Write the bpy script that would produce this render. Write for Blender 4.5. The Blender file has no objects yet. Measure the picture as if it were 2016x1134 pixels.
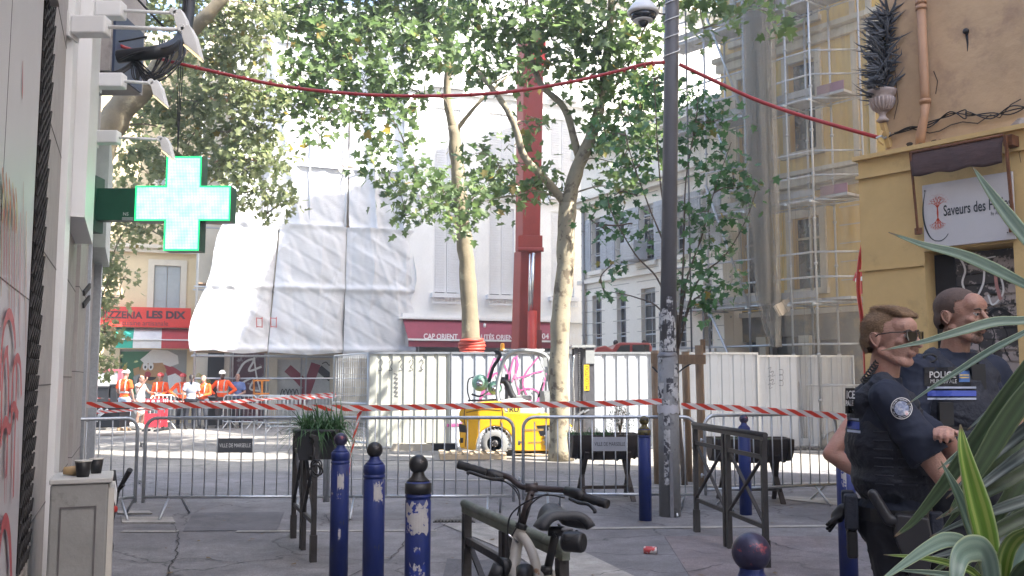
import bpy, bmesh, math, random
import numpy as np
from mathutils import Vector, Matrix, Quaternion
random.seed(7); RS = np.random.RandomState(7)
SC = bpy.context.scene
COL = SC.collection
V = Vector; R = math.radians
# ---------------------------------------------------------------- camera
FPX = 1850.0; TH = math.atan(178/FPX); CAMZ = 1.5
cam_d = bpy.data.cameras.new('camera'); cam = bpy.data.objects.new('camera', cam_d); COL.objects.link(cam)
cam_d.sensor_width = 36; cam_d.lens = FPX/2016*36; cam_d.clip_end = 600; cam_d.clip_start = .05
cam.location = (0, 0, CAMZ); cam.rotation_euler = (math.pi/2+TH, 0, 0)
SC.camera = cam
# ---------------------------------------------------------------- world and sun
SUN = V((.6, -.3, .74)).normalized()
w = bpy.data.worlds.new('World'); SC.world = w; w.use_nodes = True
nt = w.node_tree; bg = nt.nodes['Background']; bg.inputs[1].default_value = .15
sky = nt.nodes.new('ShaderNodeTexSky'); sky.sky_type = 'NISHITA'; sky.sun_disc = False
sky.sun_elevation = math.asin(SUN.z); sky.sun_rotation = math.atan2(SUN.x, SUN.y)
sky.air_density = 1.0; sky.dust_density = 2.5; sky.ozone_density = 1.0
nt.links.new(sky.outputs[0], bg.inputs[0])
sl = bpy.data.lights.new('sun', 'SUN'); sl.energy = 5.0; sl.angle = R(.5); sl.color = (1, .955, .88)
so = bpy.data.objects.new('sun', sl); COL.objects.link(so); so.rotation_euler = (-SUN).to_track_quat('-Z', 'Y').to_euler()
so.location = (0, 0, 40)
SC.view_settings.view_transform = 'Standard'; SC.view_settings.look = 'None'
SC.view_settings.gamma = 1; SC.view_settings.exposure = 2.35
try: SC.cycles.max_bounces = 8; SC.cycles.transparent_max_bounces = 16
except Exception: pass
# ---------------------------------------------------------------- pixel rays -> world points (planning aid)
_c, _s = math.cos(TH), math.sin(TH)
def ray(px, py): 
    a, b = px-1008, 567-py
    return V((a, _c*FPX - _s*b, _s*FPX + _c*b))
def P(px, py, Y):
    d = ray(px, py); return V((0, 0, CAMZ)) + d*(Y/d.y)
def G(px, py, z=0):
    d = ray(px, py); return V((0, 0, CAMZ)) + d*((z-CAMZ)/d.z)
# ---------------------------------------------------------------- materials
def hx(r, g, b):
    f = lambda c: ((c/255+.055)/1.055)**2.4 if c > 10 else c/255/12.92
    return (f(r), f(g), f(b))
MC = {}
def mat(name, col, rough=.7, metal=0, var=.12, scale=6, bump=0, bscale=40, col2=None, mscale=3, mthr=.55, msoft=.1, spec=.4, trans=0, emit=None, estr=1, coord='Object', stretch=None, alpha=1, coat=0):
    """principled material with noise mottling; col2 = a second colour in patches (wear, rust, dirt)"""
    if name in MC: return MC[name]
    m = bpy.data.materials.new(name); m.use_nodes = True; MC[name] = m
    t = m.node_tree; N = t.nodes; L = t.links; b = N['Principled BSDF']
    tc = N.new('ShaderNodeTexCoord'); src = tc.outputs[coord]
    if stretch:
        mp = N.new('ShaderNodeMapping'); mp.inputs['Scale'].default_value = stretch; L.new(src, mp.inputs[0]); src = mp.outputs[0]
    out = None
    n = N.new('ShaderNodeTexNoise'); n.inputs['Scale'].default_value = scale; n.inputs['Detail'].default_value = 6; n.inputs['Roughness'].default_value = .65
    L.new(src, n.inputs['Vector'])
    r = N.new('ShaderNodeMapRange'); r.inputs[1].default_value = .25; r.inputs[2].default_value = .75
    r.inputs[3].default_value = 1-var; r.inputs[4].default_value = 1+var; L.new(n.outputs[0], r.inputs[0])
    mx = N.new('ShaderNodeVectorMath'); mx.operation = 'SCALE'; mx.inputs[0].default_value = col; L.new(r.outputs[0], mx.inputs['Scale'])
    out = mx.outputs[0]
    if col2 is not None:
        n2 = N.new('ShaderNodeTexNoise'); n2.inputs['Scale'].default_value = mscale; n2.inputs['Detail'].default_value = 8; n2.inputs['Roughness'].default_value = .7
        L.new(src, n2.inputs['Vector'])
        r2 = N.new('ShaderNodeMapRange'); r2.inputs[1].default_value = mthr; r2.inputs[2].default_value = mthr+msoft; L.new(n2.outputs[0], r2.inputs[0])
        mm = N.new('ShaderNodeMix'); mm.data_type = 'RGBA'; L.new(r2.outputs[0], mm.inputs[0]); L.new(out, mm.inputs[6]); mm.inputs[7].default_value = (*col2, 1)
        out = mm.outputs[2]
    L.new(out, b.inputs['Base Color'])
    b.inputs['Roughness'].default_value = rough; b.inputs['Metallic'].default_value = metal
    b.inputs['Specular IOR Level'].default_value = spec
    if coat: b.inputs['Coat Weight'].default_value = coat
    if bump:
        n3 = N.new('ShaderNodeTexNoise'); n3.inputs['Scale'].default_value = bscale; n3.inputs['Detail'].default_value = 5; L.new(src, n3.inputs['Vector'])
        bp = N.new('ShaderNodeBump'); bp.inputs['Strength'].default_value = bump; bp.inputs['Distance'].default_value = .02
        L.new(n3.outputs[0], bp.inputs['Height']); L.new(bp.outputs[0], b.inputs['Normal'])
    if emit: b.inputs['Emission Color'].default_value = (*emit, 1); b.inputs['Emission Strength'].default_value = estr
    if trans or alpha < 1:
        o = N['Material Output']; last = b.outputs[0]
        if trans:
            tr = N.new('ShaderNodeBsdfTranslucent'); L.new(out, tr.inputs[0]); ms = N.new('ShaderNodeMixShader'); ms.inputs[0].default_value = trans
            L.new(last, ms.inputs[1]); L.new(tr.outputs[0], ms.inputs[2]); last = ms.outputs[0]
        if alpha < 1:
            tp = N.new('ShaderNodeBsdfTransparent'); ms = N.new('ShaderNodeMixShader'); ms.inputs[0].default_value = alpha
            L.new(tp.outputs[0], ms.inputs[1]); L.new(last, ms.inputs[2]); last = ms.outputs[0]
        L.new(last, o.inputs[0])
    return m
# ---------------------------------------------------------------- mesh builder
def _basis(d):
    d = V(d).normalized(); a = V((0, 0, 1)) if abs(d.z) < .95 else V((1, 0, 0))
    u = d.cross(a).normalized(); return u, d.cross(u).normalized(), d
def root_loc(o):
    l = V((0, 0, 0))
    while o is not None: l += o.location; o = o.parent
    return l
SPLIT = {'cornice', 'sill', 'belt_pouch', 'folding_arm', 'window_base', 'lintel', 'moulding', 'wall_cable', 'metal_frame', 'white_frame', 'window_frame', 'concrete', 'vent', 'foot', 'screw', 'bracket'}
class MB:
    def __init__(s): s.v = []; s.f = []; s.m = []; s.cur = 0; s.sm = []; s.smooth = False
    def mat(s, i): s.cur = i; return s
    def sh(s, b=True): s.smooth = b; return s
    def face(s, f): s.f.append(tuple(f)); s.m.append(s.cur); s.sm.append(s.smooth)
    def add(s, vs, fs):
        o = len(s.v); s.v.extend([V(p) for p in vs])
        for f in fs: s.face([i+o for i in f])
        return s
    def box(s, a, b, M=None):
        (x0, y0, z0), (x1, y1, z1) = a, b
        vs = [V(p) for p in ((x0,y0,z0),(x1,y0,z0),(x1,y1,z0),(x0,y1,z0),(x0,y0,z1),(x1,y0,z1),(x1,y1,z1),(x0,y1,z1))]
        if M: vs = [M @ p for p in vs]
        k = s.smooth; s.smooth = False
        s.add(vs, [(3,2,1,0),(4,5,6,7),(0,1,5,4),(1,2,6,5),(2,3,7,6),(3,0,4,7)]); s.smooth = k; return s
    def cbox(s, c, h, M=None):
        c, h = V(c), V(h); return s.box(c-h, c+h, M)
    def bar(s, p0, p1, w, h, up=(0,0,1)):
        """box beam between two points, width w (sideways), height h"""
        p0, p1 = V(p0), V(p1); d = (p1-p0).normalized(); up = V(up)
        u = d.cross(up)
        if u.length < 1e-4: u = V((1,0,0))
        u.normalize(); v = u.cross(d).normalized()
        vs = []
        for p in (p0, p1):
            for a, b in ((-1,-1),(1,-1),(1,1),(-1,1)): vs.append(p + u*(a*w/2) + v*(b*h/2))
        k = s.smooth; s.smooth = False
        s.add(vs, [(3,2,1,0),(4,5,6,7),(0,1,5,4),(1,2,6,5),(2,3,7,6),(3,0,4,7)]); s.smooth = k; return s
    def tube(s, pts, r, n=10, cap=True, rs=None):
        pts = [V(p) for p in pts]; rings = []
        u = None; base = len(s.v)
        for i, p in enumerate(pts):
            if i == 0: d = pts[1]-p
            elif i == len(pts)-1: d = p-pts[i-1]
            else: d = (pts[i+1]-p).normalized()+(p-pts[i-1]).normalized()
            if d.length < 1e-9: d = V((0,0,1))
            d.normalize()
            if u is None: u = _basis(d)[0]
            else:
                u = u - d*u.dot(d)
                if u.length < 1e-6: u = _basis(d)[0]
                u.normalize()
            v = d.cross(u); rr = rs[i] if rs else r
            for k in range(n):
                a = 2*math.pi*k/n; s.v.append(p + (u*math.cos(a)+v*math.sin(a))*rr)
        k0 = s.smooth; s.smooth = True
        for i in range(len(pts)-1):
            for k in range(n):
                a, b = base+i*n+k, base+i*n+(k+1) % n; s.face((a, b, b+n, a+n))
        s.smooth = False
        if cap:
            s.face([base+k for k in range(n)][::-1]); e = base+(len(pts)-1)*n; s.face([e+k for k in range(n)])
        s.smooth = k0; return s
    def cyl(s, p0, p1, r0, r1=None, n=16): return s.tube([p0, p1], r0, n, True, [r0, r0 if r1 is None else r1])
    def lathe(s, c, prof, n=24, axis=(0,0,1)):
        """prof = [(radius, height)], revolved about axis through c"""
        u, v, d = _basis(axis); c = V(c); base = len(s.v)
        for r, h in prof:
            for k in range(n):
                a = 2*math.pi*k/n; s.v.append(c + d*h + (u*math.cos(a)+v*math.sin(a))*max(r, 1e-4))
        k0 = s.smooth; s.smooth = True
        for i in range(len(prof)-1):
            for k in range(n):
                a, b = base+i*n+k, base+i*n+(k+1) % n; s.face((a, b, b+n, a+n))
        s.smooth = False; s.face([base+k for k in range(n)][::-1]); e = base+(len(prof)-1)*n; s.face([e+k for k in range(n)])
        s.smooth = k0; return s
    def ell(s, c, r, n=16, m=10, M=None):
        c = V(c); r = V(r) if hasattr(r, '__len__') else V((r,r,r)); base = len(s.v)
        for i in range(m+1):
            t = math.pi*i/m
            for k in range(n):
                a = 2*math.pi*k/n; p = V((r.x*math.sin(t)*math.cos(a), r.y*math.sin(t)*math.sin(a), r.z*math.cos(t)))
                if M: p = M @ p
                s.v.append(c+p)
        k0 = s.smooth; s.smooth = True
        for i in range(m):
            for k in range(n):
                a, b = base+i*n+k, base+i*n+(k+1) % n; s.face((a, a+n, b+n, b))
        s.smooth = k0; return s
    def prism(s, poly, d):
        """poly = list of 3D points, extruded by the vector d"""
        poly = [V(p) for p in poly]; n = len(poly); d = V(d)
        s.add(poly+[p+d for p in poly], [tuple(range(n))[::-1], tuple(range(n, 2*n))]+[(i, (i+1) % n, n+(i+1) % n, n+i) for i in range(n)]); return s
    def ribbon(s, pts, width, nrm, thick=0):
        """flat band along pts lying in the plane with normal nrm"""
        pts = [V(p) for p in pts]; nrm = V(nrm); L = []; Rr = []; n = len(pts)
        for i, p in enumerate(pts):
            d = (pts[min(i+1, n-1)]-pts[max(i-1, 0)]).normalized(); u = d.cross(nrm).normalized()
            wd = width[i] if hasattr(width, '__len__') else width
            L.append(p+u*wd/2); Rr.append(p-u*wd/2)
        s.add(L+Rr, [(i, i+1, n+i+1, n+i) for i in range(n-1)]); return s
    def text(s, string, org, ux, uy, width=None, height=None, depth=0, bold=0, align='L', shear=0, sx=1):
        d = txt(string, bold, shear)
        if not d: return s
        vs, fs, W, H, x0, y0 = d
        ux, uy = V(ux).normalized(), V(uy).normalized(); org = V(org)
        k = (height/H) if height else (width/W)
        kx = (width/W) if width else k
        if not height: k = kx
        nn = ux.cross(uy)
        ox = {'L': 0, 'C': -W*kx/2, 'R': -W*kx}[align]
        s.add([org+ux*((p[0]-x0)*kx+ox)+uy*((p[1]-y0)*k)+nn*depth for p in vs], fs); return s
    def build(s, name, mats, parent=None, world=False, bevel=0):
        if parent and name in SPLIT and not isinstance(mats, (list, tuple)):
            ps = s.pieces()
            if 1 < len(ps) < 20: return [p._build(name, mats, parent, world, bevel) for p in ps][0]
        return s._build(name, mats, parent, world, bevel)
    def pieces(s):
        par = list(range(len(s.v)))
        def fd(i):
            while par[i] != i: par[i] = par[par[i]]; i = par[i]
            return i
        for f in s.f:
            a = fd(f[0])
            for i in f[1:]: par[fd(i)] = a
        g = {}
        for k, f in enumerate(s.f): g.setdefault(fd(f[0]), []).append(k)
        out = []
        for ks in g.values():
            m = MB(); ix = {}
            for k in ks:
                for i in s.f[k]:
                    if i not in ix: ix[i] = len(m.v); m.v.append(s.v[i])
                m.f.append(tuple(ix[i] for i in s.f[k])); m.m.append(s.m[k]); m.sm.append(s.sm[k])
            out.append(m)
        return out
    def _build(s, name, mats, parent=None, world=False, bevel=0):
        me = bpy.data.meshes.new(name)
        off = root_loc(parent) if (world and parent) else V((0,0,0))
        me.from_pydata([tuple(p-off) for p in s.v], [], s.f)
        if not isinstance(mats, (list, tuple)): mats = [mats]
        for m in mats: me.materials.append(m)
        me.polygons.foreach_set('material_index', s.m); me.polygons.foreach_set('use_smooth', s.sm); me.update()
        o = bpy.data.objects.new(name, me); COL.objects.link(o)
        if parent: o.parent = parent
        if bevel:
            b = o.modifiers.new('bevel', 'BEVEL'); b.width = bevel; b.segments = 2; b.limit_method = 'ANGLE'; b.angle_limit = R(40)
        return o
_T = {}
def txt(string, bold=0, shear=0):
    key = (string, bold, shear)
    if key in _T: return _T[key]
    cu = bpy.data.curves.new('t', 'FONT'); cu.body = string; cu.size = 1; cu.offset = bold; cu.resolution_u = 3; cu.shear = shear
    ob = bpy.data.objects.new('t', cu); COL.objects.link(ob)
    bpy.context.view_layer.update()
    me = bpy.data.meshes.new_from_object(ob.evaluated_get(bpy.context.evaluated_depsgraph_get()))
    vs = [tuple(v.co) for v in me.vertices]; fs = [tuple(p.vertices) for p in me.polygons]
    bpy.data.objects.remove(ob); bpy.data.curves.remove(cu); bpy.data.meshes.remove(me)
    if not vs: return None
    xs = [v[0] for v in vs]; ys = [v[1] for v in vs]
    _T[key] = (vs, fs, max(xs)-min(xs), max(ys)-min(ys), min(xs), min(ys)); return _T[key]
def tag(o, label=None, cat=None, group=None, kind=None):
    if label: o['label'] = label
    if cat: o['category'] = cat
    if group: o['group'] = group
    if kind: o['kind'] = kind
    return o
def thing(name, label, cat, loc=(0,0,0), rz=0, group=None):
    o = bpy.data.objects.new(name, None); COL.objects.link(o); o.location = loc; o.rotation_euler = (0,0,rz); o.empty_display_size = .2
    return tag(o, label, cat, group)
def copy_tree(o, parent=None):
    c = o.copy(); COL.objects.link(c)
    if parent: c.parent = parent
    for ch in [x for x in o.children]: copy_tree(ch, c)
    return c
def dup(o, loc, rz, label=None, scale=None):
    c = copy_tree(o); c.location = loc; c.rotation_euler = (0,0,rz)
    if label: c['label'] = label
    if scale: c.scale = scale
    return c
class Frame:
    """a facade plane: origin, horizontal direction U, outward normal N"""
    def __init__(s, org, U, side=1):
        s.o = V(org); s.U = V((U[0], U[1], 0)).normalized(); s.N = V((s.U.y, -s.U.x, 0))*side
    def p(s, u, z, d=0): return s.o + s.U*u + s.N*d + V((0,0,z))
    def px(s, px, py, d=0):
        r = ray(px, py); o = s.o + s.N*d; t = (o - V((0,0,CAMZ))).dot(s.N)/r.dot(s.N)
        q = V((0,0,CAMZ)) + r*t; return ((q-s.o).dot(s.U), q.z)
    def box(s, mb, u0, u1, z0, z1, d0, d1):
        a = [s.p(u, z, d) for z in (z0, z1) for (u, d) in ((u0,d0),(u1,d0),(u1,d1),(u0,d1))]
        mb.add(a, [(0,1,2,3),(7,6,5,4),(4,5,1,0),(5,6,2,1),(6,7,3,2),(7,4,0,3)]); return mb
    def wall(s, mb, u0, u1, z0, z1, holes, d1=0, thick=.3):
        """wall with rectangular openings, as butted boxes; holes=[(u0,u1,z0,z1)]"""
        us = sorted(set([u0,u1]+[h[0] for h in holes]+[h[1] for h in holes])); us = [u for u in us if u0 <= u <= u1]
        for a, b in zip(us[:-1], us[1:]):
            if b-a < 1e-5: continue
            hs = sorted([(h[2], h[3]) for h in holes if h[0] <= a+1e-6 and h[1] >= b-1e-6])
            z = z0
            for h0, h1 in hs:
                if h0 > z+1e-5: s.box(mb, a, b, z, h0, d1-thick, d1)
                z = max(z, h1)
            if z < z1-1e-5: s.box(mb, a, b, z, z1, d1-thick, d1)
        return mb
def bez(pts, n=12):
    """catmull-rom through pts"""
    pts = [V(p) for p in pts]; out = []
    q = [pts[0]*2-pts[1]]+pts+[pts[-1]*2-pts[-2]]
    for i in range(1, len(q)-2):
        for k in range(n):
            t = k/n; p0, p1, p2, p3 = q[i-1:i+3]
            out.append(.5*((2*p1)+(p2-p0)*t+(2*p0-5*p1+4*p2-p3)*t*t+(3*p1-p0-3*p2+p3)*t**3))
    out.append(pts[-1]); return out
# ---------------------------------------------------------------- shared materials
M_white = mat('white_paint', (.72,.71,.69), .6, var=.06)
M_galv = mat('galvanised_steel', (.42,.44,.47), .42, .75, var=.15, scale=25)
M_dkiron = mat('dark_iron', (.035,.032,.032), .55, .3, var=.25, scale=18, bump=.15)
M_black = mat('black_plastic', (.012,.012,.014), .5, var=.3, scale=14)
M_rub = mat('black_rubber', (.014,.014,.016), .75, var=.25, scale=20)
M_glass = mat('dark_window_glass', (.02,.025,.03), .08, spec=.8, var=.2)
M_steel = mat('bright_steel', (.55,.56,.58), .25, .9, var=.1)
M_red = mat('red_paint', (.45,.03,.02), .45, var=.15)
M_wood = mat('weathered_timber', (.28,.19,.12), .8, var=.3, scale=4, stretch=(6,6,1), bump=.3, bscale=12)
# ================================================================ SETTING
def struct(o): return tag(o, kind='structure')
def ground_mat(name, col, col2, crack=.35, scale=1.0, rough=.85, speck=.25, gum=True):
    m = bpy.data.materials.new(name); m.use_nodes = True; t = m.node_tree; N = t.nodes; L = t.links; b = N['Principled BSDF']
    tc = N.new('ShaderNodeTexCoord').outputs['Object']
    def noise(sc, det=6, ro=.6, ds=0):
        n = N.new('ShaderNodeTexNoise'); n.inputs['Scale'].default_value = sc; n.inputs['Detail'].default_value = det; n.inputs['Roughness'].default_value = ro
        n.inputs['Distortion'].default_value = ds; L.new(tc, n.inputs['Vector']); return n.outputs[0]
    def rng(x, a, b_, c, d):
        r = N.new('ShaderNodeMapRange'); r.inputs[1].default_value = a; r.inputs[2].default_value = b_; r.inputs[3].default_value = c; r.inputs[4].default_value = d; L.new(x, r.inputs[0]); return r.outputs[0]
    def mul(x, y):
        r = N.new('ShaderNodeMath'); r.operation = 'MULTIPLY'; L.new(x, r.inputs[0]); L.new(y, r.inputs[1]); return r.outputs[0]
    big = noise(.35*scale, 5, .6, .5); mid = noise(2.2*scale, 8, .7); fine = noise(90, 2, .5); grit = noise(260, 1, .5)
    mm = N.new('ShaderNodeMix'); mm.data_type = 'RGBA'; L.new(rng(big, .42, .62, 0, 1), mm.inputs[0]); mm.inputs[6].default_value = (*col, 1); mm.inputs[7].default_value = (*col2, 1)
    v = N.new('ShaderNodeTexVoronoi'); v.feature = 'DISTANCE_TO_EDGE'; v.inputs['Scale'].default_value = .45*scale
    wv = N.new('ShaderNodeVectorMath'); wv.operation = 'ADD'; L.new(tc, wv.inputs[0]); ns = N.new('ShaderNodeTexNoise'); ns.inputs['Scale'].default_value = 1.3; ns.inputs['Detail'].default_value = 5; L.new(tc, ns.inputs['Vector'])
    L.new(ns.outputs[1], wv.inputs[1]); L.new(wv.outputs[0], v.inputs['Vector'])
    vg = N.new('ShaderNodeTexVoronoi'); vg.inputs['Scale'].default_value = 5.5; L.new(tc, vg.inputs['Vector']); ng = noise(1.7, 3, .6)
    gm = N.new('ShaderNodeMath'); gm.operation = 'MAXIMUM'; L.new(rng(vg.outputs['Distance'], .07, .10, .72, 1), gm.inputs[0]); L.new(rng(ng, .45, .5, 1, 0), gm.inputs[1])
    st = noise(.9*scale, 9, .78, 1.2)
    k = mul(mul(mul(mul(gm.outputs[0], rng(st, .35, .65, .74, 1.22)), rng(mid, .3, .7, .74, 1.24)), rng(fine, .3, .7, 1-speck, 1+speck)), mul(rng(v.outputs[0], .0, .012, 1-crack, 1), rng(grit, .35, .65, .85, 1.15)))
    sc = N.new('ShaderNodeVectorMath'); sc.operation = 'SCALE'; L.new(mm.outputs[2], sc.inputs[0]); L.new(k, sc.inputs['Scale'])
    L.new(sc.outputs[0], b.inputs['Base Color']); b.inputs['Roughness'].default_value = rough
    bp = N.new('ShaderNodeBump'); bp.inputs['Strength'].default_value = .35; bp.inputs['Distance'].default_value = .01
    L.new(mul(fine, rng(mid, .3, .7, .6, 1.4)), bp.inputs['Height']); L.new(bp.outputs[0], b.inputs['Normal']); return m
def sheet(name, poly, z, m, d=-.3):
    mb = MB(); mb.prism([V((p[0], p[1], z)) for p in poly], (0,0,d)); return struct(mb.build(name, m))
mg = ground_mat('dusty_square_paving', (.24,.225,.20), (.17,.16,.15), .4, .8)
ma = ground_mat('worn_asphalt', (.132,.126,.134), (.185,.177,.182), .62, 1.25)
mp = ground_mat('pinkish_asphalt', (.175,.145,.148), (.155,.14,.145), .4, 1.2)
ms_ = ground_mat('pale_stone_strip', (.32,.30,.275), (.25,.24,.225), .1, 2, speck=.12)
M_far = mat('blank_render', (.4,.37,.33), .9)
def BK(mb, fr, u0, u1, h):
    a, b = fr.p(u0+.1,0,-.36), fr.p(u1-.1,0,-.36); n = -fr.N*8; mb.prism([a, b, b+n, a+n], (0,0,h))
sheet('ground', [(-58,-25),(58,-25),(58,58),(-58,58)], 0, mg, -.5)
def gq(z, *pp): return [(G(a,b,z).x, G(a,b,z).y) for a, b in pp]
sheet('street', [(-9,-12),(9,-12),(9,9.2),(6.6,15.8),(-8.5,15.2),(-8.5,9)], .004, ma, -.003)
sheet('pavement', [(1.45,9.12),(3.3,9.12),(2.6,4.2),(1.9,3.0),(1.25,5.6)], .008, mp, -.003)
k = 0
def strip(name, a, b, wd):
    p0, p1 = G(*a), G(*b); d = (p1-p0).normalized(); n = V((-d.y, d.x, 0))*wd/2
    return sheet(name, [(p0+n)[:2], (p0-n)[:2], (p1-n)[:2], (p1+n)[:2]], .012, ms_, -.003)
strip('kerb_strip', (465,1048), (860,1046), .09); strip('kerb_strip', (1140,1042), (1650,1037), .11)
strip('kerb_strip', (240,1048), (350,1048), .10)
strip('kerb_strip', (600,943), (1140,948), .14); strip('kerb_strip', (1180,962), (1700,950), .14)
strip('kerb_strip', (1180,915), (1420,921), .16); strip('kerb_strip', (300,903), (900,907), .16)
strip('kerb_strip', (1380,892), (1700,890), .2)
sheet('pavement', gq(.008, (868,1031),(975,1031),(1110,1068),(1300,1160),(1120,1160),(1010,1090)), .013, ms_, -.003)
sheet('pavement', gq(.008, (1500,975),(1720,985),(1720,1003),(1560,985)), .013, ms_, -.003)
sheet('street', gq(.008, (880,1100),(1120,1112),(1150,1134),(1140,1190),(860,1190)), .0115, ground_mat('darker_asphalt_patch', (.085,.084,.095), (.11,.108,.12), .3, 2), -.003)
sheet('street', gq(.008, (380,1010),(560,1008),(545,1044),(360,1046)), .0115, MC.get('x') or bpy.data.materials['darker_asphalt_patch'], -.003)
M_seal = mat('crack_line', (.035,.034,.036), .9, var=.4)
def street_crack(pts, wd):
    mb = MB(); pp = []; q = bez([G(a, b, .0135) for a, b in pts], 9)
    for p in q: pp.append(p+V((random.uniform(-.02,.02), random.uniform(-.02,.02), 0)))
    mb.ribbon(pp, [wd*random.uniform(.4,1.3) for _ in pp], (0,0,1)); return struct(mb.build('street', M_seal))
for pts, wd in (([(330,1134),(345,1095),(352,1060),(340,1030)], .012),([(690,1134),(780,1090),(800,1060),(860,1040),(900,1020)], .010),([(1160,1134),(1240,1120),(1330,1128),(1420,1110)], .011),([(1200,1000),(1260,1010),(1330,1004),(1420,1012)], .012),([(240,1100),(300,1108),(380,1098),(470,1106),(560,1100)], .010),([(1500,1060),(1560,1080),(1640,1092)], .010),([(430,990),(500,1000),(560,996)], .012),([(930,975),(1010,985),(1100,980),(1180,990)], .012),([(640,1010),(660,1050),(650,1090),(690,1120)], .009)): street_crack(pts, wd)
# drain grate and access covers
gr = thing('drain_grate', 'black slotted drain grate set in the asphalt at the tip of the pale paving band', 'drain', G(895,1027))
mb = MB(); mb.box((-.22,-.09,.002),(.22,.09,.012)); mb.build('frame', M_black, gr)
mb = MB()
for i in range(12): mb.box((-.2+i*.035,-.075,.012),(-.185+i*.035,.075,.022))
mb.build('slat', M_dkiron, gr)
for (a, b, c, d, lb) in ((240,1020,345,1031,'pale rectangular access cover lying just past the concrete cabinet'), (232,1008,300,1013,'narrow pale access cover behind the larger cover near the wall')):
    q = gq(.004, (a,d),(c,d),(c-6,b),(a-2,b)); mb = MB(); mb.prism([V((p[0],p[1],.006)) for p in q], (0,0,.014)); tag(mb.build('access_cover', ms_), lb, 'cover')
# ================================================================ FAR BUILDINGS
M_plas = mat('white_render', (.76,.75,.73), .85, var=.07, scale=1.2, col2=(.64,.64,.63), mscale=.8, mthr=.56, msoft=.2)
M_cream = mat('cream_render', (.60,.54,.43), .85, var=.07, scale=1.5, col2=(.50,.45,.36), mscale=1, mthr=.55, msoft=.2)
M_sand = mat('sandy_render', (.62,.50,.31), .85, var=.1, scale=1.5)
M_shut = mat('pale_grey_shutters', (.36,.38,.37), .6, var=.08)
M_shutw = mat('white_shutters', (.68,.68,.69), .6, var=.05)
M_burg = mat('burgundy_canvas', (.23,.045,.065), .8, var=.15, scale=5)
M_letw = mat('white_lettering', (.75,.75,.75), .6, var=.05)
M_dark = mat('dark_shop_interior', (.03,.03,.032), .6, var=.3)
def shutter(fr, parent, u0, u1, z0, z1, d, m, louvre=True):
    mb = MB(); fr.box(mb, u0, u1, z0, z1, d, d+.035)
    if louvre:
        n = max(3, int((z1-z0)/.09)); w_ = u1-u0
        for i in range(n):
            z = z0+.06+(z1-z0-.12)*i/n; fr.box(mb, u0+w_*.14, u1-w_*.14, z, z+(z1-z0)/n*.45, d+.038, d+.055)
    else:
        for z in (z0+.25, z1-.3): fr.box(mb, u0, u1, z, z+.05, d+.038, d+.05)
    return mb.build('shutter', m, parent, True)
# --- white building with the burgundy shop awning
fw = Frame((-3.55, 30.6, 0), (.94, .342)); 
bw = thing('white_building', 'tall white rendered building behind the burgundy shop awning', 'building', (-3.35,31,0))
hol = []
def U(px, py=600): return fw.px(px, py)[0]
def Z(px, py): return fw.px(px, py)[1]
cols = [(U(853), U(905)), (U(962), U(1012)), (U(1085), U(1130))]
for r0 in (0, 3.55, 7.1):
    for a, b in cols: hol.append((a, b, 4.3+r0, 7.3+r0-.25*(r0 > 0)))
hol.append((.15, 5.4, .15, 2.55))
mb = MB(); fw.wall(mb, 0, 16.5, 0, 15.5, hol, 0, .35); BK(mb, fw, 0, 16.5, 15.4); mb.build('wall', M_plas, bw, True)
mb = MB(); fw.box(mb, -.05, 16.5, 3.42, 3.62, 0.002, .12); fw.box(mb, -.05, 16.5, 7.55, 7.7, .002, .08); fw.box(mb, -.05, 16.5, 11.1, 11.25, .002, .08); fw.box(mb, -.1, 16.5, 15.2, 15.6, .002, .3); mb.build('cornice', M_plas, bw, True)
for h in hol[:-1]:
    mb = MB(); fw.box(mb, h[0], h[1], h[2], h[3], -.25, -.2); mb.build('window', M_glass, bw, True)
    um = (h[0]+h[1])/2; mb = MB(); fw.box(mb, h[0]+.003, h[0]+.07, h[2], h[3], -.18, -.1); fw.box(mb, h[1]-.07, h[1]-.003, h[2], h[3], -.18, -.1); fw.box(mb, um-.04, um+.04, h[2], h[3], -.18, -.1); fw.box(mb, h[0]+.07, um-.04, h[2]+.9, h[2]+.95, -.18, -.1); mb.build('window_frame', M_shutw, bw, True)
    for a, b in ((h[0]-.0, um-.01), (um+.01, h[1])):
        if True: shutter(fw, bw, a, b, h[2]+.05, h[3], -.08, M_shutw)
        else: 
            sgn = -1 if a == h[0] else 1; shutter(fw, bw, *( (a-.45, a-.03) if sgn < 0 else (b+.03, b+.45)), h[2]+.05, h[3], .01, M_shutw)
    mb = MB(); fw.box(mb, h[0]-.1, h[1]+.1, h[2]-.14, h[2], .002, .22); 
    if h[2] < 5:
        fw.box(mb, h[0]-.06, h[1]+.06, h[2]-.34, h[2]-.3, .18, .21)
        for i in range(9): u = h[0]-.05+i*(h[1]-h[0]+.1)/8; fw.box(mb, u-.01, u+.01, h[2]-.3, h[2]-.14, .18, .2)
    mb.build('sill', M_shutw, bw, True)
mb = MB(); h = hol[-1]; fw.box(mb, h[0], h[1], h[2], h[3], -.3, -.27)
for i in range(14): fw.box(mb, h[0]+.02, h[1]-.02, .3+i*.16, .33+i*.16, -.269, -.25)
mb.build('shop_shutter', mat('grey_shop_shutter', (.16,.16,.17), .6), bw, True)
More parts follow.
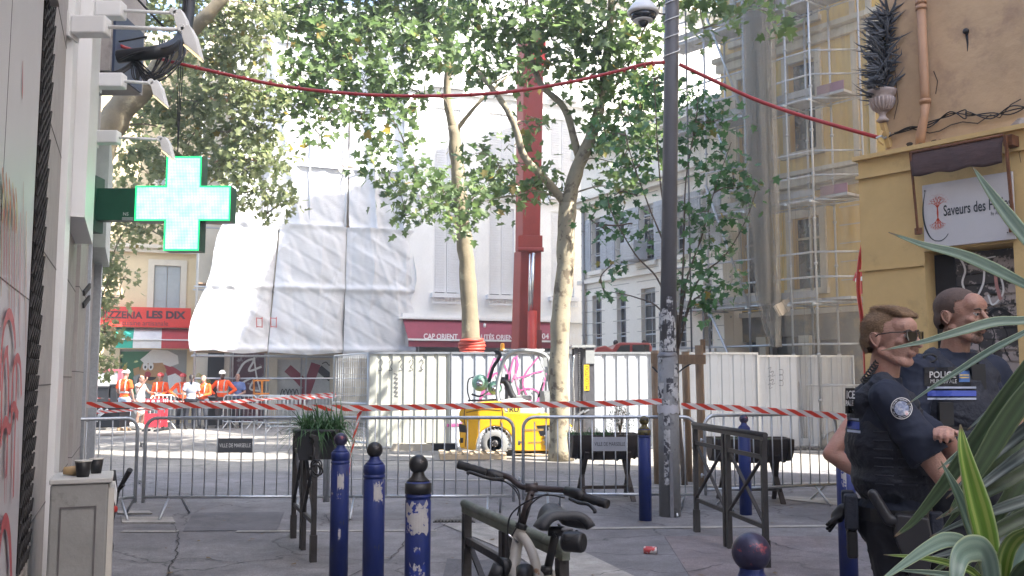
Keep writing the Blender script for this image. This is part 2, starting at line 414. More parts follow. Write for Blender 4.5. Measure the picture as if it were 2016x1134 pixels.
# awning (thing): sloped canvas + valance + text
aw = thing('shop_awning', 'long burgundy canvas awning lettered CAP ORIENT above the hoarding', 'awning', (-3.2,30.9,2.9))
mb = MB(); u0, u1 = -.02, 5.35
zt, zb = 3.42, 2.72
mb.add([fw.p(u0,zt,.05), fw.p(u1,zt,.05), fw.p(u1,zb,.85), fw.p(u0,zb,.85), fw.p(u0,zt-.02,.05), fw.p(u1,zt-.02,.05), fw.p(u1,zb-.02,.83), fw.p(u0,zb-.02,.83)], [(0,3,2,1),(4,5,6,7),(0,4,7,3),(1,2,6,5)])
mb.build('canvas', M_burg, aw, True)
mb = MB(); fw.box(mb, u0, u1, 2.5, 2.72-.02, .83, .85); mb.build('valance', M_burg, aw, True)
mb = MB(); fw.box(mb, u0-.03, u1, 2.7, 2.76, .852, .9); fw.box(mb, u0-.15, u1+.1, 3.43, 3.5, .0, .2); mb.build('rail', M_white, aw, True)
mb = MB()
def wtx(s, px0, px1, py0, py1, fr=fw, d=.853, bold=.02, mbx=None):
    a = fr.px(px0, py1, d); b = fr.px(px1, py0, d)
    (mbx or mb).text(s, fr.p(a[0], a[1], d+.004), fr.U, (0,0,1), width=b[0]-a[0], height=b[1]-a[1], bold=bold)
for s, a, b in (('CAP ORIENT', 834, 901), ('SPECIALITÉS ORIENTALES', 911, 1040), ('04 91 33 19 04', 1067, 1150)): wtx(s, a, b, 657.5, 667.5)
mb.build('lettering', M_letw, aw, True)
mb = MB(); mb.ell(fw.p(2.7, 3.25, .3), (.05,.05,.08)); mb.build('lamp', M_white, aw, True)
# --- pizzeria building
fp = Frame((-17.2, 29.9, 0), (.94, .342))
bp_ = thing('pizzeria_building', 'sand and cream rendered building above the red pizzeria sign', 'building', (-17.5,32.4,0))
def pu(px, py=700): return fp.px(px, py)[0]
def pz(py, px=300): return fp.px(px, py)[1]
wa, wb_ = pu(303,560), pu(355,560); z0, z1 = pz(606), pz(522)
hs = [(wa, wb_, z0, z1), (wa-2.6, wb_-2.6, z0, z1), (wa, wb_, z0+3.4, z1+3.6), (wa-2.6, wb_-2.6, z0+3.4, z1+3.6), (pu(236), pu(368), .12, pz(688))]
mb = MB(); fp.wall(mb, 0, 7.6, 0, 13.2, hs, 0, .35); BK(mb, fp, 0, 7.6, 13.1); mb.build('wall', M_sand, bp_, True)
mb = MB(); fp.box(mb, -.1, 7.6, z1+.42, z1+.56, .002, .18); fp.box(mb, -.1, 7.6, z1+.56, z1+.68, .002, .28); fp.box(mb, -.1, 7.6, 12.9, 13.3, .002, .4); mb.build('cornice', M_cream, bp_, True)
for h in hs[:4]:
    um = (h[0]+h[1])/2
    mb = MB(); 
    for a, b, c, d in ((h[0]-.2, h[0], h[2], h[3]+.2), (h[1], h[1]+.2, h[2], h[3]+.2), (h[0], h[1], h[3], h[3]+.2)): fp.box(mb, a, b, c, d, .002, .05)
    mb.build('window_frame', M_cream, bp_, True)
    shutter(fp, bp_, h[0]+.01, um-.008, h[2], h[3], -.06, M_shut, False); shutter(fp, bp_, um+.008, h[1]-.01, h[2], h[3], -.06, M_shut, False)
    mb = MB(); fp.box(mb, h[0]-.25, h[1]+.25, h[2]-.1, h[2], .002, .12); mb.build('sill', M_cream, bp_, True)
# painted roller shutter
M_shg = mat('grey_roller_shutter', (.30,.31,.30), .6, var=.1)
def roller(fr, parent, u0, u1, z0, z1, d, pitch=.12, m=M_shg, name='roller_shutter'):
    mb = MB(); n = int((z1-z0)/pitch)
    for i in range(n):
        z = z0+(z1-z0)*i/n; h = (z1-z0)/n; fr.box(mb, u0, u1, z, z+h*.8, d-.03, d); fr.box(mb, u0, u1, z+h*.8, z+h, d-.03, d-.018)
    return mb.build(name, m, parent, True)
h = hs[4]; rs = roller(fp, bp_, h[0], h[1], h[2], h[3], -.1)
def disk(mb, fr, u, z, ru, rz, d, n=20, a0=0, a1=2*math.pi):
    mb.add([fr.p(u+ru*math.cos(a0+(a1-a0)*k/n), z+rz*math.sin(a0+(a1-a0)*k/n), d) for k in range(n)], [tuple(range(n))]); return mb
# mural: cook's face with a white hat, painted on the shutter slats
def pw(px, py): return fp.px(px, py, -.09)
mur = MB(); D = -.096
def blob(pts, k, d=D, fr=fp, q=pw, mbx=mur):
    mbx.mat(k); mbx.add([fr.p(*q(*a), d) for a in pts][::-1], [tuple(range(len(pts)))]) 
blob([(238,692),(300,692),(290,720),(262,742),(268,776),(238,776)], 0)
blob([(286,700),(300,688),(330,690),(350,700),(352,716),(335,722),(318,716),(300,714),(284,716),(276,708)], 1, D+.002)
blob([(280,716),(320,714),(328,728),(318,752),(300,758),(282,752),(274,734)], 2, D+.003)
blob([(318,712),(344,724),(368,740),(366,776),(340,776),(330,740)], 3, D+.001)
blob([(330,740),(345,735),(360,745),(356,776),(332,776)], 1, D+.004)
blob([(262,726),(274,722),(276,736),(264,740)], 2, D+.003)
for a in (286, 297): mur.mat(1); u, z = pw(a,721); disk(mur, fp, u, z, .085, .14, D+.006); mur.mat(4); disk(mur, fp, u, z-.03, .03, .05, D+.008)
mur.mat(3); u, z = pw(291,737); disk(mur, fp, u, z, .1, .1, D+.007)
mur.mat(4); u, z = pw(296,741); disk(mur, fp, u, z, .2, .14, D+.005, a0=math.pi, a1=2*math.pi)
mur.build('mural', [mat('mural_green', (.05,.16,.08), .7), M_white, mat('mural_tan', (.42,.25,.12), .7), mat('mural_red', (.35,.05,.06), .7), M_black], rs, True)
# pizzeria sign board
ps = thing('pizzeria_sign', 'red fabric sign board lettered PIZZERIA LES DIX', 'shop sign', (-14,32.2,2.9))
d = .35; a = fp.px(186, 642, d); b = fp.px(376, 607, d)
mb = MB(); fp.box(mb, a[0], b[0], a[1], b[1], .003, d); mb.build('board', mat('red_sign_fabric', (.62,.045,.03), .7, var=.1), ps, True)
mb = MB(); wtx('PIZZERIA', 197, 281, 613.5, 626, fp, d+.002, .03, mb); wtx('LES DIX', 288, 366, 613, 627, fp, d+.002, .05, mb); wtx('cuisine artisanale', 240, 331, 632, 640, fp, d+.002, 0, mb)
mb.build('lettering', mat('faded_black_lettering', (.06,.03,.035), .7, var=.3), ps, True)
# tricolour awning
ta = thing('tricolour_awning', 'green, white and red striped awning under the red pizzeria sign', 'awning', (-13,31.8,2.4))
e = [226, 262, 318, 376]
for i, (nm, cc) in enumerate((('green_stripe',(.03,.34,.24)),('white_stripe',(.6,.6,.58)),('red_stripe',(.4,.05,.05)))):
    ua, ub = fp.px(e[i],665,.8)[0], fp.px(e[i+1],665,.8)[0]; mb = MB()
    mb.add([fp.p(ua,pz(646),.02), fp.p(ub,pz(646),.02), fp.p(ub,pz(671),.8), fp.p(ua,pz(671),.8), fp.p(ua,pz(646)-.02,.02), fp.p(ub,pz(646)-.02,.02), fp.p(ub,pz(671)-.02,.78), fp.p(ua,pz(671)-.02,.78)], [(0,3,2,1),(4,5,6,7)])
    fp.box(mb, ua, ub, pz(687), pz(672), .78, .8); mb.build('canvas', mat(nm, cc, .8), ta, True)
mb = MB(); fp.box(mb, fp.px(226,665,.8)[0]-.03, fp.px(376,665,.8)[0], pz(671.5), pz(669.5), .803, .85); mb.build('rail', M_white, ta, True)
# --- building under the tarpaulin
ft = Frame((-10.2, 30.3, 0), (.94, .342))
def tq(px, py, d=0): return ft.px(px, py, d)
bt = thing('wrapped_building', 'building wrapped in white sheeting with shuttered graffiti covered shops at street level', 'building', (-10,30.4,0))
hs = [(tq(455,740)[0], tq(520,740)[0], .1, tq(500,694)[1]), (tq(546,740)[0], tq(650,740)[0], .1, tq(600,708)[1])]
mb = MB(); ft.wall(mb, 0, 6.6, 0, 14.2, hs, 0, .35); BK(mb, ft, 0, 6.6, 14); mb.build('wall', M_cream, bt, True)
mb = MB(); ft.box(mb, -.1, 6.6, 2.55, 2.7, .002, .15); mb.build('cornice', M_cream, bt, True)
mb = MB(); ft.box(mb, .4, .9, 0, 2.4, .003, .06); mb.build('panel', M_black, bt, True)
s1 = roller(ft, bt, *hs[0], -.08, .11, mat('maroon_graffiti_shutter', (.10,.035,.05), .6, col2=(.30,.27,.28), mscale=3.5, mthr=.56, msoft=.03)); s2 = roller(ft, bt, *hs[1], -.08, .13, mat('white_shop_shutter', (.5,.5,.49), .6))
g = MB()
def gs(pts, wd, k, fr=ft, q=tq, d=-.07, mbx=None, n=6):
    (mbx or g).mat(k); (mbx or g).ribbon(bez([fr.p(*q(a, b, d), d) for a, b in pts], n), wd, fr.N)
gs([(463,745),(480,715),(500,708),(490,730),(515,722)], .07, 1); gs([(462,770),(480,752),(500,745),(492,765),(512,770)], .06, 1); gs([(500,700),(505,740),(517,785)], .05, 1)
g.build('graffiti', [M_burg, M_white, M_black], s1, True); g = MB()
gs([(566,725),(585,742),(600,758)], .30, 0, n=3); gs([(622,716),(612,745),(598,785),(595,800)], .32, 0, n=3, d=-.066); gs([(628,725),(640,735),(652,745)], .25, 2, n=3, d=-.068)
for i in range(5): gs([(552+i*7,778-(i%2)*5),(556+i*7,766),(560+i*7,778)], .025, 2, d=-.064)
gs([(634,716),(642,713),(648,719),(654,714)], .03, 2, d=-.064)
g.build('graffiti', [M_burg, M_white, M_black], s2, True)
g = MB()
for i in range(8): gs([(386+i*1,742+i*3),(392+i*3,735+i*2),(396+i*2,748+i*2)], .02, 0, d=.07)
g.build('graffiti', [mat('ochre_graffiti', (.45,.35,.05), .7)], bt, True)
# scaffolding in front of it
def pole(mb, a, b, r=.027, n=8): mb.tube([a, b], r, n)
sc1 = thing('scaffold', 'steel tube scaffold carrying the white sheeting', 'scaffold', (-9.6,28.7,0))
fts = Frame((-9.7, 28.5, 0), (.94, .342))
xs = [fts.px(x, 740)[0] for x in (383, 458, 528, 603, 676, 812)]
mb = MB()
for x in xs:
    for y in (28.6, 29.7): pole(mb, fts.p(x,0,28.5-y), fts.p(x,13.5,28.5-y))
mb.build('upright', M_galv, sc1, True)
mb = MB()
for z in (.95, 1.5, 2.2, 4.3, 6.3, 8.3, 10.3, 12.3):
    for y in ((28.6, 29.7) if z > 2 else (28.6,)): pole(mb, fts.p(xs[0]-.1,z,28.5-y), fts.p(xs[-1]+.1,z,28.5-y))
    if z > 2:
        for x in xs: pole(mb, fts.p(x,z+.03,-.1), fts.p(x,z+.03,-1.2))
mb.build('ledger', M_galv, sc1, True)
mb = MB()
for z in (2.3, 4.4, 6.4, 8.4, 10.4, 12.4): fts.box(mb, xs[0], xs[-1], z, z+.04, -1.1, -.2)
mb.build('deck', M_wood, sc1, True)
mb = MB(); 
for a, b in ((500,518),(500,509),(516,527)): mb.bar(P(a,748,28.3), P(a,790,28.3), .05, .05)
mb.bar(P(498,749,28.3), P(530,749,28.3), .05, .05); mb.bar(P(498,775,28.3), P(530,775,28.3), .05, .05)
tag(mb.build('site_gate', mat('orange_paint', (.55,.18,.02), .6)), 'small orange metal frame leaning at the foot of the scaffold by the maroon shutter', 'frame')
# --- the sheeting itself
def fbm(x, y, o=4):
    v = 0; a = 1
    for i in range(o):
        v += a*math.sin(x*(1.3+.9*i)+y*(2.1*i+.7)+i*2.3)*math.cos(y*(1.1+.8*i)-x*(.5*i)+i*1.7); a *= .55
    return v
def ridge(t): return (1-abs(math.sin(t)))**5
mtarp = mat('white_scaffold_sheeting', (.66,.66,.67), .6, var=.05, scale=3, trans=.12, bump=.25, bscale=7, stretch=(1,1,2.5), col2=(.56,.56,.56), mscale=1.6, mthr=.6, msoft=.15)
tp = thing('tarpaulin', 'huge white plastic sheeting draped over the scaffolded building', 'tarpaulin', (-6,28.3,2))
ftp = Frame((-9.8, 28.35, 0), (.94, .342))
def tsheet(x0, x1, zb, zt, y, fold, seed, nu=70, nv=90, lean=0):
    mb = MB().sh(); vs = []; rr = random.Random(int(seed*10)); creases = []
    for k in range(26):
        a = rr.choice([rr.uniform(1.2,1.9), rr.uniform(.3,1.2), rr.uniform(1.9,2.8), rr.uniform(1.3,1.8)]); top = rr.random() < .5; creases.append((rr.choice([0,1,rr.random(),rr.random()]), rr.random(), a, rr.uniform(.15,.5), rr.uniform(-.035,.055)))
    def f(u, v):
        x = x0(v)+(x1(v)-x0(v))*u; z = zb(u)+(zt(u)-zb(u))*v
        dep = fold(u, v, x, z) + .035*fbm(x*1.6+seed, z*1.3) + .02*fbm(x*5+seed, z*4.2+x)
        e = min(u, 1-u); dep += .10*math.exp(-e*16)*-1
        for cu, cv, ca, cl, am in creases:
            du, dv = u-cu, v-cv; al = du*math.cos(ca)+dv*math.sin(ca); pe = -du*math.sin(ca)+dv*math.cos(ca)
            if abs(al) < cl: dep += am*math.exp(-abs(pe)*26)*(1-(al/cl)**2)**.5
        for zz in (2.4, 4.35, 6.35, 8.35, 10.35, 12.35): dep += .07*math.exp(-((z-zz)/.10)**2)
        return ftp.p(x, z, dep+28.4-y)
    for j in range(nv+1):
        for i in range(nu+1): vs.append(f(i/nu, j/nv))
    mb.add(vs, [(j*(nu+1)+i, j*(nu+1)+i+1, (j+1)*(nu+1)+i+1, (j+1)*(nu+1)+i) for j in range(nv) for i in range(nu)])
    return mb.build('sheet', mtarp, tp, True)
q = lambda px, py: V((ftp.px(px, py)[0], 0, ftp.px(px, py)[1]))
XL = q(374,690).x; XA = q(528,640).x; XB = q(676,640).x; XC = q(818,640).x
ZA = q(500,690).z
# left panel (slants in towards the top), middle, right
tsheet(lambda v: XL+ (1.05*v**1.6 if v < 1 else 1.05) - .1*math.sin(v*9), lambda v: XA+.28*v, lambda u: ZA-.05+.05*math.sin(u*7)-.25*math.exp(-((u-.9)/.1)**2)*0, lambda u: 6.6, 28.42, lambda u, v, x, z: .22*math.sin(math.pi*u)*(1-v)*.6, 1.3)
tsheet(lambda v: XA+.28*v+.02, lambda v: XB+.06*v, lambda u: ZA-.12+.14*abs(u-.5), lambda u: 6.35, 28.40, lambda u, v, x, z: .10*math.sin(math.pi*u)+.12*ridge(.9*u+v*1.6+.4), 4.1)
tsheet(lambda v: XB+.06*v+.02, lambda v: XC-.08*v, lambda u: ZA-.22, lambda u: 6.35, 28.38, lambda u, v, x, z: .08*math.sin(math.pi*u)+.15*ridge(2.2*u*(1-v)+1.1), 7.7)
# return on the right side, wrinkled
def side():
    mb = MB().sh(); vs = []; nu, nv = 14, 110
    for j in range(nv+1):
        for i in range(nu+1):
            u, v = i/nu, j/nv; z = ZA-.25+v*11.4; x = XC-.02 + .10*math.sin(z*1.1+u*2)+.09*math.sin(z*3+u*5)+ .16*u; vs.append(ftp.p(x, z, .05-u*2.0-.1*math.sin(z*2.3)))
    mb.add(vs, [(j*(nu+1)+i, j*(nu+1)+i+1, (j+1)*(nu+1)+i+1, (j+1)*(nu+1)+i) for j in range(nv) for i in range(nu)]); mb.build('sheet', mtarp, tp, True)
side()
# upper sheets
XU = q(536,300).x; XM = q(690,300).x; XR = q(812,300).x
tsheet(lambda v: XU-.2+.0*v, lambda v: XM, lambda u: 6.2, lambda u: 13.9, 28.75, lambda u, v, x, z: .22*ridge(3.0*u-1.6*(1-v)+.3)+.1*math.sin(math.pi*u), 2.2, 60, 110)
tsheet(lambda v: XM+.03, lambda v: XR+.1, lambda u: 6.2, lambda u: 13.9, 28.70, lambda u, v, x, z: .25*ridge(2.6*u+2.2*v)+.25*ridge(5*u+1.2*v+1), 5.2, 60, 110)
tsheet(lambda v: XL+1.0+.0*v, lambda v: XU-.18, lambda u: 6.4, lambda u: 13.2, 28.95, lambda u, v, x, z: .2*ridge(2.6*u+1.2*v), 9.2, 40, 80)
mb = MB()
for xx, s_ in ((505, 1), (533, 1)):
    for a, b in (((xx,625),(xx+.5,645)), ((xx+11,624),(xx+11,645)), ((xx,626),(xx+11,627)), ((xx+1,643),(xx+11,644))): mb.bar(ftp.p(*ftp.px(*a,.3),.3), ftp.p(*ftp.px(*b,.3),.3), .04, .02)
mb.build('red_mark', M_red, tp, True)
# --- rest of the far ring so no gap shows from the side
for (x0, y0, x1, y1, hh, nm, lb) in ((-34,33,-17.6,44,14,'corner_building','cream block beyond the pizzeria building'),):
    t_ = thing(nm, lb, 'building', (x0,y0,0)); mb = MB(); mb.box((x0,y0,0),(x1,y1,hh)); mb.build('wall', M_cream, t_, True)
    mb = MB()
    for i in range(6):
        for j in range(4): mb.box((x0+1.2+i*2.6, y0-.04, 1+j*3.3),(x0+2.2+i*2.6, y0-.003, 2.9+j*3.3))
    mb.build('shutter', M_shut, t_, True)
    mb = MB(); mb.box((x0-.2,y0-.3,hh),(x1-.01,y1,hh+.3)); mb.build('cornice', M_cream, t_, True)
# ================================================================ CREAM BUILDING (left facing)
fc = Frame((2.15, 29.0, 0), (.473, -.881), 1)
if fc.N.x > 0: fc = Frame((2.15, 29.0, 0), (.473, -.881), -1)
M_creamw = mat('pale_cream_stone', (.74,.70,.62), .85, var=.06, scale=2)
M_joint = mat('stone_joint', (.36,.34,.30), .9)
M_gwin = mat('pale_grey_joinery', (.42,.44,.47), .6)
bc = thing('cream_building', 'cream stone building with grey shuttered windows and a cornice behind the white hoarding', 'building', (2.15,29,0))
L_ = 6.55; HC = 8.6
wins = []
for a, b in ((1166,1184),(1214,1232),(1262,1290),(1330,1350),(1385,1402)):
    ua = fc.px(a, 590)[0]; ub = fc.px(b, 590)[0]
    if ub < L_: wins.append((ua, ub))
holes = []
for i, (a, b) in enumerate(wins):
    holes += [(a, b, 0.2, 1.95), (a, b, 2.25, 4.0), (a, b, 4.75, 6.35)]
mb = MB(); fc.wall(mb, 0, L_, 0, HC, holes, 0, .3); ob = fc
b0 = fc.p(0,0,-.31); b1 = fc.p(L_,0,-.31); nb = -fc.N*7
mb.prism([b0, b1, b1+nb, b0+nb], (0,0,HC-.02)); mb.build('wall', M_creamw, bc, True)
mb = MB()
for z in [.35*i for i in range(1, 20)]:
    us = sorted([0, .42] + sum([[a-.18, b+.18] for a, b in wins], []) + [L_-.4, L_])
    for u in range(0, len(us)-1, 2):
        if us[u+1] > us[u]: fc.box(mb, us[u], us[u+1], z, z+.02, .003, .008)
mb.build('stone_joints', M_joint, bc, True)
mb = MB()
for z, dd, h in ((4.38,.10,.12),(6.75,.22,.14),(6.9,.34,.12),(HC-.3,.3,.3)): fc.box(mb, -.1, L_+.1, z, z+h, .009, dd)
mb.build('cornice', M_creamw, bc, True)
for i, (a, b) in enumerate(wins):
    for (z0, z1) in ((2.25,4.0),(4.75,6.35),(.2,1.95)):
        mb = MB(); fc.box(mb, a+.003, b-.003, z0+.003, z1-.003, -.2, -.14); mb.build('window', M_gwin, bc, True)
        if z0 < 1: continue
        mb = MB(); um = (a+b)/2; fc.box(mb, a+.06, um-.025, z0+.1, z1-.1, -.139, -.12); fc.box(mb, um+.025, b-.06, z0+.1, z1-.1, -.139, -.12); mb.build('pane', M_glass, bc, True)
        mb = MB()
        for zz in (z0+.45, z0+.9, z0+1.3): fc.box(mb, a+.04, b-.04, zz, zz+.04, -.119, -.1)
        mb.build('glazing_bar', M_gwin, bc, True)
        if z0 > 4:
            shutter(fc, bc, a-.42, a-.03, z0, z1, .01, M_gwin); shutter(fc, bc, b+.03, b+.42, z0, z1, .01, M_gwin)
    mb = MB(); fc.box(mb, a-.12, b+.12, 2.12, 2.25, .009, .08); fc.box(mb, a-.12, b+.12, 4.62, 4.74, .009, .1); mb.build('sill', M_creamw, bc, True)
mb = MB()
for px_ in (1153, 1326): 
    u = fc.px(px_, 500)[0]; mb.tube([fc.p(u,0,.08), fc.p(u,6.7,.08)], .05, 10)
    for z in (1.2,2.8,4.4,6): mb.tube([fc.p(u,z,.08), fc.p(u,z+.05,.08)], .062, 10)
mb.build('downpipe', mat('grey_downpipe', (.28,.27,.26), .5), bc, True)
# air conditioners / shutters bulging at upper storey
ac = thing('air_conditioner', 'dusty louvred air conditioning box fixed high on the cream building', 'air conditioner', tuple(fc.p(fc.px(1262,450)[0], fc.px(1262,510)[1], .2)))
mb = MB(); u = fc.px(1262,450)[0]; z0, z1 = 4.7, 5.9; u = min(max(u, .5), L_-.5)
fc.box(mb, u-.3, u+.35, 4.78, 5.3, .05, .5); mb.build('case', M_gwin, ac, True)
mb = MB()
for i in range(7): fc.box(mb, u-.28, u+.33, 4.82+i*.065, 4.85+i*.065, .503, .52)
mb.build('louvre', M_galv, ac, True)
# ================================================================ SCAFFOLDED YELLOW BUILDING
fy = Frame((5.45, 23.9, 0), (.63, -.777)); 
if fy.N.x > 0: fy = Frame((5.45, 23.9, 0), (.63, -.777), -1)
M_yel = mat('yellow_render', (.56,.39,.13), .85, var=.12, scale=1.3, col2=(.38,.29,.13), mscale=1.2, mthr=.58, msoft=.2, bump=.1, bscale=8)
M_soot = mat('soot_stained_wall', (.13,.12,.11), .9, var=.4, scale=2, col2=(.28,.22,.13), mscale=1.4, mthr=.5, msoft=.15)
M_ledge = mat('weathered_pale_stone', (.46,.42,.34), .85, var=.18, scale=3, col2=(.2,.18,.15), mscale=3, mthr=.62, msoft=.1)
by = thing('scaffolded_building', 'tall yellow building with stone cornices standing behind the netted scaffold', 'building', (5.45,23.9,0))
LY = 9.6; HY = 22
hs = []
wu = [(.55,1.15),(2.05,2.8),(5.6,6.4)]
for st in range(5):
    zb = [3.6, 6.9, 10.1, 13.3, 16.5][st]
    for a, b in wu: hs.append((a, b, zb, zb+(1.7 if st == 0 else 2.2)))
gh = [(.25,.95,0,2.4),(1.3,2.1,0,2.5),(2.5,3.2,0,2.4)]
mb = MB(); fy.wall(mb, 0, LY, 3.15, HY, hs, 0, .4); e0 = fy.p(0,0,-.41); e1 = fy.p(LY,0,-.41); nb = -fy.N*7
mb.prism([e0, e1, e1+nb, e0+nb], (0,0,HY-.02)); mb.build('wall', M_yel, by, True)
mb = MB(); fy.wall(mb, 0, LY, 0, 3.149, gh, .001, .4); mb.build('ground_floor', M_soot, by, True)
for a, b, z0, z1 in gh:
    mb = MB(); fy.box(mb, a+.01, b-.01, z0+.02, z1, -.35, -.3); mb.build('doorway', M_dark, by, True)
    mb = MB(); fy.box(mb, a-.2, a-.02, .0, 2.3, .01, .14); fy.box(mb, a-.25, a+.03, 2.3, 2.5, .01, .2); mb.build('pilaster', M_ledge, by, True)
mb = MB()
for z, dd, h in ((3.0,.10,.12),(5.9,.12,.1),(6.02,.3,.22),(6.26,.42,.1),(9.4,.14,.2),(9.62,.3,.12),(12.7,.14,.2),(12.92,.3,.12),(16,.3,.2),(HY-.5,.5,.5)): fy.box(mb, -.05, LY, z, z+h, .003, dd)
mb.build('cornice', M_ledge, by, True)
for a, b, z0, z1 in hs:
    um = (a+b)/2
    mb = MB(); fy.box(mb, a+.003, b-.003, z0+.003, z1-.003, -.25, -.2); mb.build('window', M_glass, by, True)
    mb = MB(); fy.box(mb, um-.03, um+.03, z0, z1, -.199, -.15); fy.box(mb, a, um-.03, z0+1.2, z0+1.25, -.199, -.15); fy.box(mb, um+.03, b, z0+1.2, z0+1.25, -.199, -.15); mb.build('window_frame', M_ledge, by, True)
    mb = MB(); fy.box(mb, a-.16, a, z0, z1+.2, .003, .07); fy.box(mb, b, b+.16, z0, z1+.2, .003, .07); fy.box(mb, a, b, z1, z1+.2, .003, .07); fy.box(mb, a-.2, b+.2, z0-.14, z0-.003, .003, .14); mb.build('surround', M_ledge, by, True)
# pale raised panel edges seen past the scaffold
mb = MB(); 
for u in (3.75, 4.15): fy.box(mb, u, u+.14, 6.5, HY-.6, .003, .06)
for z in [3.3+.42*i for i in range(6)]: fy.box(mb, 3.3, LY-.3, z, z+.025, .003, .02)
mb.build('moulding', M_ledge, by, True)
# scaffold
sc2 = thing('scaffold', 'tall galvanised tube scaffold with netting in front of the yellow building', 'scaffold', tuple(fy.p(1,0,1)))
SD0, SD1 = .35, 1.15
us = [-1.2, -.1, 1.0, 2.1, 2.75]
# convert from pixel positions so that bays fall as in the photograph
us = [fy.px(x, 700, SD1)[0] for x in (1398, 1478, 1562, 1612)]
us = [us[0]-1.3] + us
UE = us[-1]
mb = MB()
for u in us:
    for d in (SD0, SD1):
        if u == us[0] and d == SD0: continue
        pole(mb, fy.p(u,0,d), fy.p(u,14.5,d)); 
        for z in [1+1.0*i for i in range(13)]: mb.tube([fy.p(u,z,d), fy.p(u,z+.05,d)], .045, 8)
# the end pair (return)
ue2 = UE+.05
pole(mb, fy.p(UE+.75,0,SD0), fy.p(UE+.75,14.5,SD0))
mb.build('upright', M_galv, sc2, True)
lifts = [3.18, 5.45, 7.75, 10.05, 12.3]
mb = MB()
for z in [1.35] + sum([[l, l+.55, l+1.1] for l in lifts], []) + [2.25]:
    for d in (SD1,):
        pole(mb, fy.p(us[0],z,d), fy.p(UE,z,d), .024)
    pole(mb, fy.p(UE,z,SD1), fy.p(UE+.75,z,SD0), .024)
for l in lifts:
    pole(mb, fy.p(us[1],l,SD0), fy.p(UE+.75,l,SD0), .024)
    for u in us[1:]: pole(mb, fy.p(u,l-.05,SD0), fy.p(u,l-.05,SD1+.15), .024)
mb.build('ledger', M_galv, sc2, True)
M_deck = mat('greyed_deck_boards', (.30,.29,.28), .8, var=.2, scale=5)
mb = MB()
for l in lifts:
    fy.box(mb, us[0], UE-.03, l+.03, l+.09, SD0+.05, SD1-.04); fy.box(mb, us[0], UE-.03, l+.1, l+.25, SD1-.038, SD1-.012)
    fy.box(mb, UE+.0, UE+.7, l+.03, l+.09, SD0+.05, SD0+.6)
mb.build('deck', M_deck, sc2, True)
mb = MB(); 
for l in lifts[1:]: fy.box(mb, UE+.02, UE+.68, l+.1, l+.3, SD0+.55, SD0+.58)
mb.build('toe_board', mat('dull_red_board', (.22,.13,.15), .8), sc2, True)
mb = MB()
for i, l in enumerate([1.0]+lifts[:-1]):
    z1 = lifts[i]; pole(mb, fy.p(us[1]-.0, z1+.8 if i else 3.2, SD1+.05), fy.p(us[2]+.0, l if i else .9, SD1+.05), .03)
mb.build('brace', M_galv, sc2, True)
mb = MB()
for i, l in enumerate(lifts[:-1]):
    ua, ub = (us[2]+.25, us[2]+.05)
    for e in (0, .3): pole(mb, fy.p(ua+e,l+.08,.75), fy.p(ub+e,lifts[i+1]+.4,.75), .016, 6)
    for k in range(8): t = k/8; pole(mb, fy.p(ua+(ub-ua)*t,l+.15+2.2*t,.75), fy.p(ua+.3+(ub-ua)*t,l+.15+2.2*t,.75), .012, 6)
mb.build('ladder', M_galv, sc2, True)
# inner structure tubes to the left (behind hoarding), near lamp post
mb = MB()
for x in (1362, 1386):
    p_ = P(x, 700, 22.4); pole(mb, (p_.x,22.4,0), (p_.x,22.4,3.6 if x > 1370 else 11), .022)
tag(mb.build('scaffold_pole', mat('dark_tube', (.06,.06,.065), .5)), 'dark upright tubes standing left of the netted scaffold', 'pole')
# netting
def net_mat(name, dens, sc, base=(.42,.40,.36)):
    m = bpy.data.materials.new(name); m.use_nodes = True; t = m.node_tree; N = t.nodes; L = t.links; o = N['Material Output']; N.remove(N['Principled BSDF'])
    d = N.new('ShaderNodeBsdfDiffuse'); d.inputs[0].default_value = (*base, 1); tr = N.new('ShaderNodeBsdfTranslucent'); tr.inputs[0].default_value = (*base, 1)
    m1 = N.new('ShaderNodeMixShader'); m1.inputs[0].default_value = .4; L.new(d.outputs[0], m1.inputs[1]); L.new(tr.outputs[0], m1.inputs[2])
    tp_ = N.new('ShaderNodeBsdfTransparent'); m2 = N.new('ShaderNodeMixShader')
    tc = N.new('ShaderNodeTexCoord'); n = N.new('ShaderNodeTexNoise'); n.inputs['Scale'].default_value = sc; n.inputs['Detail'].default_value = 4
    mp_ = N.new('ShaderNodeMapping'); mp_.inputs['Scale'].default_value = (3, 3, .35); L.new(tc.outputs['Object'], mp_.inputs[0]); L.new(mp_.outputs[0], n.inputs['Vector'])
    r = N.new('ShaderNodeMapRange'); r.inputs[1].default_value = .3; r.inputs[2].default_value = .7; r.inputs[3].default_value = dens*.55; r.inputs[4].default_value = min(1, dens*1.5); L.new(n.outputs[0], r.inputs[0])
    L.new(r.outputs[0], m2.inputs[0]); L.new(tp_.outputs[0], m2.inputs[1]); L.new(m1.outputs[0], m2.inputs[2]); L.new(m2.outputs[0], o.inputs[0]); return m
M_net = net_mat('debris_netting', .25, 2.6); M_netd = net_mat('bunched_netting', .33, 5)
nt_ = thing('debris_netting', 'pale translucent debris netting hanging over the tall scaffold', 'netting', tuple(fy.p(1,1,1.2)))
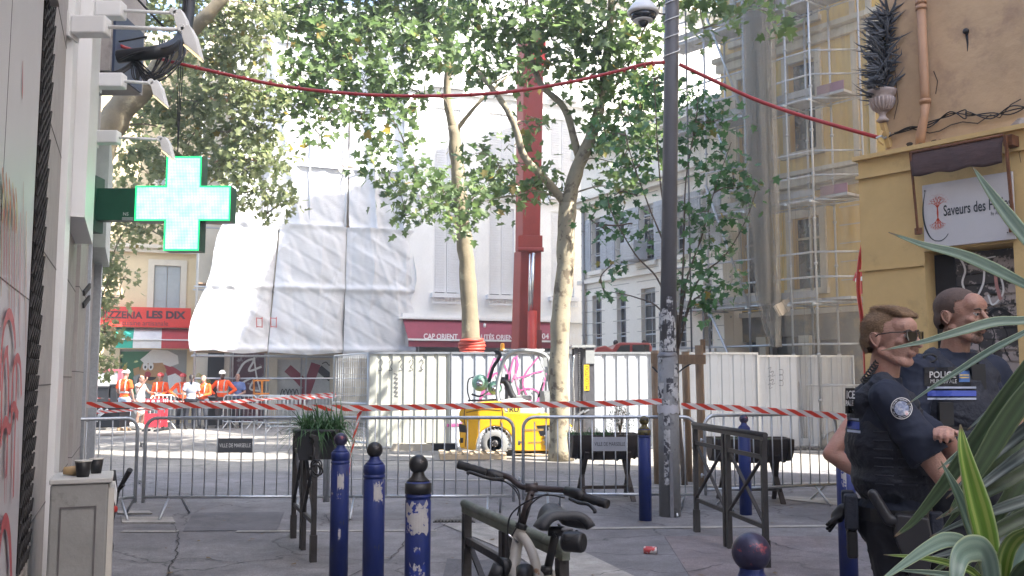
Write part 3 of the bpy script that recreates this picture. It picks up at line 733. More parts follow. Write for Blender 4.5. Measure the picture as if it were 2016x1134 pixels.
def netsheet(u0, u1, z0, z1, d, amp, fr, m, nu=60, nv=30, taper=None, ph=0, name='net_sheet'):
    mb = MB().sh(); vs = []
    for j in range(nv+1):
        for i in range(nu+1):
            u, v = i/nu, j/nv; z = z0+(z1-z0)*v; w_ = u0+(u1-u0)*u
            if taper: c = taper[0]; k = taper[1]+(1-taper[1])*min(1, v/taper[2])**.8; w_ = c+(w_-c)*k
            vs.append(fy.p(w_, z, d+amp*math.sin(u*fr+ph+.6*math.sin(v*5))+amp*.5*math.sin(u*fr*2.3+v*3)))
    mb.add(vs, [(j*(nu+1)+i, j*(nu+1)+i+1, (j+1)*(nu+1)+i+1, (j+1)*(nu+1)+i) for j in range(nv) for i in range(nu)]); return mb.build(name, m, nt_, True)
netsheet(us[0], UE, 5.3, 14.2, SD1+.1, .03, 30, M_net, 70, 20)
netsheet(us[1], us[2], 3.1, 5.4, SD1+.1, .04, 22, M_net, 30, 10)
netsheet(us[3]-.1, UE+.05, .2, 5.5, SD1+.12, .03, 30, M_net, 30, 20, taper=(us[3]+.35, .25, .45))
# bunched curtain that narrows to a bag lower down
netsheet(us[2]+.15, us[3]-.12, 2.2, 13.6, SD1+.18, .10, 46, M_netd, 120, 60, taper=(us[3]-.25, .18, .2), ph=1)
netsheet(us[2]+.3, us[3]-.3, 3.2, 13, SD1+.3, .08, 60, M_net, 90, 30, taper=(us[3]-.4, .5, .3), ph=2)
# end face
mb = MB().sh(); vs = []
for j in range(31):
    for i in range(13):
        u, v = i/12, j/30; p0 = fy.p(UE, 0, SD1+.06); p1 = fy.p(UE+.85, 0, SD0-.02); vs.append(p0.lerp(p1, u)+V((0,0,.3+13.5*v))+V((0,-.08+.04*math.sin(u*14+v*3),0)))
mb.add(vs, [(j*13+i, j*13+i+1, (j+1)*13+i+1, (j+1)*13+i) for j in range(30) for i in range(12)]); mb.build('net_sheet', M_net, nt_, True)
mb = MB(); a = fy.p(UE-.05,2.55,SD1+.2)
# wooden crate board caught in the net bag
c0 = P(1546, 603, 21.1); M_ = Matrix.Translation(c0) @ Matrix.Rotation(R(-28), 4, 'Y') @ Matrix.Rotation(R(20), 4, 'Z')
mb.box((-.27,-.03,-.13),(.27,.03,.13), M_)
for i in (-.2, 0, .2): mb.box((i-.04,-.05,-.14),(i+.04,-.031,.14), M_)
tag(mb.build('board', mat('dusty_board', (.42,.36,.28), .8)), 'tilted pale board caught in the sagging net', 'board')
# rubble glimpsed in the doorway
mb = MB()
for i in range(14):
    p_ = P(1462+random.random()*40, 690, 21.9); mb.ell((p_.x, 21.9+random.random()*.5, .3+random.random()*1.4), (.12+.1*random.random(), .12, .08+.06*random.random()), 7, 5)
tag(mb.build('rubble', mat('rubble_stone', (.25,.22,.19), .9)), 'grey heap of rubble inside the scaffold behind the right hoarding', 'rubble', kind='stuff')
# red shop sign and hose by the right corner building
ts = thing('tabac_sign', 'small red sign with white capitals poking out left of the ochre corner shop', 'sign', tuple(P(1710,565,14)))
mb = MB(); q0, q1 = P(1697,578,14), P(1735,553,14); mb.box((q0.x,14,q0.z),(q1.x,14.12,q1.z)); mb.build('board', M_red, ts, True)
mb = MB(); mb.box((q0.x-.02,13.9,q1.z+.002),(q1.x+.2,14.2,q1.z+.06)); mb.build('rail', M_white, ts, True)
mb = MB(); mb.text('TABAC', (P(1701,575,13.99).x,13.99,P(1701,575,14).z), (1,0,0),(0,0,1), height=.10, bold=.02); mb.build('lettering', M_letw, ts, True)
mb = MB(); mb.lathe(V(((q0.x+q1.x)/2+.15,14.3,q1.z+.05)), [(.3,0),(.26,.12),(.12,.2),(0,.21)]); mb.build('dome', M_red, ts, True)
mb = MB(); mb.tube(bez([P(1712,468,13.4),P(1700,480,13.3),P(1692,520,13.3),P(1690,570,13.3),P(1696,620,13.3),P(1702,680,13.4),P(1705,745,13.6)]), .03, 8)
tag(mb.build('red_hose', M_red), 'red hose looping down beside the ochre corner shop', 'hose')
# ================================================================ CORNER SHOP (right)
fs = Frame((3.56, 9.5, 0), (.63, -.777)); 
if fs.N.x > 0: fs = Frame((3.56, 9.5, 0), (.63, -.777), -1)
M_ochre = mat('ochre_render', (.56,.385,.165), .8, var=.12, scale=2, col2=(.44,.30,.13), mscale=3.2, mthr=.56, msoft=.15, bump=.12, bscale=14)
M_orng = mat('orange_render', (.48,.325,.19), .85, var=.18, scale=1.6, col2=(.33,.215,.14), mscale=3.4, mthr=.53, msoft=.2, bump=.3, bscale=11)
cs = thing('corner_shop_building', 'ochre shop front with a stained orange upper wall', 'building', tuple(fs.o))
ZG = 3.72
sv = dict(l=fs.px(1824,600)[0], r=fs.px(2001,600)[0])
dh = (sv['l'], sv['r'], 0, fs.px(1900,487)[1])
mb = MB(); fs.wall(mb, 0, 28, 0, ZG, [dh], 0, .35); mb.build('ground_floor', M_ochre, cs, True)
SB = .26
mb = MB(); fs.box(mb, .16, 28, ZG+.0, 14, -.9, -SB); mb.build('upper_wall', M_orng, cs, True)
mb = MB(); fs.box(mb, 4.5, 28, 14.01, 31, -5.5, -SB-.01); mb.build('added_shade_block', M_orng, cs, True)  # unseen upper block, added to keep the sun off the foreground
# body behind (corner block, gives the side-street elevation)
S2 = V((.777, .63, 0)); o0 = fs.p(.17,0,-.92); o1 = fs.p(28,0,-.92)
mb = MB(); mb.prism([o0, o1, o1+S2*5.2, o0+S2*5.2], (0,0,13.9)); mb.build('side_wall', M_ochre, cs, True)
mb = MB(); fs.box(mb, -.04, 28, ZG+.001, ZG+.045, -.5, .05); fs.box(mb, -.02, 28, ZG-.19, ZG-.16, .003, .03)
fs.box(mb, -.02, sv['l']-.0, 2.58, 2.60, .003, .02); mb.build('ledge', M_ochre, cs, True)
M_break = mat('broken_plaster', (.33,.28,.25), .9, var=.3, scale=9, col2=(.5,.45,.42), mscale=8, mthr=.5, msoft=.05, bump=.5, bscale=20)
mb = MB()
pts = [(.95,.0),(1.15,.05),(1.3,.07),(1.38,.13),(1.55,.12),(1.7,.2),(1.95,.22),(2.1,.33),(2.5,.4),(3.6,.5),(3.6,0)]
pp = [fs.p(a+.1, ZG+.046+b, -SB+.004) for a, b in [(.55,0)]+[(x+.0, y) for x, y in pts]]
mb.prism(pp, fs.N*.012); mb.build('broken_plaster', M_break, cs, True)
# dark pits in the ledge
mb = MB()
for px_, py_, w_, h_ in ((1790,284,7,4),(1811,284,5,3),(1838,277,5,2),(1746,299,6,1.5),(1915,264,5,2),(1945,260,6,2),(1850,276,4,2)):
    u, z = fs.px(px_, py_, .01); pl = []
    for k in range(9): a = 2*math.pi*k/9; rr = .7+.5*random.random(); pl.append(fs.p(u+w_*.0052*rr*math.cos(a), z+h_*.005*rr*math.sin(a), .004))
    mb.prism(pl, fs.N*.004)
mb.build('chipped_spot', mat('deep_chip', (.05,.035,.02), .9), cs, True)
# fine cracks
def crack(pxs, fr, d, wd, parent, m):
    mb = MB(); mb.ribbon([fr.p(*fr.px(a, b, d), d) for a, b in pxs], wd, fr.N); return mb.build('crack', m, parent, True)
M_crk = mat('crack_dark', (.07,.05,.035), .9)
crack([(1713,304),(1722,301),(1735,300),(1750,299),(1775,296),(1800,293)], fs, .004, .006, cs, M_crk)
crack([(2016,292),(2006,300),(2010,320)], fs, .004, .005, cs, M_crk)
crack([(1760,262),(1790,252),(1830,262),(1850,258),(1872,246),(1895,240),(1925,243),(1950,226),(1968,232),(1990,206),(2010,195)], fs, -SB+.02, .012, cs, M_crk)
crack([(1765,90),(1762,140),(1768,200),(1760,235)], fs, -SB+.004, .008, cs, M_crk)
crack([(1838,140),(1846,160),(1842,185)], fs, -SB+.004, .01, cs, M_crk)
# stains
mb = MB()
for px_, py_, w_, h_ in ((1903,62,.025,.05),):
    u, z = fs.px(px_, py_, -SB); mb.ell(fs.p(u,z,-SB+.015), (.03,.03,.03), 10, 8)
    mb.ribbon([fs.p(u,z,-SB+.003), fs.p(u+.005,z-.12,-SB+.003), fs.p(u,z-.2,-SB+.003)], [.03,.02,.006], fs.N)
mb.build('iron_stub', M_dkiron, cs, True)
# cables along the plaster
mb = MB()
for k in range(3):
    pts = [(1745,268+k*2),(1790,256-k*3),(1830,240+k*5),(1870,228-k*4),(1900,216+k*9),(1905,228-k*4),(1950,222+k*6),(1990,225-k*8),(2030,205+k*4)]
    mb.tube(bez([fs.p(*fs.px(a, b, -SB+.03+.01*k), -SB+.03+.01*k) for a, b in pts], 6), .006, 6)
mb.build('wall_cable', M_black, cs, True)
# downpipe
mb = MB(); u = fs.px(1818,120,-SB+.08)[0]; d = -SB+.08
pth = [fs.p(u,5.9,d), fs.p(u,4.35,d), fs.p(u,4.2,d), fs.p(u-.0,4.08,d+.03), fs.p(u-.05,3.9,d+.02), fs.p(u-.08,ZG+.05,d)]
mb.tube(pth[:3], .045, 14); mb.tube(pth[2:], .046, 14, rs=[.045,.038,.048,.045]) 
for z in (5.18, 5.24, 4.22): mb.tube([fs.p(u,z,d), fs.p(u,z+.04,d)], .055, 14)
mb.build('downpipe', mat('orange_downpipe', (.40,.22,.12), .55, var=.15, scale=5), cs, True)
# roller shutter with graffiti
M_gr = mat('dark_graffiti_shutter', (.06,.055,.055), .55, var=.3, scale=5, col2=(.42,.36,.34), mscale=4.2, mthr=.50, msoft=.04)
roller(fs, cs, sv['l']+.2, sv['r']-.0, 1.35, dh[3]-.02, -.2, .10, M_gr)
rs = roller(fs, cs, sv['l']+.2, sv['r']-.0, .0, 1.349, -.2, .10, mat('teal_graffiti_shutter', (.14,.36,.33), .55, var=.2, col2=(.38,.33,.24), mscale=3.5, mthr=.55, msoft=.04))
rs2 = [c for c in cs.children if c.name.startswith('roller_shutter')][0]
g = MB()
def q2(a, b, d): return fs.px(a, b, d)
gs([(1872,560),(1868,520),(1885,505),(1900,530),(1895,560),(1915,590),(1935,560),(1938,520)], .02, 0, fs, q2, -.195, g)
gs([(1950,515),(1968,540),(1975,575),(1955,600),(1945,580)], .018, 0, fs, q2, -.195, g); gs([(1925,600),(1940,620),(1965,608),(1990,620)], .03, 1, fs, q2, -.195, g)
gs([(1930,625),(1945,617),(1960,628),(1975,617),(1992,627)], .012, 1, fs, q2, -.194, g)
for a in (1925,1950,1975): gs([(a,640),(a+8,660),(a+3,685),(a+14,710)], .010, 1, fs, q2, -.194, g)
gs([(1870,505),(1910,512),(1960,505)], .012, 0, fs, q2, -.193, g); gs([(1958,520),(1962,560),(1970,590)], .03, 2, fs, q2, -.193, g)
g.build('graffiti', [M_white, M_black, mat('dusty_pink_paint', (.45,.22,.2), .6)], rs2, True)
mb = MB(); fs.box(mb, sv['l']+.001, sv['l']+.2, 0, dh[3]-.02, -.34, -.19); mb.build('door_jamb', M_black, cs, True)
# awning frame over the sign
an = thing('small_awning', 'rolled brown canvas awning on rusty folding arms above the white shop sign', 'awning', tuple(fs.p(sv['l'],3.4,.1)))
M_rust = mat('rusty_brown_steel', (.16,.065,.03), .7, .2, var=.3, scale=20)
M_brn = mat('brown_canvas', (.075,.045,.042), .85, var=.25, scale=7, stretch=(1,1,4), bump=.3, bscale=9)
def fpt(px, py, d): return fs.p(*fs.px(px, py, d), d)
mb = MB().sh(); A, B_, C_, D_ = fpt(1792,303,.18), fpt(1975,268,.18), fpt(1971,322,.20), fpt(1797,347,.20); vs = []
for j in range(9):
    for i in range(25):
        u, v = i/24, j/8; p_ = (A.lerp(B_, u)).lerp(D_.lerp(C_, u), v); vs.append(p_+fs.N*(.012*math.sin(v*math.pi)+.006*math.sin(u*34+v*4)*v+.01*math.sin(u*9+v*2)*v)+V((0,0,-.01*math.sin(u*17)*v)))
mb.add(vs, [(j*25+i, (j+1)*25+i, (j+1)*25+i+1, j*25+i+1) for j in range(8) for i in range(24)]); ob = mb.build('canvas', M_brn, an, True)
sm = ob.modifiers.new('s', 'SOLIDIFY'); sm.thickness = .01
mb = MB(); mb.tube([A+V((0,0,.01)), B_+V((0,0,.01))], .014, 10); mb.build('roller', M_rust, an, True)
mb = MB(); mb.bar(fpt(1979,266,.2), fpt(1996,448,.12), .022, .03, fs.N); mb.box((-.03,-.03,-.03),(.03,.03,.03), Matrix.Translation(fpt(1996,450,.06))); mb.build('folding_arm', M_rust, an, True)
mb = MB(); mb.bar(fpt(1792,300,.2), fpt(1807,455,.12), .016, .022, fs.N); mb.box((-.025,-.03,-.03),(.025,.03,.03), Matrix.Translation(fpt(1808,455,.06))); mb.build('folding_arm', M_rust, an, True)
mb = MB(); a_ = fs.px(1984,291,.05); b_ = fs.px(2001,267,.05); fs.box(mb, a_[0], b_[0], a_[1], b_[1], .003, .14); 
for i in range(6): mb.cyl(fs.p(a_[0]+.02+.028*(i%3), a_[1]+.03+.05*(i//3), .14), fs.p(a_[0]+.02+.028*(i%3), a_[1]+.03+.05*(i//3), .146), .008, n=8)
mb.build('bracket', M_rust, an, True)
# shop sign
sg = thing('shop_sign', 'white panel with a red tree emblem reading Saveurs des Halles', 'shop sign', tuple(fs.p(sv['l'],2.9,.1)))
# true quad of the panel
uL, zTL = fs.px(1815,366,.05); _, zBL = fs.px(1820,489,.05); uR, zTR = fs.px(1992,336,.05)
zT = (zTL+zTR)/2; zB = zBL
_, zBR = fs.px(1993,472,.05); zB = (zBL+zBR)/2
mb = MB(); fs.box(mb, uL, uR, zB, zT, .02, .05); mb.build('panel', mat('glossy_white_panel', (.50,.48,.48), .25, var=.03, coat=.3), sg, True, bevel=.003)
SD = .0535
def sp(px, py, d=SD): return fs.p(*fs.px(px, py, d), d)
M_navy = mat('dark_navy_ink', (.02,.03,.035), .5)
mb = MB(); a = sp(1858,426); b = sp(1978,409)
ux = (b-a); W_ = ux.dot(fs.U)
mb.text('Saveurs des Halles', sp(1858,426), fs.U, (0,0,1), width=fs.px(1992,409,SD)[0]-fs.px(1858,426,SD)[0], height=.105, bold=.012, sx=1)
mb.text('By Atra Prim', sp(1951,426), fs.U, (0,0,1), width=fs.px(1987,422,SD)[0]-fs.px(1951,426,SD)[0], height=.042, bold=.004)
mb.build('lettering', M_navy, sg, True)
mb = MB(); mb.ribbon(bez([sp(1821,378),sp(1817,410),sp(1820,440),sp(1830,465),sp(1842,475)], 6), [.004+.012*math.sin(math.pi*i/24) for i in range(25)], fs.N)
mb.ribbon(bez([sp(1840,474),sp(1852,474),sp(1861,468),sp(1867,460)], 6), .007, fs.N); mb.build('emblem_arc', M_navy, sg, True)
mb = MB(); mrt = mat('emblem_orange_red', (.50,.07,.03), .5)
cx, cz = fs.px(1846, 419, SD)
def tw(u, z, a, l, w_, dep, up):
    u2, z2 = u+l*math.sin(a), z+up*l*math.cos(a)
    mb.ribbon([fs.p(u,z,SD+dep*.0003), fs.p((u+u2)/2, (z+z2)/2, SD+dep*.0003), fs.p(u2,z2,SD+dep*.0003)], [w_, w_*.8, w_*.5], fs.N)
    if dep < 4:
        for k in (-1, 1) if dep else (-1.4, -.45, .45, 1.4): tw(u2, z2, a+k*(.42+.1*random.random())*(1 if up > 0 else .8), l*(.72+.1*random.random()), w_*.62, dep+1, up)
tw(cx, cz, 0, .05, .017, 0, 1); tw(cx, cz, 0, .05, .017, 0, -1)
for i in range(60):
    a = random.random()*6.28; r = .085+.05*random.random(); u, z = cx+r*math.cos(a)*.85, cz+.11+abs(r*math.sin(a))*.7-.02; s_ = .003; mb.add([fs.p(u,z,SD), fs.p(u+s_,z,SD), fs.p(u+s_,z+s_,SD), fs.p(u,z+s_,SD)], [(0,1,2,3)])
mb.build('tree_emblem', mrt, sg, True)
mb = MB()
for a in ((1985,352),(1984,458),(1821,376)): mb.cyl(sp(*a), sp(*a)+fs.N*.006, .006, n=8)
mb.build('screw', M_dkiron, sg, True)
# urn with a climbing succulent
ur = thing('stone_urn', 'weathered fluted pink stone urn bracketed on the corner of the orange wall', 'urn', tuple(P(1737,240,9.45)))
uc = P(1738, 240, 9.45); k_ = .0050*1.02
prof = [(10,0),(12,4),(8,8),(6,14),(9,20),(17,27),(22,38),(24,48),(22,50),(26,54),(28,60),(29,64),(24,64),(22,60)]
mb = MB(); mb.lathe(uc, [(r*k_, h*k_) for r, h in prof], 28)
for i in range(20):
    a = 2*math.pi*i/20; mb.tube([uc+V((math.cos(a)*r*k_, math.sin(a)*r*k_, h*k_)) for r, h in ((9,21),(18,28),(23,38),(24,47))], .011, 6)
mb.build('bowl', mat('pink_grey_stone', (.42,.34,.31), .85, var=.15, scale=8, bump=.2), ur, True)
mb = MB(); mb.bar(uc+V((0,0,-.01)), uc+V((.08,.05,-.25)), .05, .05); mb.tube(bez([uc+V((-.02,-.02,-.1)), uc+V((-.06,-.03,-.2)), uc+V((.0,0,-.24))]), .012, 6); mb.build('bracket', M_ochre, ur, True)
su = thing('succulent_plant', 'dark grey spiky succulent climbing out of the stone urn', 'plant', tuple(uc+V((0,0,.3))))
M_suc = mat('grey_succulent', (.085,.088,.095), .6, var=.3, scale=6)
mb = MB()
def spike(p, d, l, r):
    d = V(d).normalized(); l *= random.uniform(.6,1.35); cz = random.uniform(-.35,.5); r *= random.uniform(.7,1.25); mb.tube([p, p+d*l*.4+V((0,0,l*cz*.1)), p+d*l*.75+V((random.uniform(-.02,.02),0,l*cz*.35)), p+d*l+V((random.uniform(-.03,.03),0,l*cz*.7))], r, 6, rs=[r, r*1.05, r*.6, .001])
for i in range(330):
    t = i/330; y_ = 196-t*172; x_ = 1738+10*t*1.0+ 3*math.sin(t*9); wd = 40*(1-t)+22
    a = random.random()*2*math.pi; side_ = random.uniform(-1, .55)
    p = P(x_+side_*wd*.3, y_+random.uniform(-6,6), 9.5+random.uniform(-.1,.08)); spike(p, (side_*1.4-.15, -.6+random.random()*.9, random.uniform(-.15,.75)), .12+.12*random.random(), .012)
for i in range(26):
    a = random.uniform(-2.9, .2); p = P(1728+random.uniform(-10,8), 165+random.uniform(-14,10), 9.35); spike(p, (math.cos(a)-.7, -.7, math.sin(a)*.8+.5), .15+.1*random.random(), .011)
mb.build('leaf', M_suc, su, True)
# red hose/cable end post: see cables. buildings out of frame on the right and behind
ob_ = thing('side_street_building', 'plain tall rendered block down the side street right of the corner shop', 'building', (12,16,0))
# gap between q=17 and q=22.3 is the side street; this block is the yellow building's own depth
mb = MB(); mb.box((14,18,0),(22,24,19)); mb.build('wall', M_cream, ob_, True)
mb = MB()
for i in range(3):
    for j in range(5): mb.box((13.95,18.8+i*1.8,1+j*3.2),(13.997,19.8+i*1.8,3+j*3.2))
mb.build('shutter', M_shut, ob_, True)
bb = thing('rear_building', 'rendered block closing the street behind the viewpoint', 'building', (0,-14,0))
mb = MB(); mb.box((-16,-22,0),(16,-14,15)); mb.build('wall', M_cream, bb, True)
mb = MB()
for i in range(9):
    for j in range(4): mb.box((-14+i*3.2,-13.997,1+j*3.3),(-12.9+i*3.2,-13.95,3+j*3.3))
mb.build('shutter', M_shut, bb, True)
# ================================================================ PHARMACY BUILDING (left)
fl = Frame((-1.145, 1.5, 0), (-.404, 1), 1)
if fl.N.x < 0: fl = Frame((-1.145, 1.5, 0), (-.404, 1), -1)
M_panel = mat('pinkish_white_cladding', (.47,.45,.47), .45, var=.05, scale=2, col2=(.38,.36,.38), mscale=1.3, mthr=.6, msoft=.2)
M_stone = mat('grey_limestone', (.36,.335,.32), .8, var=.14, scale=4, col2=(.24,.22,.21), mscale=2.4, mthr=.58, msoft=.12, bump=.2, bscale=18)
M_wht = mat('clean_white_trim', (.66,.66,.66), .35, var=.03)
pb = thing('pharmacy_building', 'pale stone shop building with red graffiti on its cladding', 'building', tuple(fl.o))
def lu(px, d=0, py=600): return fl.px(px, py, d)[0]
U_ = [lu(x) for x in (57, 78, 107, 115, 121, 147, 164, 180)]
UEND = lu(183)
mb = MB(); fl.box(mb, -3, U_[0], 0, 12, -.3, 0); mb.build('cladding', M_panel, pb, True)
mb = MB(); fl.box(mb, U_[0], UEND-.02, 0, 12, -.62, -.32); nb = -fl.N*7; a = fl.p(-3,0,-.63); b = fl.p(UEND-.02,0,-.63); mb.prism([a,b,b+nb,a+nb],(0,0,12)); mb.build('wall', M_stone, pb, True)
mb = MB()
fl.box(mb, U_[1], U_[2], 0, 12, -.3, .0)
fl.box(mb, U_[4], U_[5], 0, 12, -.31, .0)
fl.box(mb, U_[5]+.04, U_[6], 0, 12, -.31, .03)
fl.box(mb, U_[6]+.25, UEND-.35, 0, 12, -.31, .01)
mb.build('pilaster', M_stone, pb, True)
M_jnt = mat('mortar_gap', (.12,.11,.11), .9)
mb = MB()
for (a, b, d) in ((U_[1],U_[2],.001),(U_[4],U_[5],.001),(U_[5]+.04,U_[6],.031)):
    for i in range(9): z = .55+i*.78+a*.03; fl.box(mb, a-.001, b+.001, z, z+.008, -.02, d+.0015)
for i, z in enumerate((1.9, 3.65)): fl.box(mb, -2.5, U_[0]-.002, z, z+.006, -.02, .0015)
for u in (0.4, 2.35): fl.box(mb, u, u+.006, 0, 8, -.02, .0014)
mb.build('joint', M_jnt, pb, True)
mb = MB(); fl.box(mb, U_[2]+.005, U_[3]+.12, 0, 12, -.3, .045); mb.build('white_frame', M_wht, pb, True, bevel=.004)
# bright fascia boxes
mb = MB(); fl.box(mb, U_[3]+.13, U_[5]-.35, lz:=fl.px(148,385,.12)[1], lz+3.6, .002, .14); mb.build('fascia', M_wht, pb, True)
zf = fl.px(192,380,.2)[1]
mb = MB(); fl.box(mb, U_[6]+.5, UEND-.05, zf, zf+1.35, .012, .18); mb.build('fascia', mat('pale_green_fascia', (.42,.47,.44), .4), pb, True)
mb = MB(); fl.box(mb, U_[6]+.02, U_[6]+.22, 0, 12, -.31, .06); fl.box(mb, UEND-.34, UEND, 0, 3.8, -.6, .1); mb.build('metal_frame', M_galv, pb, True)
mb = MB(); fl.box(mb, U_[0]+.02, U_[0]+.2, 3.55, 12, -.3, .06); mb.build('lintel', M_stone, pb, True)
# rolling grille: wavy links
def grille(u0, u1, z0, z1, d, nm):
    mb = MB(); n = int((z1-z0)/.085); m_ = max(2, int((u1-u0)/.10))
    for i in range(n):
        z = z0+(z1-z0)*i/n
        for j in range(m_):
            u = u0+(u1-u0)*(j+.5*(i % 2))/m_
            mb.bar(fl.p(u, z, d), fl.p(u+.05, z+.075, d+.012), .008, .010); mb.bar(fl.p(u+.05, z+.075, d+.012), fl.p(u+.10, z, d), .008, .010)
    for j in range(m_+1): u = u0+(u1-u0)*j/m_; mb.bar(fl.p(u,z0,d-.012), fl.p(u,z1,d-.012), .012, .01)
    mb.build(nm, M_dkiron, pb, True)
grille(U_[0]+.02, U_[1]-.02, .5, 4.6, .004, 'security_grille')
grille(U_[3]+.14, U_[4]-.01, .5, lz-.02, .004, 'security_grille')
mb = MB(); fl.box(mb, U_[0]+.002, U_[1]-.002, .45, 4.7, -.31, -.03); fl.box(mb, U_[3]+.13, U_[4]-.002, .45, lz, -.31, -.03); mb.build('window', M_black, pb, True)
mb = MB(); fl.box(mb, U_[0]+.002, U_[1]-.002, 0, .45, -.3, -.005); fl.box(mb, U_[3]+.125, U_[4]-.002, 0, .45, -.3, -.01); mb.build('window_base', M_stone, pb, True)
mb = MB()
for (a, b, c, e) in ((158,225,165,335),):
    pass
for i in range(9): z = 3.0+i*.11; mb.bar(fl.p(U_[5]+.1, z, .05), fl.p(U_[5]+.16+.02*(i%2), z+.09, .06), .05, .04)
for z in (2.2, 2.32): mb.bar(fl.p(U_[5]+.5, z, .05), fl.p(U_[5]+.75, z+.1, .09), .02, .05)
mb.build('rusty_fixing', M_dkiron, pb, True)
# red graffiti strokes on the cladding
g = MB()
def ls(pts, wd, k, d=.003, taper=False):
    g.mat(k); pp = bez([fl.p(*fl.px(a, b, d), d) for a, b in pts], 8); n = len(pp)
    g.ribbon(pp, [wd*(.35+.65*math.sin(math.pi*(i+.6)/(n+.4))) if taper else wd for i in range(n)], fl.N)
for i, x in enumerate((4,9,14,19,24,29,34,40,46,52)):
    y0 = 350+random.random()*70; ls([(x, y0), (x-.6, y0+90), (x-1.2, y0+150+random.random()*140)], .018+.014*random.random(), 1 if i % 3 == 0 else 0, .003+.0003*i, True)
for i, x in enumerate((5,12,18,25,31)): ls([(x, 330+10*i), (x+2.5, 395+8*i), (x, 440+5*i)], .05, 1, .008+.0003*i, True)
ls([(45,120),(44.6,170),(44,195)], .03, 0, .004, True)
ls([(0,770),(3,690),(9,640),(17,618),(24,628),(29,660),(30,690)], .05, 0, .011)
ls([(2,880),(4,760),(10,700),(16,690)], .05, 0, .0115); ls([(14,690),(17,760),(15,850),(12,940)], .05, 0, .012)
ls([(22,840),(25,740),(33,705),(40,720),(42,780)], .045, 0, .0125); ls([(33,710),(31,800),(28,900),(26,980)], .05, 0, .013)
ls([(0,870),(10,830),(20,845),(26,800),(36,820)], .05, 0, .0135)
ls([(-2,1095),(2,1055),(8,1028),(14,1030),(19,1060),(22,1134),(22,1180)], .07, 0, .014)
for i in range(9): x = 3+random.random()*38; y = 820+random.random()*60; ls([(x,y),(x-.7,y+60),(x-1.2,y+120)], .012, 0, .015+.0004*i, True)
g.build('graffiti', [mat('dripping_red_paint', (.42,.06,.07), .5, var=.3, scale=12), mat('faded_yellow_red_paint', (.42,.16,.09), .6, var=.4, scale=9, col2=(.46,.40,.2), mscale=14, mthr=.5, msoft=.05)], pb, True)
# ragged upper pier past the lamps
mb = MB(); p0 = P(192, 150, 9.9); p1 = P(236, 150, 9.9)
z0 = p0.z
mb.box((p0.x-.5, 9.7, z0), (p1.x-.03, 10.6, z0+6)); mb.build('upper_pier', M_stone, pb, True)
mb = MB(); mb.box((p1.x-.027, 9.75, z0+.0), (p1.x+.0, 10.5, z0+.7)); mb.build('blue_plate', mat('dark_blue_plate', (.04,.06,.11), .5), pb, True)
# spot lights on arms
def spot(px, py, Y, tip, label):
    b = P(px, py, Y); s = FPX/Y; L = (tip-px-45)/s
    t = thing('wall_spotlight', label, 'spotlight', tuple(b), 0, 'spotlights on arms above the pharmacy front')
    mb = MB(); mb.box((-.02,-.06,-.065),(.22,.06,.065)); mb.build('housing', M_wht, t, bevel=.012)
    mb = MB(); mb.box((-.55,-.02,-.05),(-.02,.02,.05)); mb.box((-.04,-.08,-.09),(-.02,.08,.09)); mb.build('wall_bracket', M_wht, t)
    mb = MB(); mb.cyl((.22,0,0),(L,0,-.02), .014, n=10); mb.build('arm', M_white, t)
    mb = MB(); mb.cyl((L,-.05,-.02),(L,.05,-.02), .03, n=12); Mx = Matrix.Translation((L+.03,0,-.03)) @ Matrix.Rotation(R(-18), 4, 'Y')
    pr = [Mx @ V(p) for p in ((-.03,-.05,.02),(.035,-.05,.02),(.05,-.05,-.06),(.045,-.05,-.23),(-.035,-.05,-.10))]
    mb.prism(pr, (0,.10,0))
    mb.build('lamp_head', M_white, t, bevel=.004)
    mb = MB(); mb.prism([Mx @ V(p) for p in ((-.040,-.04,-.10),(.040,-.04,-.232),(.034,-.04,-.238),(-.046,-.04,-.108))], (0,.08,0)); mb.build('lens', mat('warm_lens', (.7,.6,.4), .3, emit=(1,.75,.4), estr=.35), t)
    return t
spot(152, 53, 6.4, 412, 'large white wall spotlight on its arm, nearest of the row above the pharmacy')
spot(190, 21, 7.2, 395, 'wall spotlight whose arm crosses above the cable bundle')
spot(198, 160, 8.3, 348, 'wall spotlight just below the black cable bundle')
spot(192, 271, 9.3, 365, 'wall spotlight directly above the green cross sign')
# black cable bundle
cb = thing('cable_bundle', 'sagging bundle of black cables hanging at the corner of the pharmacy building', 'cables', tuple(P(236,100,9.7)))
mb = MB(); Y = 9.6
mb.tube(bez([P(232,112,Y),P(265,108,Y),P(310,102,Y),P(345,88,Y+.3),P(364,60,Y+.6),P(372,10,Y+.8),P(374,-60,Y+.9)]), .07, 10, rs=None); mb.build('sleeve', M_black, cb, True)
mb = MB()
for k in range(12):
    o = random.uniform(-5,5); e = 300+random.random()*62
    mb.tube(bez([P(190,140+k*1.3,Y-.05),P(225,146+o,Y-.1),P(258,128+o,Y),P(262+k,122+o,Y),P((262+e)/2,150+o*1.2+random.random()*6,Y-.05),P(e,118+o,Y+.1),P(e+6,80,Y+.3)], 8), .009, 6)
for k in range(4): mb.tube(bez([P(258+k*3,125,Y),P(262+k*4,152+random.random()*6,Y-.05),P(275-k*2,150,Y),P(270,126,Y)], 8), .007, 6)
mb.tube(bez([P(234,82,Y),P(260,78,Y),P(290,72,Y)]), .01, 6); mb.tube([P(268,-5,Y), P(330,62,Y+.2)], .013, 8)
mb.tube(bez([P(236,118,Y-.1),P(270,104,Y-.1),P(330,92,Y),P(352,78,Y+.2)]), .012, 6)
for k in range(3): mb.tube(bez([P(355+6*k,-10,Y+.6),P(352+5*k,100,Y+.5),P(350+3*k,200,Y+.4),P(350,300,9.95)]), .005, 6)
mb.build('cable', M_black, cb, True)
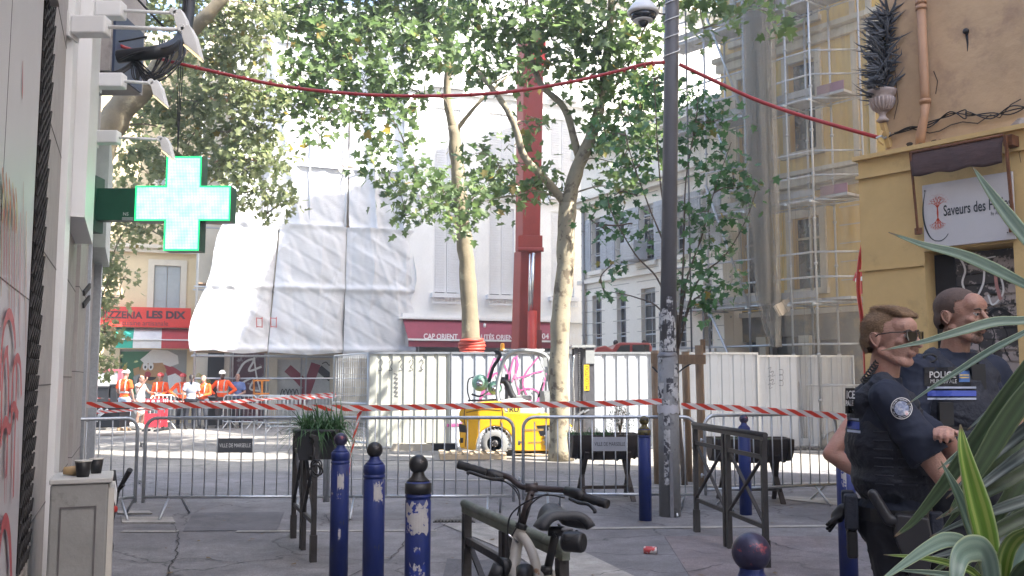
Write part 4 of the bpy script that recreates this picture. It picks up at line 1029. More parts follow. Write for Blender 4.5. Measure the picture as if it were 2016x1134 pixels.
# green pharmacy cross
M_grn = mat('dark_green_box', (.012,.075,.045), .4, var=.15)
mled = bpy.data.materials.new('led_matrix'); mled.use_nodes = True; t = mled.node_tree; N = t.nodes; L = t.links; b = N['Principled BSDF']
tc = N.new('ShaderNodeTexCoord'); mpn = N.new('ShaderNodeMapping'); mpn.inputs['Scale'].default_value = (62,62,62); L.new(tc.outputs['Object'], mpn.inputs[0])
fr_ = N.new('ShaderNodeVectorMath'); fr_.operation = 'FRACTION'; L.new(mpn.outputs[0], fr_.inputs[0])
sb = N.new('ShaderNodeVectorMath'); sb.operation = 'SUBTRACT'; L.new(fr_.outputs[0], sb.inputs[0]); sb.inputs[1].default_value = (.5,.5,.5)
ml = N.new('ShaderNodeVectorMath'); ml.operation = 'MULTIPLY'; L.new(sb.outputs[0], ml.inputs[0]); ml.inputs[1].default_value = (1,0,1)
ln = N.new('ShaderNodeVectorMath'); ln.operation = 'LENGTH'; L.new(ml.outputs[0], ln.inputs[0])
rr = N.new('ShaderNodeMapRange'); rr.inputs[1].default_value = .25; rr.inputs[2].default_value = .48; rr.inputs[3].default_value = 1; rr.inputs[4].default_value = .35; L.new(ln.outputs['Value'], rr.inputs[0])
ns = N.new('ShaderNodeTexNoise'); ns.inputs['Scale'].default_value = 9; L.new(tc.outputs['Object'], ns.inputs['Vector'])
nr = N.new('ShaderNodeMapRange'); nr.inputs[1].default_value = .35; nr.inputs[2].default_value = .65; nr.inputs[3].default_value = .75; nr.inputs[4].default_value = 1.15; L.new(ns.outputs[0], nr.inputs[0])
mu = N.new('ShaderNodeMath'); mu.operation = 'MULTIPLY'; L.new(rr.outputs[0], mu.inputs[0]); L.new(nr.outputs[0], mu.inputs[1])
mu2 = N.new('ShaderNodeMath'); mu2.operation = 'MULTIPLY'; mu2.inputs[1].default_value = .78; L.new(mu.outputs[0], mu2.inputs[0])
b.inputs['Base Color'].default_value = (.02,.1,.07,1); b.inputs['Emission Color'].default_value = (.36,1,.54,1); L.new(mu2.outputs[0], b.inputs['Emission Strength'])
Yc = 10.0; cc = P(365, 403, Yc)
pc = thing('pharmacy_cross', 'lit green cross sign on a dark green bracket', 'sign', tuple(cc))
s = FPX/Yc; HW, AW = 95/s*.995, 35/s*1.0
def cross(hw, aw): return [(-aw,-hw),(aw,-hw),(aw,-aw),(hw,-aw),(hw,aw),(aw,aw),(aw,hw),(-aw,hw),(-aw,aw),(-hw,aw),(-hw,-aw),(-aw,-aw)]
mb = MB(); mb.prism([V((x,-.08,z)) for x, z in cross(HW, AW)], (0,.2,0)); ob = mb.build('case', M_grn, pc)
mb = MB(); hw, aw = HW-.018, AW-.018; c_ = cross(hw, aw)
mb.add([V((x,-.0825,z)) for x, z in c_], [tuple(range(12))]); mb.build('led_face', mled, pc)
mb = MB(); mgl = mat('green_glow_edge', (.02,.3,.1), .4, emit=(.02,.8,.22), estr=.45)
a_ = cross(HW, AW); b_ = cross(HW-.016, AW-.016)
for i in range(12): j = (i+1) % 12; mb.add([V((a_[i][0],-.086,a_[i][1])),V((a_[j][0],-.086,a_[j][1])),V((b_[j][0],-.086,b_[j][1])),V((b_[i][0],-.086,b_[i][1]))], [(0,1,2,3)])
mb.build('glowing_rim', mgl, pc)
mb = MB(); mb.box((-HW-.42,-.06,-AW+.01),(-HW-.001,.08,AW-.02)); mb.build('bracket', M_grn, pc, bevel=.004)
mb = MB(); mb.box((-HW-.56,-.1,-.3),(-HW-.42,.12,.3)); mb.build('wall_plate', M_grn, pc)
mb = MB(); mb.text('NS', (-HW-.13,-.063,-AW+.06), (1,0,0), (0,0,1), height=.035)
for i in range(3): mb.box((-HW-.14,-.063,-AW+.035-.012*i), (-HW-.02,-.061,-AW+.039-.012*i))
mb.build('maker_mark', M_letw, pc)
# concrete cabinet with cups
cab = thing('utility_cabinet', 'grey concrete cabinet against the left wall with cups on top', 'cabinet', tuple(G(165,1200)))
fcb = Frame((P(97,1000,5.35).x, 5.35, 0), (.927, .374), 1)
M_conc = mat('worn_concrete', (.24,.235,.225), .8, var=.12, scale=5, col2=(.17,.165,.155), mscale=4, mthr=.58, msoft=.1, bump=.15, bscale=30)
cu = fcb.px(212,1000)[0]; zt = fcb.px(150,953)[1]
mb = MB(); fcb.box(mb, 0, cu, 0, zt, -.42, 0); mb.build('body', M_conc, cab, True, bevel=.012)
mb = MB(); fcb.box(mb, -.006, cu+.02, zt+.001, zt+.03, -.44, .012); mb.build('lid', mat('pale_cabinet_lid', (.42,.41,.39), .6, var=.08), cab, True, bevel=.006)
mb = MB(); a, b = fcb.px(118,1000)[0], fcb.px(190,1000)[0]; zp = fcb.px(150,997)[1]
fcb.box(mb, a, a+.008, .05, zp, .002, .008); fcb.box(mb, b-.008, b, .05, zp, .002, .008); fcb.box(mb, a+.008, b-.008, zp-.008, zp, .002, .008); mb.build('panel_groove', M_jnt, cab, True)
mb = MB(); fcb.box(mb, cu+.001, cu+.03, 0, zt-.03, -.40, -.02); mb.build('side_plate', mat('cream_side_plate', (.5,.47,.42), .7), cab, True)
mb = MB(); mb.prism([fcb.p(cu+.033,zt-.005,-.03), fcb.p(cu+.045,zt-.06,-.03), fcb.p(cu+.043,zt-.14,-.03), fcb.p(cu+.031,zt-.10,-.03)], fcb.N*-.15); mb.build('torn_tape', M_wht, cab, True)
def cup(px, py, Y, r, h, lb, spoon=False):
    c = P(px, py, Y); c.z = zt+.031
    t = thing('coffee_cup', lb, 'cup', tuple(c)); mb = MB(); mb.lathe((0,0,0), [(r*.72,0),(r*.98,h),(r*.92,h),(r*.68,.01)], 24); mb.build('wall', M_black, t)
    mb = MB(); mb.lathe((0,0,0), [(r*.97,h-.004),(r*1.05,h-.002),(r*1.05,h+.004),(r*.95,h+.004)], 24); mb.build('rim', mat('paper_rim', (.5,.47,.42), .7), t)
    if spoon: mb = MB(); mb.bar((-.01,0,.02),(.012,.01,h+.045), .008, .003); mb.build('stirrer', M_wht, t)
cup(163, 940, 5.5, .046, .09, 'black paper coffee cup with a white stirrer, nearest on the cabinet', True)
cup(189, 935, 5.7, .040, .085, 'black paper coffee cup behind the other cup on the cabinet')
mb = MB(); c = P(137, 935, 5.55); c.z = zt+.06
mb.tube([c+V((-.035,0,0)), c+V((.035,.02,-.003))], .03, 14, rs=[.022,.032]); mb.build('x', mat('kraft_paper', (.36,.25,.13), .8, var=.2), None)
o = bpy.data.objects['x']; o.name = 'crumpled_cup'; o.data.name = 'crumpled_cup'; tag(o, 'crumpled kraft paper cup lying on its side beside the black cups', 'cup')
# kick scooter handlebars just past the cabinet
ks = thing('kick_scooter', 'folded scooter with two black grips leaning behind the concrete cabinet', 'scooter', tuple(G(235,1010)))
mb = MB(); mb.cyl(P(226,1000,8.3), P(233,966,8.3), .014); mb.tube([P(233,966,8.3), P(244,955,8.2)], .012, 8); mb.cyl(P(226,1000,8.3), V((P(226,1000,8.3).x-.06,8.3,.12)), .02); mb.build('stem', M_black, ks, True)
mb = MB(); mb.tube([P(228,968,8.3),P(222,927,8.35)], .02, 10, rs=[.017,.026]); mb.build('grip', M_rub, ks, True)
mb = MB(); mb.tube([P(233,966,8.3),P(256,925,8.15)], .02, 10, rs=[.016,.024]); mb.build('grip', M_rub, ks, True)
bs = V((P(226,1000,8.3).x-.06,8.3,0))
mb = MB(); mb.bar(bs+V((-.0,0,.1)), bs+V((-.35,.35,.08)), .11, .03); mb.build('deck', M_black, ks, True)
for dd in (V((0.03,-.03,.06)), V((-.4,.4,.06))):
    mb = MB(); mb.tube([bs+dd+V((-.015,-.015,0)), bs+dd+V((.015,.015,0))], .06, 16); mb.build('wheel', M_rub, ks, True)
mb = MB(); mb.ell(P(227,1002,8.28), (.02,.02,.03)); mb.build('tail_light', M_red, ks, True)
# ================================================================ LAMP POST, CAMERA, CABLE
lp = thing('lamp_post', 'tall grey steel lamp post plastered with torn stickers', 'lamp post', (P(1319,1008,10.45).x,10.45,0))
M_post = mat('grey_post_paint', (.16,.16,.175), .5, .2, var=.12, scale=3)
x_ = P(1319,1008,10.45).x; tp0 = P(1324,-60,10.45)
mb = MB(); mb.tube([(x_,10.45,0),(x_+.002,10.45,1.75)], .11, 24, rs=[.118,.112]); mb.build('base', mat('worn_grey_base', (.19,.19,.195), .6, var=.2, scale=5, col2=(.09,.09,.1), mscale=5, mthr=.55), lp, True)
mb = MB(); mb.tube([(x_+.002,10.45,1.75),(tp0.x,10.45,tp0.z),(tp0.x+.05,10.45,tp0.z+3)], .085, 24, rs=[.092,.078,.07]); mb.build('shaft', M_post, lp, True)
mb = MB(); mb.lathe((x_,10.45,1.73), [(.112,0),(.114,.02),(.094,.06)], 24); mb.build('collar', M_post, lp, True)
mb = MB(); mb.box((x_-.02,10.31,0),(x_+.02,10.333,.7)); mb.build('door_hinge', M_post, lp, True)
tpz = tp0.z+3; mb = MB(); mb.tube(bez([(tp0.x+.05,10.45,tpz),(tp0.x+.1,10.3,tpz+.5),(tp0.x,9.6,tpz+.75),(tp0.x,9.0,tpz+.8)]), .04, 12); mb.build('arm', M_post, lp, True)
mb = MB(); mb.box((tp0.x-.15,8.3,tpz+.76),(tp0.x+.15,9.0,tpz+.88)); mb.build('lantern', M_post, lp, True, bevel=.03)
# wrapped wire
mb = MB(); pts = []
for i in range(140):
    t = i/139; z = P(1320,125,10.45).z+t*1.55; a = t*2*math.pi*7.5+1; xx = x_+(tp0.x-x_)*(z-1.75)/(tp0.z-1.75); pts.append(V((xx+.092*math.cos(a), 10.45+.092*math.sin(a), z+.03*math.sin(a))))
mb.tube(pts, .007, 6); mb.build('white_wire', M_white, lp, True)
# stickers as curved patches on the post
M_stk = mat('torn_stickers', (.42,.42,.43), .7, var=.3, scale=14, col2=(.05,.05,.06), mscale=13, mthr=.50, msoft=.04, stretch=(1,1,1))
mb = MB()
def patch(mb, cx, cy, r, z0, z1, a0, a1, n=6):
    vs = []; 
    for k in range(n+1):
        a = a0+(a1-a0)*k/n
        for z in (z0, z1): vs.append(V((cx+r*math.cos(a), cy+r*math.sin(a), z+.01*math.sin(k*2.1)*(1 if z == z0 else -1))))
    mb.add(vs, [(2*k, 2*k+2, 2*k+3, 2*k+1) for k in range(n)])
for i in range(34):
    z = 1.15+1.2*random.random(); h = .05+.13*random.random(); a = -math.pi*random.random(); rr_ = .1165 if z+h < 1.73 else .0945
    if z < 1.75 < z+h: z = 1.80; rr_ = .0945
    patch(mb, x_+.002, 10.45, rr_+.0008*(i % 6), z, z+h, a-.25-.3*random.random(), a+.25)
for i in range(3): patch(mb, x_, 10.45, .119, .35+.32*i, .62+.32*i, -2.2, -1.6)
mb.build('sticker', M_stk, lp, True)
mb = MB(); patch(mb, x_, 10.45, .122, 1.12, 1.21, -math.pi, 0, 14); mb.build('tape_wrap', mat('pale_tape', (.42,.42,.46), .5), lp, True)
# cctv dome
cc = thing('security_camera', 'white dome security camera hanging from a bracket by the lamp post', 'camera', tuple(P(1266,30,10.3)))
cp = P(1266, 22, 10.3); k = 10.3/FPX
mb = MB(); mb.lathe(cp, [(5*k,26*k),(14*k,22*k),(24*k,12*k),(32*k,0),(32*k,-5*k),(28*k,-7*k)], 32); mb.build('shell', M_wht, cc, True)
mb = MB(); mb.lathe(cp, [(27*k,-7*k),(26*k,-14*k),(21*k,-19*k),(20*k,-19*k)], 32); mb.build('sensor_ring', M_glass, cc, True)
mb = MB(); mb.lathe(cp, [(20*k,-19*k),(20*k,-21*k),(11*k,-22*k)], 32); mb.build('lower_ring', M_wht, cc, True)
mb = MB(); mb.ell(cp+V((0,0,-24*k)), 10.5*k, 20, 12); mb.build('dome', M_glass, cc, True)
mb = MB(); mb.tube(bez([cp+V((0,0,26*k)), cp+V((0,0,60*k)), cp+V((.15,.05,75*k)), V((x_+.05,10.4,cp.z+78*k))]), .022, 10); mb.build('bracket', M_wht, cc, True)
mb = MB(); mb.tube(bez([P(1290,-10,10.3),P(1298,10,10.3),P(1296,25,10.33),P(1310,28,10.36)]), .008, 6); mb.build('lead', M_black, cc, True)
# red cable across the street
rc = thing('red_cable', 'thick red cable strung above the street from the left building to the ochre shop', 'cable', tuple(P(1000,180,10.3)))
mb = MB(); Y = 10.35
mb.tube(bez([P(236,90,9.9),P(300,112,10),P(430,143,10.1),P(560,170,10.2),P(700,185,10.3),P(840,189,10.33),P(980,183,10.33),P(1100,166,10.33),P(1200,144,10.33),P(1270,126,10.32),P(1306,123,10.32)], 10), .019, 10); mb.build('span', mat('red_sheath', (.33,.03,.03), .4, var=.2, scale=30), rc, True)
mb = MB(); mb.tube(bez([P(1338,127,10.32),P(1400,156,10.2),P(1480,193,10.0),P(1560,222,9.8),P(1640,246,9.6),P(1730,271,9.45)], 10), .021, 10); mb.build('span', MC['red_sheath'], rc, True)
mb = MB()
for i in range(26):
    t = i/25; pts = [P(236,90,9.9),P(430,143,10.1),P(700,185,10.3),P(980,183,10.33),P(1200,144,10.33),P(1306,123,10.32)]
    bb2 = bez(pts, 5); p = bb2[i]; mb.ell(p, (.02,.025,.025), 8, 6)
mb.build('tie', MC['red_sheath'], rc, True)
mb = MB(); mb.tube(bez([P(1725,272,9.42),P(1735,268,9.42),P(1742,272,9.45),P(1752,262,9.5)]), .012, 8); mb.build('hook', M_galv, rc, True)
# ================================================================ STREET FURNITURE
M_blue = mat('blue_bollard_paint', (.008,.020,.12), .5, var=.25, scale=7, col2=(.035,.04,.06), mscale=16, mthr=.61, msoft=.03, bump=.2, bscale=25, stretch=(1,1,.45))
M_ball = mat('scuffed_dark_blue_ball', (.035,.04,.085), .45, .2, var=.3, scale=10, col2=(.13,.12,.13), mscale=13, mthr=.56, msoft=.06)
M_ballr = mat('reddish_scuffed_ball', (.028,.026,.06), .38, .2, var=.5, scale=30, col2=(.24,.045,.06), mscale=14, mthr=.56, msoft=.05)
M_balk = mat('blackened_ball', (.02,.02,.022), .45, .2, var=.3, scale=10, col2=(.16,.13,.12), mscale=14, mthr=.58, msoft=.05)
M_bald = mat('gold_flecked_ball', (.10,.075,.02), .5, .2, var=.4, scale=12, col2=(.02,.02,.02), mscale=14, mthr=.5, msoft=.05)
M_torn = mat('torn_sticker', (.40,.385,.38), .7, var=.15, scale=12, col2=(.012,.030,.20), mscale=11, mthr=.5, msoft=.02)
def bollard(px, ptop, label, ball, stick=(), neck=None, s=1.0):
    # ball top height 1.10 m -> distance from the top pixel
    Hb = 1.10; r = ray(px, ptop); Y = r.y*(Hb-CAMZ)/r.z; x = P(px, ptop, Y).x
    t = thing('bollard', label, 'bollard', (x, Y, 0), 0, 'blue ball-topped street bollards')
    r_ = .0675
    mb = MB(); mb.lathe((0,0,0), [(r_,0),(r_,.865),(r_*.96,.868),(r_*.96,.878),(r_*1.02,.88),(r_*1.02,.893),(r_*.96,.896),(r_*.96,.905),(r_*1.02,.908),(r_*1.0,.95),(r_*.9,.962)], 32); mb.build('shaft', M_blue, t)
    mb = MB(); mb.lathe((0,0,.9), [(r_*.9,.062),(r_*.74,.074),(r_*.54,.088),(r_*.46,.102),(r_*.45,.12)], 28); mb.build('neck', neck or M_blue, t)
    mb = MB(); mb.ell((0,0,1.05), .0505, 28, 18); mb.build('ball', ball, t)
    if neck: mb = MB(); mb.lathe((0,0,0), [(r_*1.04,.9),(r_*1.04,.955)], 32); mb.build('band', neck, t)
    if stick:
        mb = MB()
        for (a, z0, z1, wd) in stick:
            a0 = -math.pi/2+a; n = 10
            vs = []; 
            for k in range(n+1):
                aa = a0-wd/2+wd*k/n
                for q, z in enumerate((z0, z1)):
                    e = (.012*math.sin(k*2.3+a*5)+.008*math.sin(k*5.1)) * (1 if min(k, n-k) else 3); vs.append(V(((r_+.0012)*math.cos(aa), (r_+.0012)*math.sin(aa), z+(e if q else -e*.7))))
            mb.add(vs, [(2*k,2*k+2,2*k+3,2*k+1) for k in range(n)])
        mb.build('torn_sticker', M_torn, t)
    return t
bollard(671, 852, 'blue bollard with reddish ball and small torn sticker, leftmost of three', M_ballr, [(.25,.70,.80,.7),(.1,.635,.655,.45),(-.75,.66,.68,.25),(.2,.34,.42,.25)])
bollard(738, 870, 'blue bollard with a torn white patch near its top, middle of three', M_balk, [(.6,.74,.85,1.0)])
bollard(824, 895, 'blue bollard with a large torn poster under its blackened neck, rightmost of three', M_balk, [(0,.70,.855,2.0),(.05,.60,.63,.5),(.1,.475,.54,1.3)], neck=M_balk)
bollard(1268, 819, 'blue bollard with a gold flecked top beside the lamp post', M_bald, [], neck=M_bald)
bollard(1464, 816, 'blue bollard seen behind the iron cross-braced rack', M_ballr)
bollard(1662, 850, 'blue bollard with a small torn label, standing left of the police officers', M_ballr, [(-.55,.70,.83,.55),(-.3,.87,.90,.7)])
bollard(1478, 1048, 'bollard showing only its big red and blue marbled ball at the bottom edge', M_ballr)
# --- cross-braced iron racks
def rack(p0, p1, H, label, rail_m=M_dkiron, zr=.16):
    p0, p1 = V((*p0,0)), V((*p1,0)); L = (p1-p0).length; a = math.atan2((p1-p0).y, (p1-p0).x)
    t = thing('iron_rack', label, 'railing', tuple(p0), a, 'dark iron cross-braced street racks')
    mb = MB(); mb.tube([(-.05,0,H-.022),(L+.05,0,H-.022)], .022, 14); mb.box((-.045,-.016,H-.066),(L+.045,.016,H-.035)); mb.build('top_rail', rail_m, t)
    xs_ = [0, L*.5-.045, L*.5+.045, L]
    for x in xs_:
        mb = MB(); mb.box((x-.025,-.02,.0),(x+.025,.02,H-.067))
        if x in (0, L): mb.box((x-.032,-.027,.0),(x+.032,.027,.22))
        mb.build('post', M_dkiron, t)
    for z, nm in ((.30,'lower_rail'),(H-.22,'upper_rail')):
        mb = MB()
        for a_, b_ in ((.026, L*.5-.071),(L*.5+.071, L-.026)): mb.box((a_,-.012,z),(b_,.012,z+.035))
        mb.build(nm, M_dkiron, t)
    for a_, b_ in ((.03, L*.5-.075),(L*.5+.075, L-.03)):
        for s_ in (0, 1):
            mb = MB(); z0, z1 = .34, H-.225; y = .008 if s_ else -.008
            mb.bar((a_, y, z1 if s_ else z0), (b_, y, z0 if s_ else z1), .014, .028, (0,1,0)); mb.build('cross_brace', M_dkiron, t)
    mb = MB()
    for x in xs_[::3]: mb.box((x-.012,-.0225,H-.2),(x-.004,-.0205,H-.1)); mb.box((x+.004,-.0225,H-.2),(x+.012,-.0205,H-.1))
    mb.build('slot', M_black, t)
    return t
g0, g1 = G(577,1060), G(616,1107)
rack((g0.x,g0.y), (g1.x,g1.y), 1.03, 'iron rack seen almost end-on with a flower box hooked on it')
g0, g1 = G(1372,1048), G(1500,1082); 
rack((g0.x,g0.y), (P(1502,850,7.65).x,7.65), 1.07, 'iron rack standing behind the big marbled ball of a bollard')
a, b = P(919,985,5.0), P(1106,1068,3.76)
M_mossy = mat('mossy_iron_rail', (.11,.125,.10), .75, .1, var=.2, scale=12, col2=(.17,.17,.16), mscale=6, mthr=.5, msoft=.15)
rack((a.x,a.y), (b.x,b.y), .865, 'iron rack with a mossy top rail that the bicycle leans against', M_mossy)
# black hand grip knob + cable lock on left rack
lk = thing('cable_lock', 'coiled black bicycle lock hanging on the end post of the left rack', 'lock', tuple(P(620,920,7.75)))
mb = MB(); pts = []
for i in range(90): t = i/89; a = t*2*math.pi*3.6; p = P(622,925-5*math.sin(t*3)+t*6,7.62); pts.append(p+V((.045*math.cos(a)+.012*math.sin(3*t*6), .03*math.sin(a*.5), .055*math.sin(a)+.02*math.cos(t*9))))
mb.tube(pts, .007, 6); mb.tube([P(619,880,7.66),P(620,920,7.66)], .006, 6); mb.build('cable', M_black, lk, True)
mb = MB(); mb.cyl(P(611,925,7.6), P(609,945,7.6), .018); mb.build('lock_barrel', M_black, lk, True)
# flower box on the left rack
fb = thing('flower_box', 'dark grey plastic pot with arching green spider plants hooked on the left rack', 'planter', tuple(P(628,890,8.35)))
M_pot = mat('dark_grey_pot', (.045,.045,.05), .55, var=.15)
def tapered(mb, c, w0, w1, d0, d1, h):
    vs = [V(c)+V((sx*w/2, sy*d/2, z)) for z, w, d in ((0,w0,d0),(h,w1,d1)) for sx, sy in ((-1,-1),(1,-1),(1,1),(-1,1))]
    mb.add(vs, [(3,2,1,0),(4,5,6,7),(0,1,5,4),(1,2,6,5),(2,3,7,6),(3,0,4,7)])
mb = MB(); c = P(612,905,8.2); tapered(mb, c, .17, .24, .17, .26, .26); c2 = P(634,905,8.25); tapered(mb, V((c2.x+.02,8.3,c.z)), .16, .24, .17, .26, .26); mb.build('pot', M_pot, fb, True, bevel=.006)
mb = MB(); zt_ = c.z+.262; mb.box((c.x-.13,8.05,zt_-.02),(c2.x+.16,8.45,zt_)); mb.build('rim', M_pot, fb, True, bevel=.006)
M_grass = mat('spider_plant_leaf', (.055,.13,.045), .55, var=.3, scale=3, trans=.25)
def blade(mb, p, d, L, wd, droop, n=7):
    p = V(p); d = V(d).normalized(); pts = []
    for i in range(n+1):
        t = i/n; pts.append(p + d*L*t + V((0,0,-droop*t*t*L)))
    side_ = d.cross(V((0,0,1)));
    if side_.length < .05: side_ = V((1,0,0))
    side_.normalize(); vs = []
    for i, q in enumerate(pts):
        t = i/n; ww = wd*(.6+.8*t if t < .3 else .84*(1-t)**.7/(.7**.7)+.0)*.5
        vs += [q-side_*ww, q+V((0,0,-ww*.25)), q+side_*ww]
    mb.add(vs, [f for i in range(n) for f in ((3*i,3*i+1,3*i+4,3*i+3),(3*i+1,3*i+2,3*i+5,3*i+4))])
mb = MB()
for i in range(420):
    a = random.random()*2*math.pi; el = random.uniform(.1,1.5); x = random.uniform(-.12,.30)
    blade(mb, (c.x+x*.9, 8.25+random.uniform(-.1,.1), zt_-.01), (math.cos(a)*math.cos(el), math.sin(a)*math.cos(el), math.sin(el)), random.uniform(.2,.46), .015, random.uniform(.3,1.0))
mb.build('spider_plant', M_grass, fb, True)
# --- crowd barriers
def barrier(p0, p1, label, sign=False, m=M_galv, H=1.07, zb=.22, feet=True, rad=.019, name='crowd_barrier', legs=(.14,.86), group='steel crowd barriers across the street', splay=.28, nb=None):
    p0, p1 = V((p0[0],p0[1],0)), V((p1[0],p1[1],0)); L = (p1-p0).length; a = math.atan2((p1-p0).y, (p1-p0).x)
    t = thing(name, label, 'barrier', tuple(p0), a, group)
    rr_ = .13; n = 7
    arc0 = [(rr_-rr_*math.cos(k/n*math.pi/2), 0, H-rr_+rr_*math.sin(k/n*math.pi/2)) for k in range(n+1)]
    arc1 = [(L-x, 0, z) for x, y, z in arc0[::-1]]
    mb = MB(); mb.tube([(0,0,zb-.06),(0,0,H-rr_-.01)]+arc0+arc1+[(L,0,H-rr_-.01),(L,0,zb-.06)], rad, 10); mb.build('frame', m, t)
    mb = MB(); mb.tube([(0,0,zb),(L,0,zb)], rad*.9, 10); mb.build('bottom_rail', m, t)
    nb = nb or int(L/.125); mb = MB()
    sx0, sx1 = L*.38, L*.62
    for i in range(1, nb):
        x = L*i/nb
        zt2 = H-.005 if rr_ < x < L-rr_ else H-rr_*.4
        mb.tube([(x,0,zb),(x,0,zt2)], .0075, 7)
    mb.build('bar', m, t)
    for s_ in legs:
        x = L*s_
        if feet:
            mb = MB(); mb.tube([(x,0,zb-.01),(x,-splay,.015)], .015, 8); mb.tube([(x+.14,0,zb-.01),(x+.14,splay,.015)], .015, 8); mb.build('foot', m, t)
    mb = MB(); mb.box((-.055,-.012,.78),(-.019,.012,.80)); mb.box((-.055,-.012,.38),(-.019,.012,.40)); mb.tube([(-.045,0,.36),(-.045,0,.41)], .012, 8); mb.tube([(-.045,0,.76),(-.045,0,.81)], .012, 8); mb.build('coupling', m, t)
    if sign:
        xm = L*.5; w2 = .185; z1 = H-.22; z0 = z1-.155
        mb = MB(); mb.box((xm-w2,-.016,z0),(xm+w2,-.010,z1)); sp_ = mb.build('name_plate', sign[0], t)
        mb = MB(); mb.text('VILLE DE MARSEILLE', (xm,-.0175,(z0+z1)/2-.02), (1,0,0), (0,0,1), width=.34, height=.042, align='C'); mb.build('lettering', sign[1], sp_)
    return t
M_plate = mat('grey_name_plate', (.30,.31,.34), .5); M_plated = mat('dark_name_plate', (.07,.075,.085), .5); M_blk = mat('black_ink', (.015,.015,.02), .6)
BY = lambda px: 10.55+ (px-280)*.0004
def bp2(px, Y): return (P(px,900,Y).x, Y)
barrier(bp2(60,9.7), bp2(269,10.35), 'short visible end of a crowd barrier against the left building')
barrier(bp2(285,10.35), bp2(640,10.4), 'crowd barrier with a dark VILLE DE MARSEILLE plate, left of the flower box', (M_plated, M_letw))
barrier(bp2(647,10.4), bp2(1011,10.45), 'crowd barrier between the blue bollards and the forklift, behind the bicycle')
barrier(bp2(1030,10.6), bp2(1371,10.6), 'crowd barrier with a pale VILLE DE MARSEILLE plate in front of the barrel planter', (M_plate, M_blk))
barrier(bp2(1388,11.0), bp2(1648,11.6), 'crowd barrier between the iron rack and the police officers', legs=(.1,.82))
# --- barrel planters
M_brl = mat('dark_stained_barrel', (.045,.035,.03), .7, var=.25, scale=3, stretch=(1,8,8)); M_hoop = M_dkiron
def planter(px0, px1, pyt, pyb, Y, ang, label):
    a, b = P(px0,pyt,Y), P(px1,pyt,Y); L = (b-a).length; c = (a+b)/2; zt2 = a.z; h = zt2-P(px0,pyb,Y).z; 
    t = thing('barrel_planter', label, 'planter', (c.x, Y, 0), ang, 'half-barrel planters on trestle legs')
    r = h
    mb = MB(); n = 14; k = 9; vs = []
    for i in range(k+1):
        u = i/k*2-1; rr_ = r*(1-.10*u*u)
        for j in range(n+1): aa = math.pi+math.pi*j/n; vs.append(V((u*L/2, rr_*math.cos(aa), zt2+rr_*math.sin(aa))))
    mb.sh(); mb.add(vs, [(i*(n+1)+j, i*(n+1)+j+1, (i+1)*(n+1)+j+1, (i+1)*(n+1)+j) for i in range(k) for j in range(n)]); mb.sh(False)
    for i in (0, k): mb.face([o for o in range(i*(n+1), (i+1)*(n+1))] if i else list(range(n, -1, -1)))
    mb.build('barrel', M_brl, t)
    mb = MB(); mb.box((-L/2*.98,-r*.86,zt2-.04),(L/2*.98,r*.86,zt2-.015)); mb.build('soil', mat('potting_soil', (.03,.022,.016), .95), t)
    for u in (-.85, -.35, .35, .85):
        mb = MB(); rr_ = r*(1-.10*u*u)+.006; mb.tube([(u*L/2, rr_*math.cos(math.pi+math.pi*j/n), zt2+rr_*math.sin(math.pi+math.pi*j/n)) for j in range(n+1)], .008, 6); mb.build('hoop', M_hoop, t)
    for s_ in (-1, 1):
        x = s_*L*.30
        for q in (-1, 1):
            mb = MB(); mb.bar((x-.0,q*r*.75*-1,zt2-h*.62),(x+s_*.05,q*.26,0), .055, .035); mb.build('leg', M_brl, t)
        mb = MB(); mb.bar((x+s_*.03,-.2,.16),(x+s_*.03,.2,.16), .03, .04); mb.build('stretcher', M_brl, t)
    mb = MB(); mb.box((-L*.33,-.015,.13),(L*.33,.015,.17)); mb.build('crossbar', M_brl, t)
    return t, c, zt2, L, r
t, c, zt2, L, r = planter(1122, 1258, 854, 906, 11.9, R(4), 'half-barrel planter with grassy plants and a small olive bush, beside the plane trunk')
mb = MB()
for i in range(150): a = random.random()*6.28; el = random.uniform(.2,1.3); blade(mb, (random.uniform(-.45,.12), random.uniform(-.15,.15), zt2-.03), (math.cos(a)*math.cos(el), math.sin(a)*math.cos(el), math.sin(el)), random.uniform(.15,.32), .012, random.uniform(.4,1.0))
mb.build('grass_tuft', M_grass, t)
mb = MB()
for i in range(16):
    a = random.random()*6.28; tipp = V((.20+.2*math.cos(a)*random.random(), .12*math.sin(a), zt2+.15+.22*random.random())); mb.tube(bez([(.20,0,zt2-.04), V((.20,0,zt2+.1)).lerp(tipp,.3), tipp], 4), .004, 5)
sh_ = mb.build('shrub_stem', M_wood, t)
mb = MB()
for i in range(700):
    a = random.random()*6.28; rr_ = .19*random.random()**.6; z = zt2+.03+.36*random.random(); rr_ *= 1-.6*abs((z-zt2-.12)/.3); p = V((.20+rr_*math.cos(a), rr_*.8*math.sin(a), z)); d = V((random.uniform(-1,1), random.uniform(-1,1), random.uniform(-.5,1))).normalized(); s1_ = d.cross(V((0,.3,1))).normalized()*.006
    mb.add([p-s1_*.3, p+d*.015-s1_, p+d*.03, p+d*.015+s1_], [(0,1,2,3)])
mb.build('shrub_leaves', mat('dark_bush_leaf', (.04,.07,.035), .6, var=.4), t)
t, c, zt2, L, r = planter(1396, 1552, 862, 912, 11.7, R(-3), 'half-barrel planter with sparse grass, behind the iron rack')
mb = MB()
for i in range(90): a = random.random()*6.28; el = random.uniform(.2,1.1); blade(mb, (random.uniform(-.45,.3), random.uniform(-.15,.15), zt2-.03), (math.cos(a)*math.cos(el), math.sin(a)*math.cos(el), math.sin(el)), random.uniform(.1,.2), .010, random.uniform(.4,1.0))
mb.build('grass_tuft', M_grass, t)
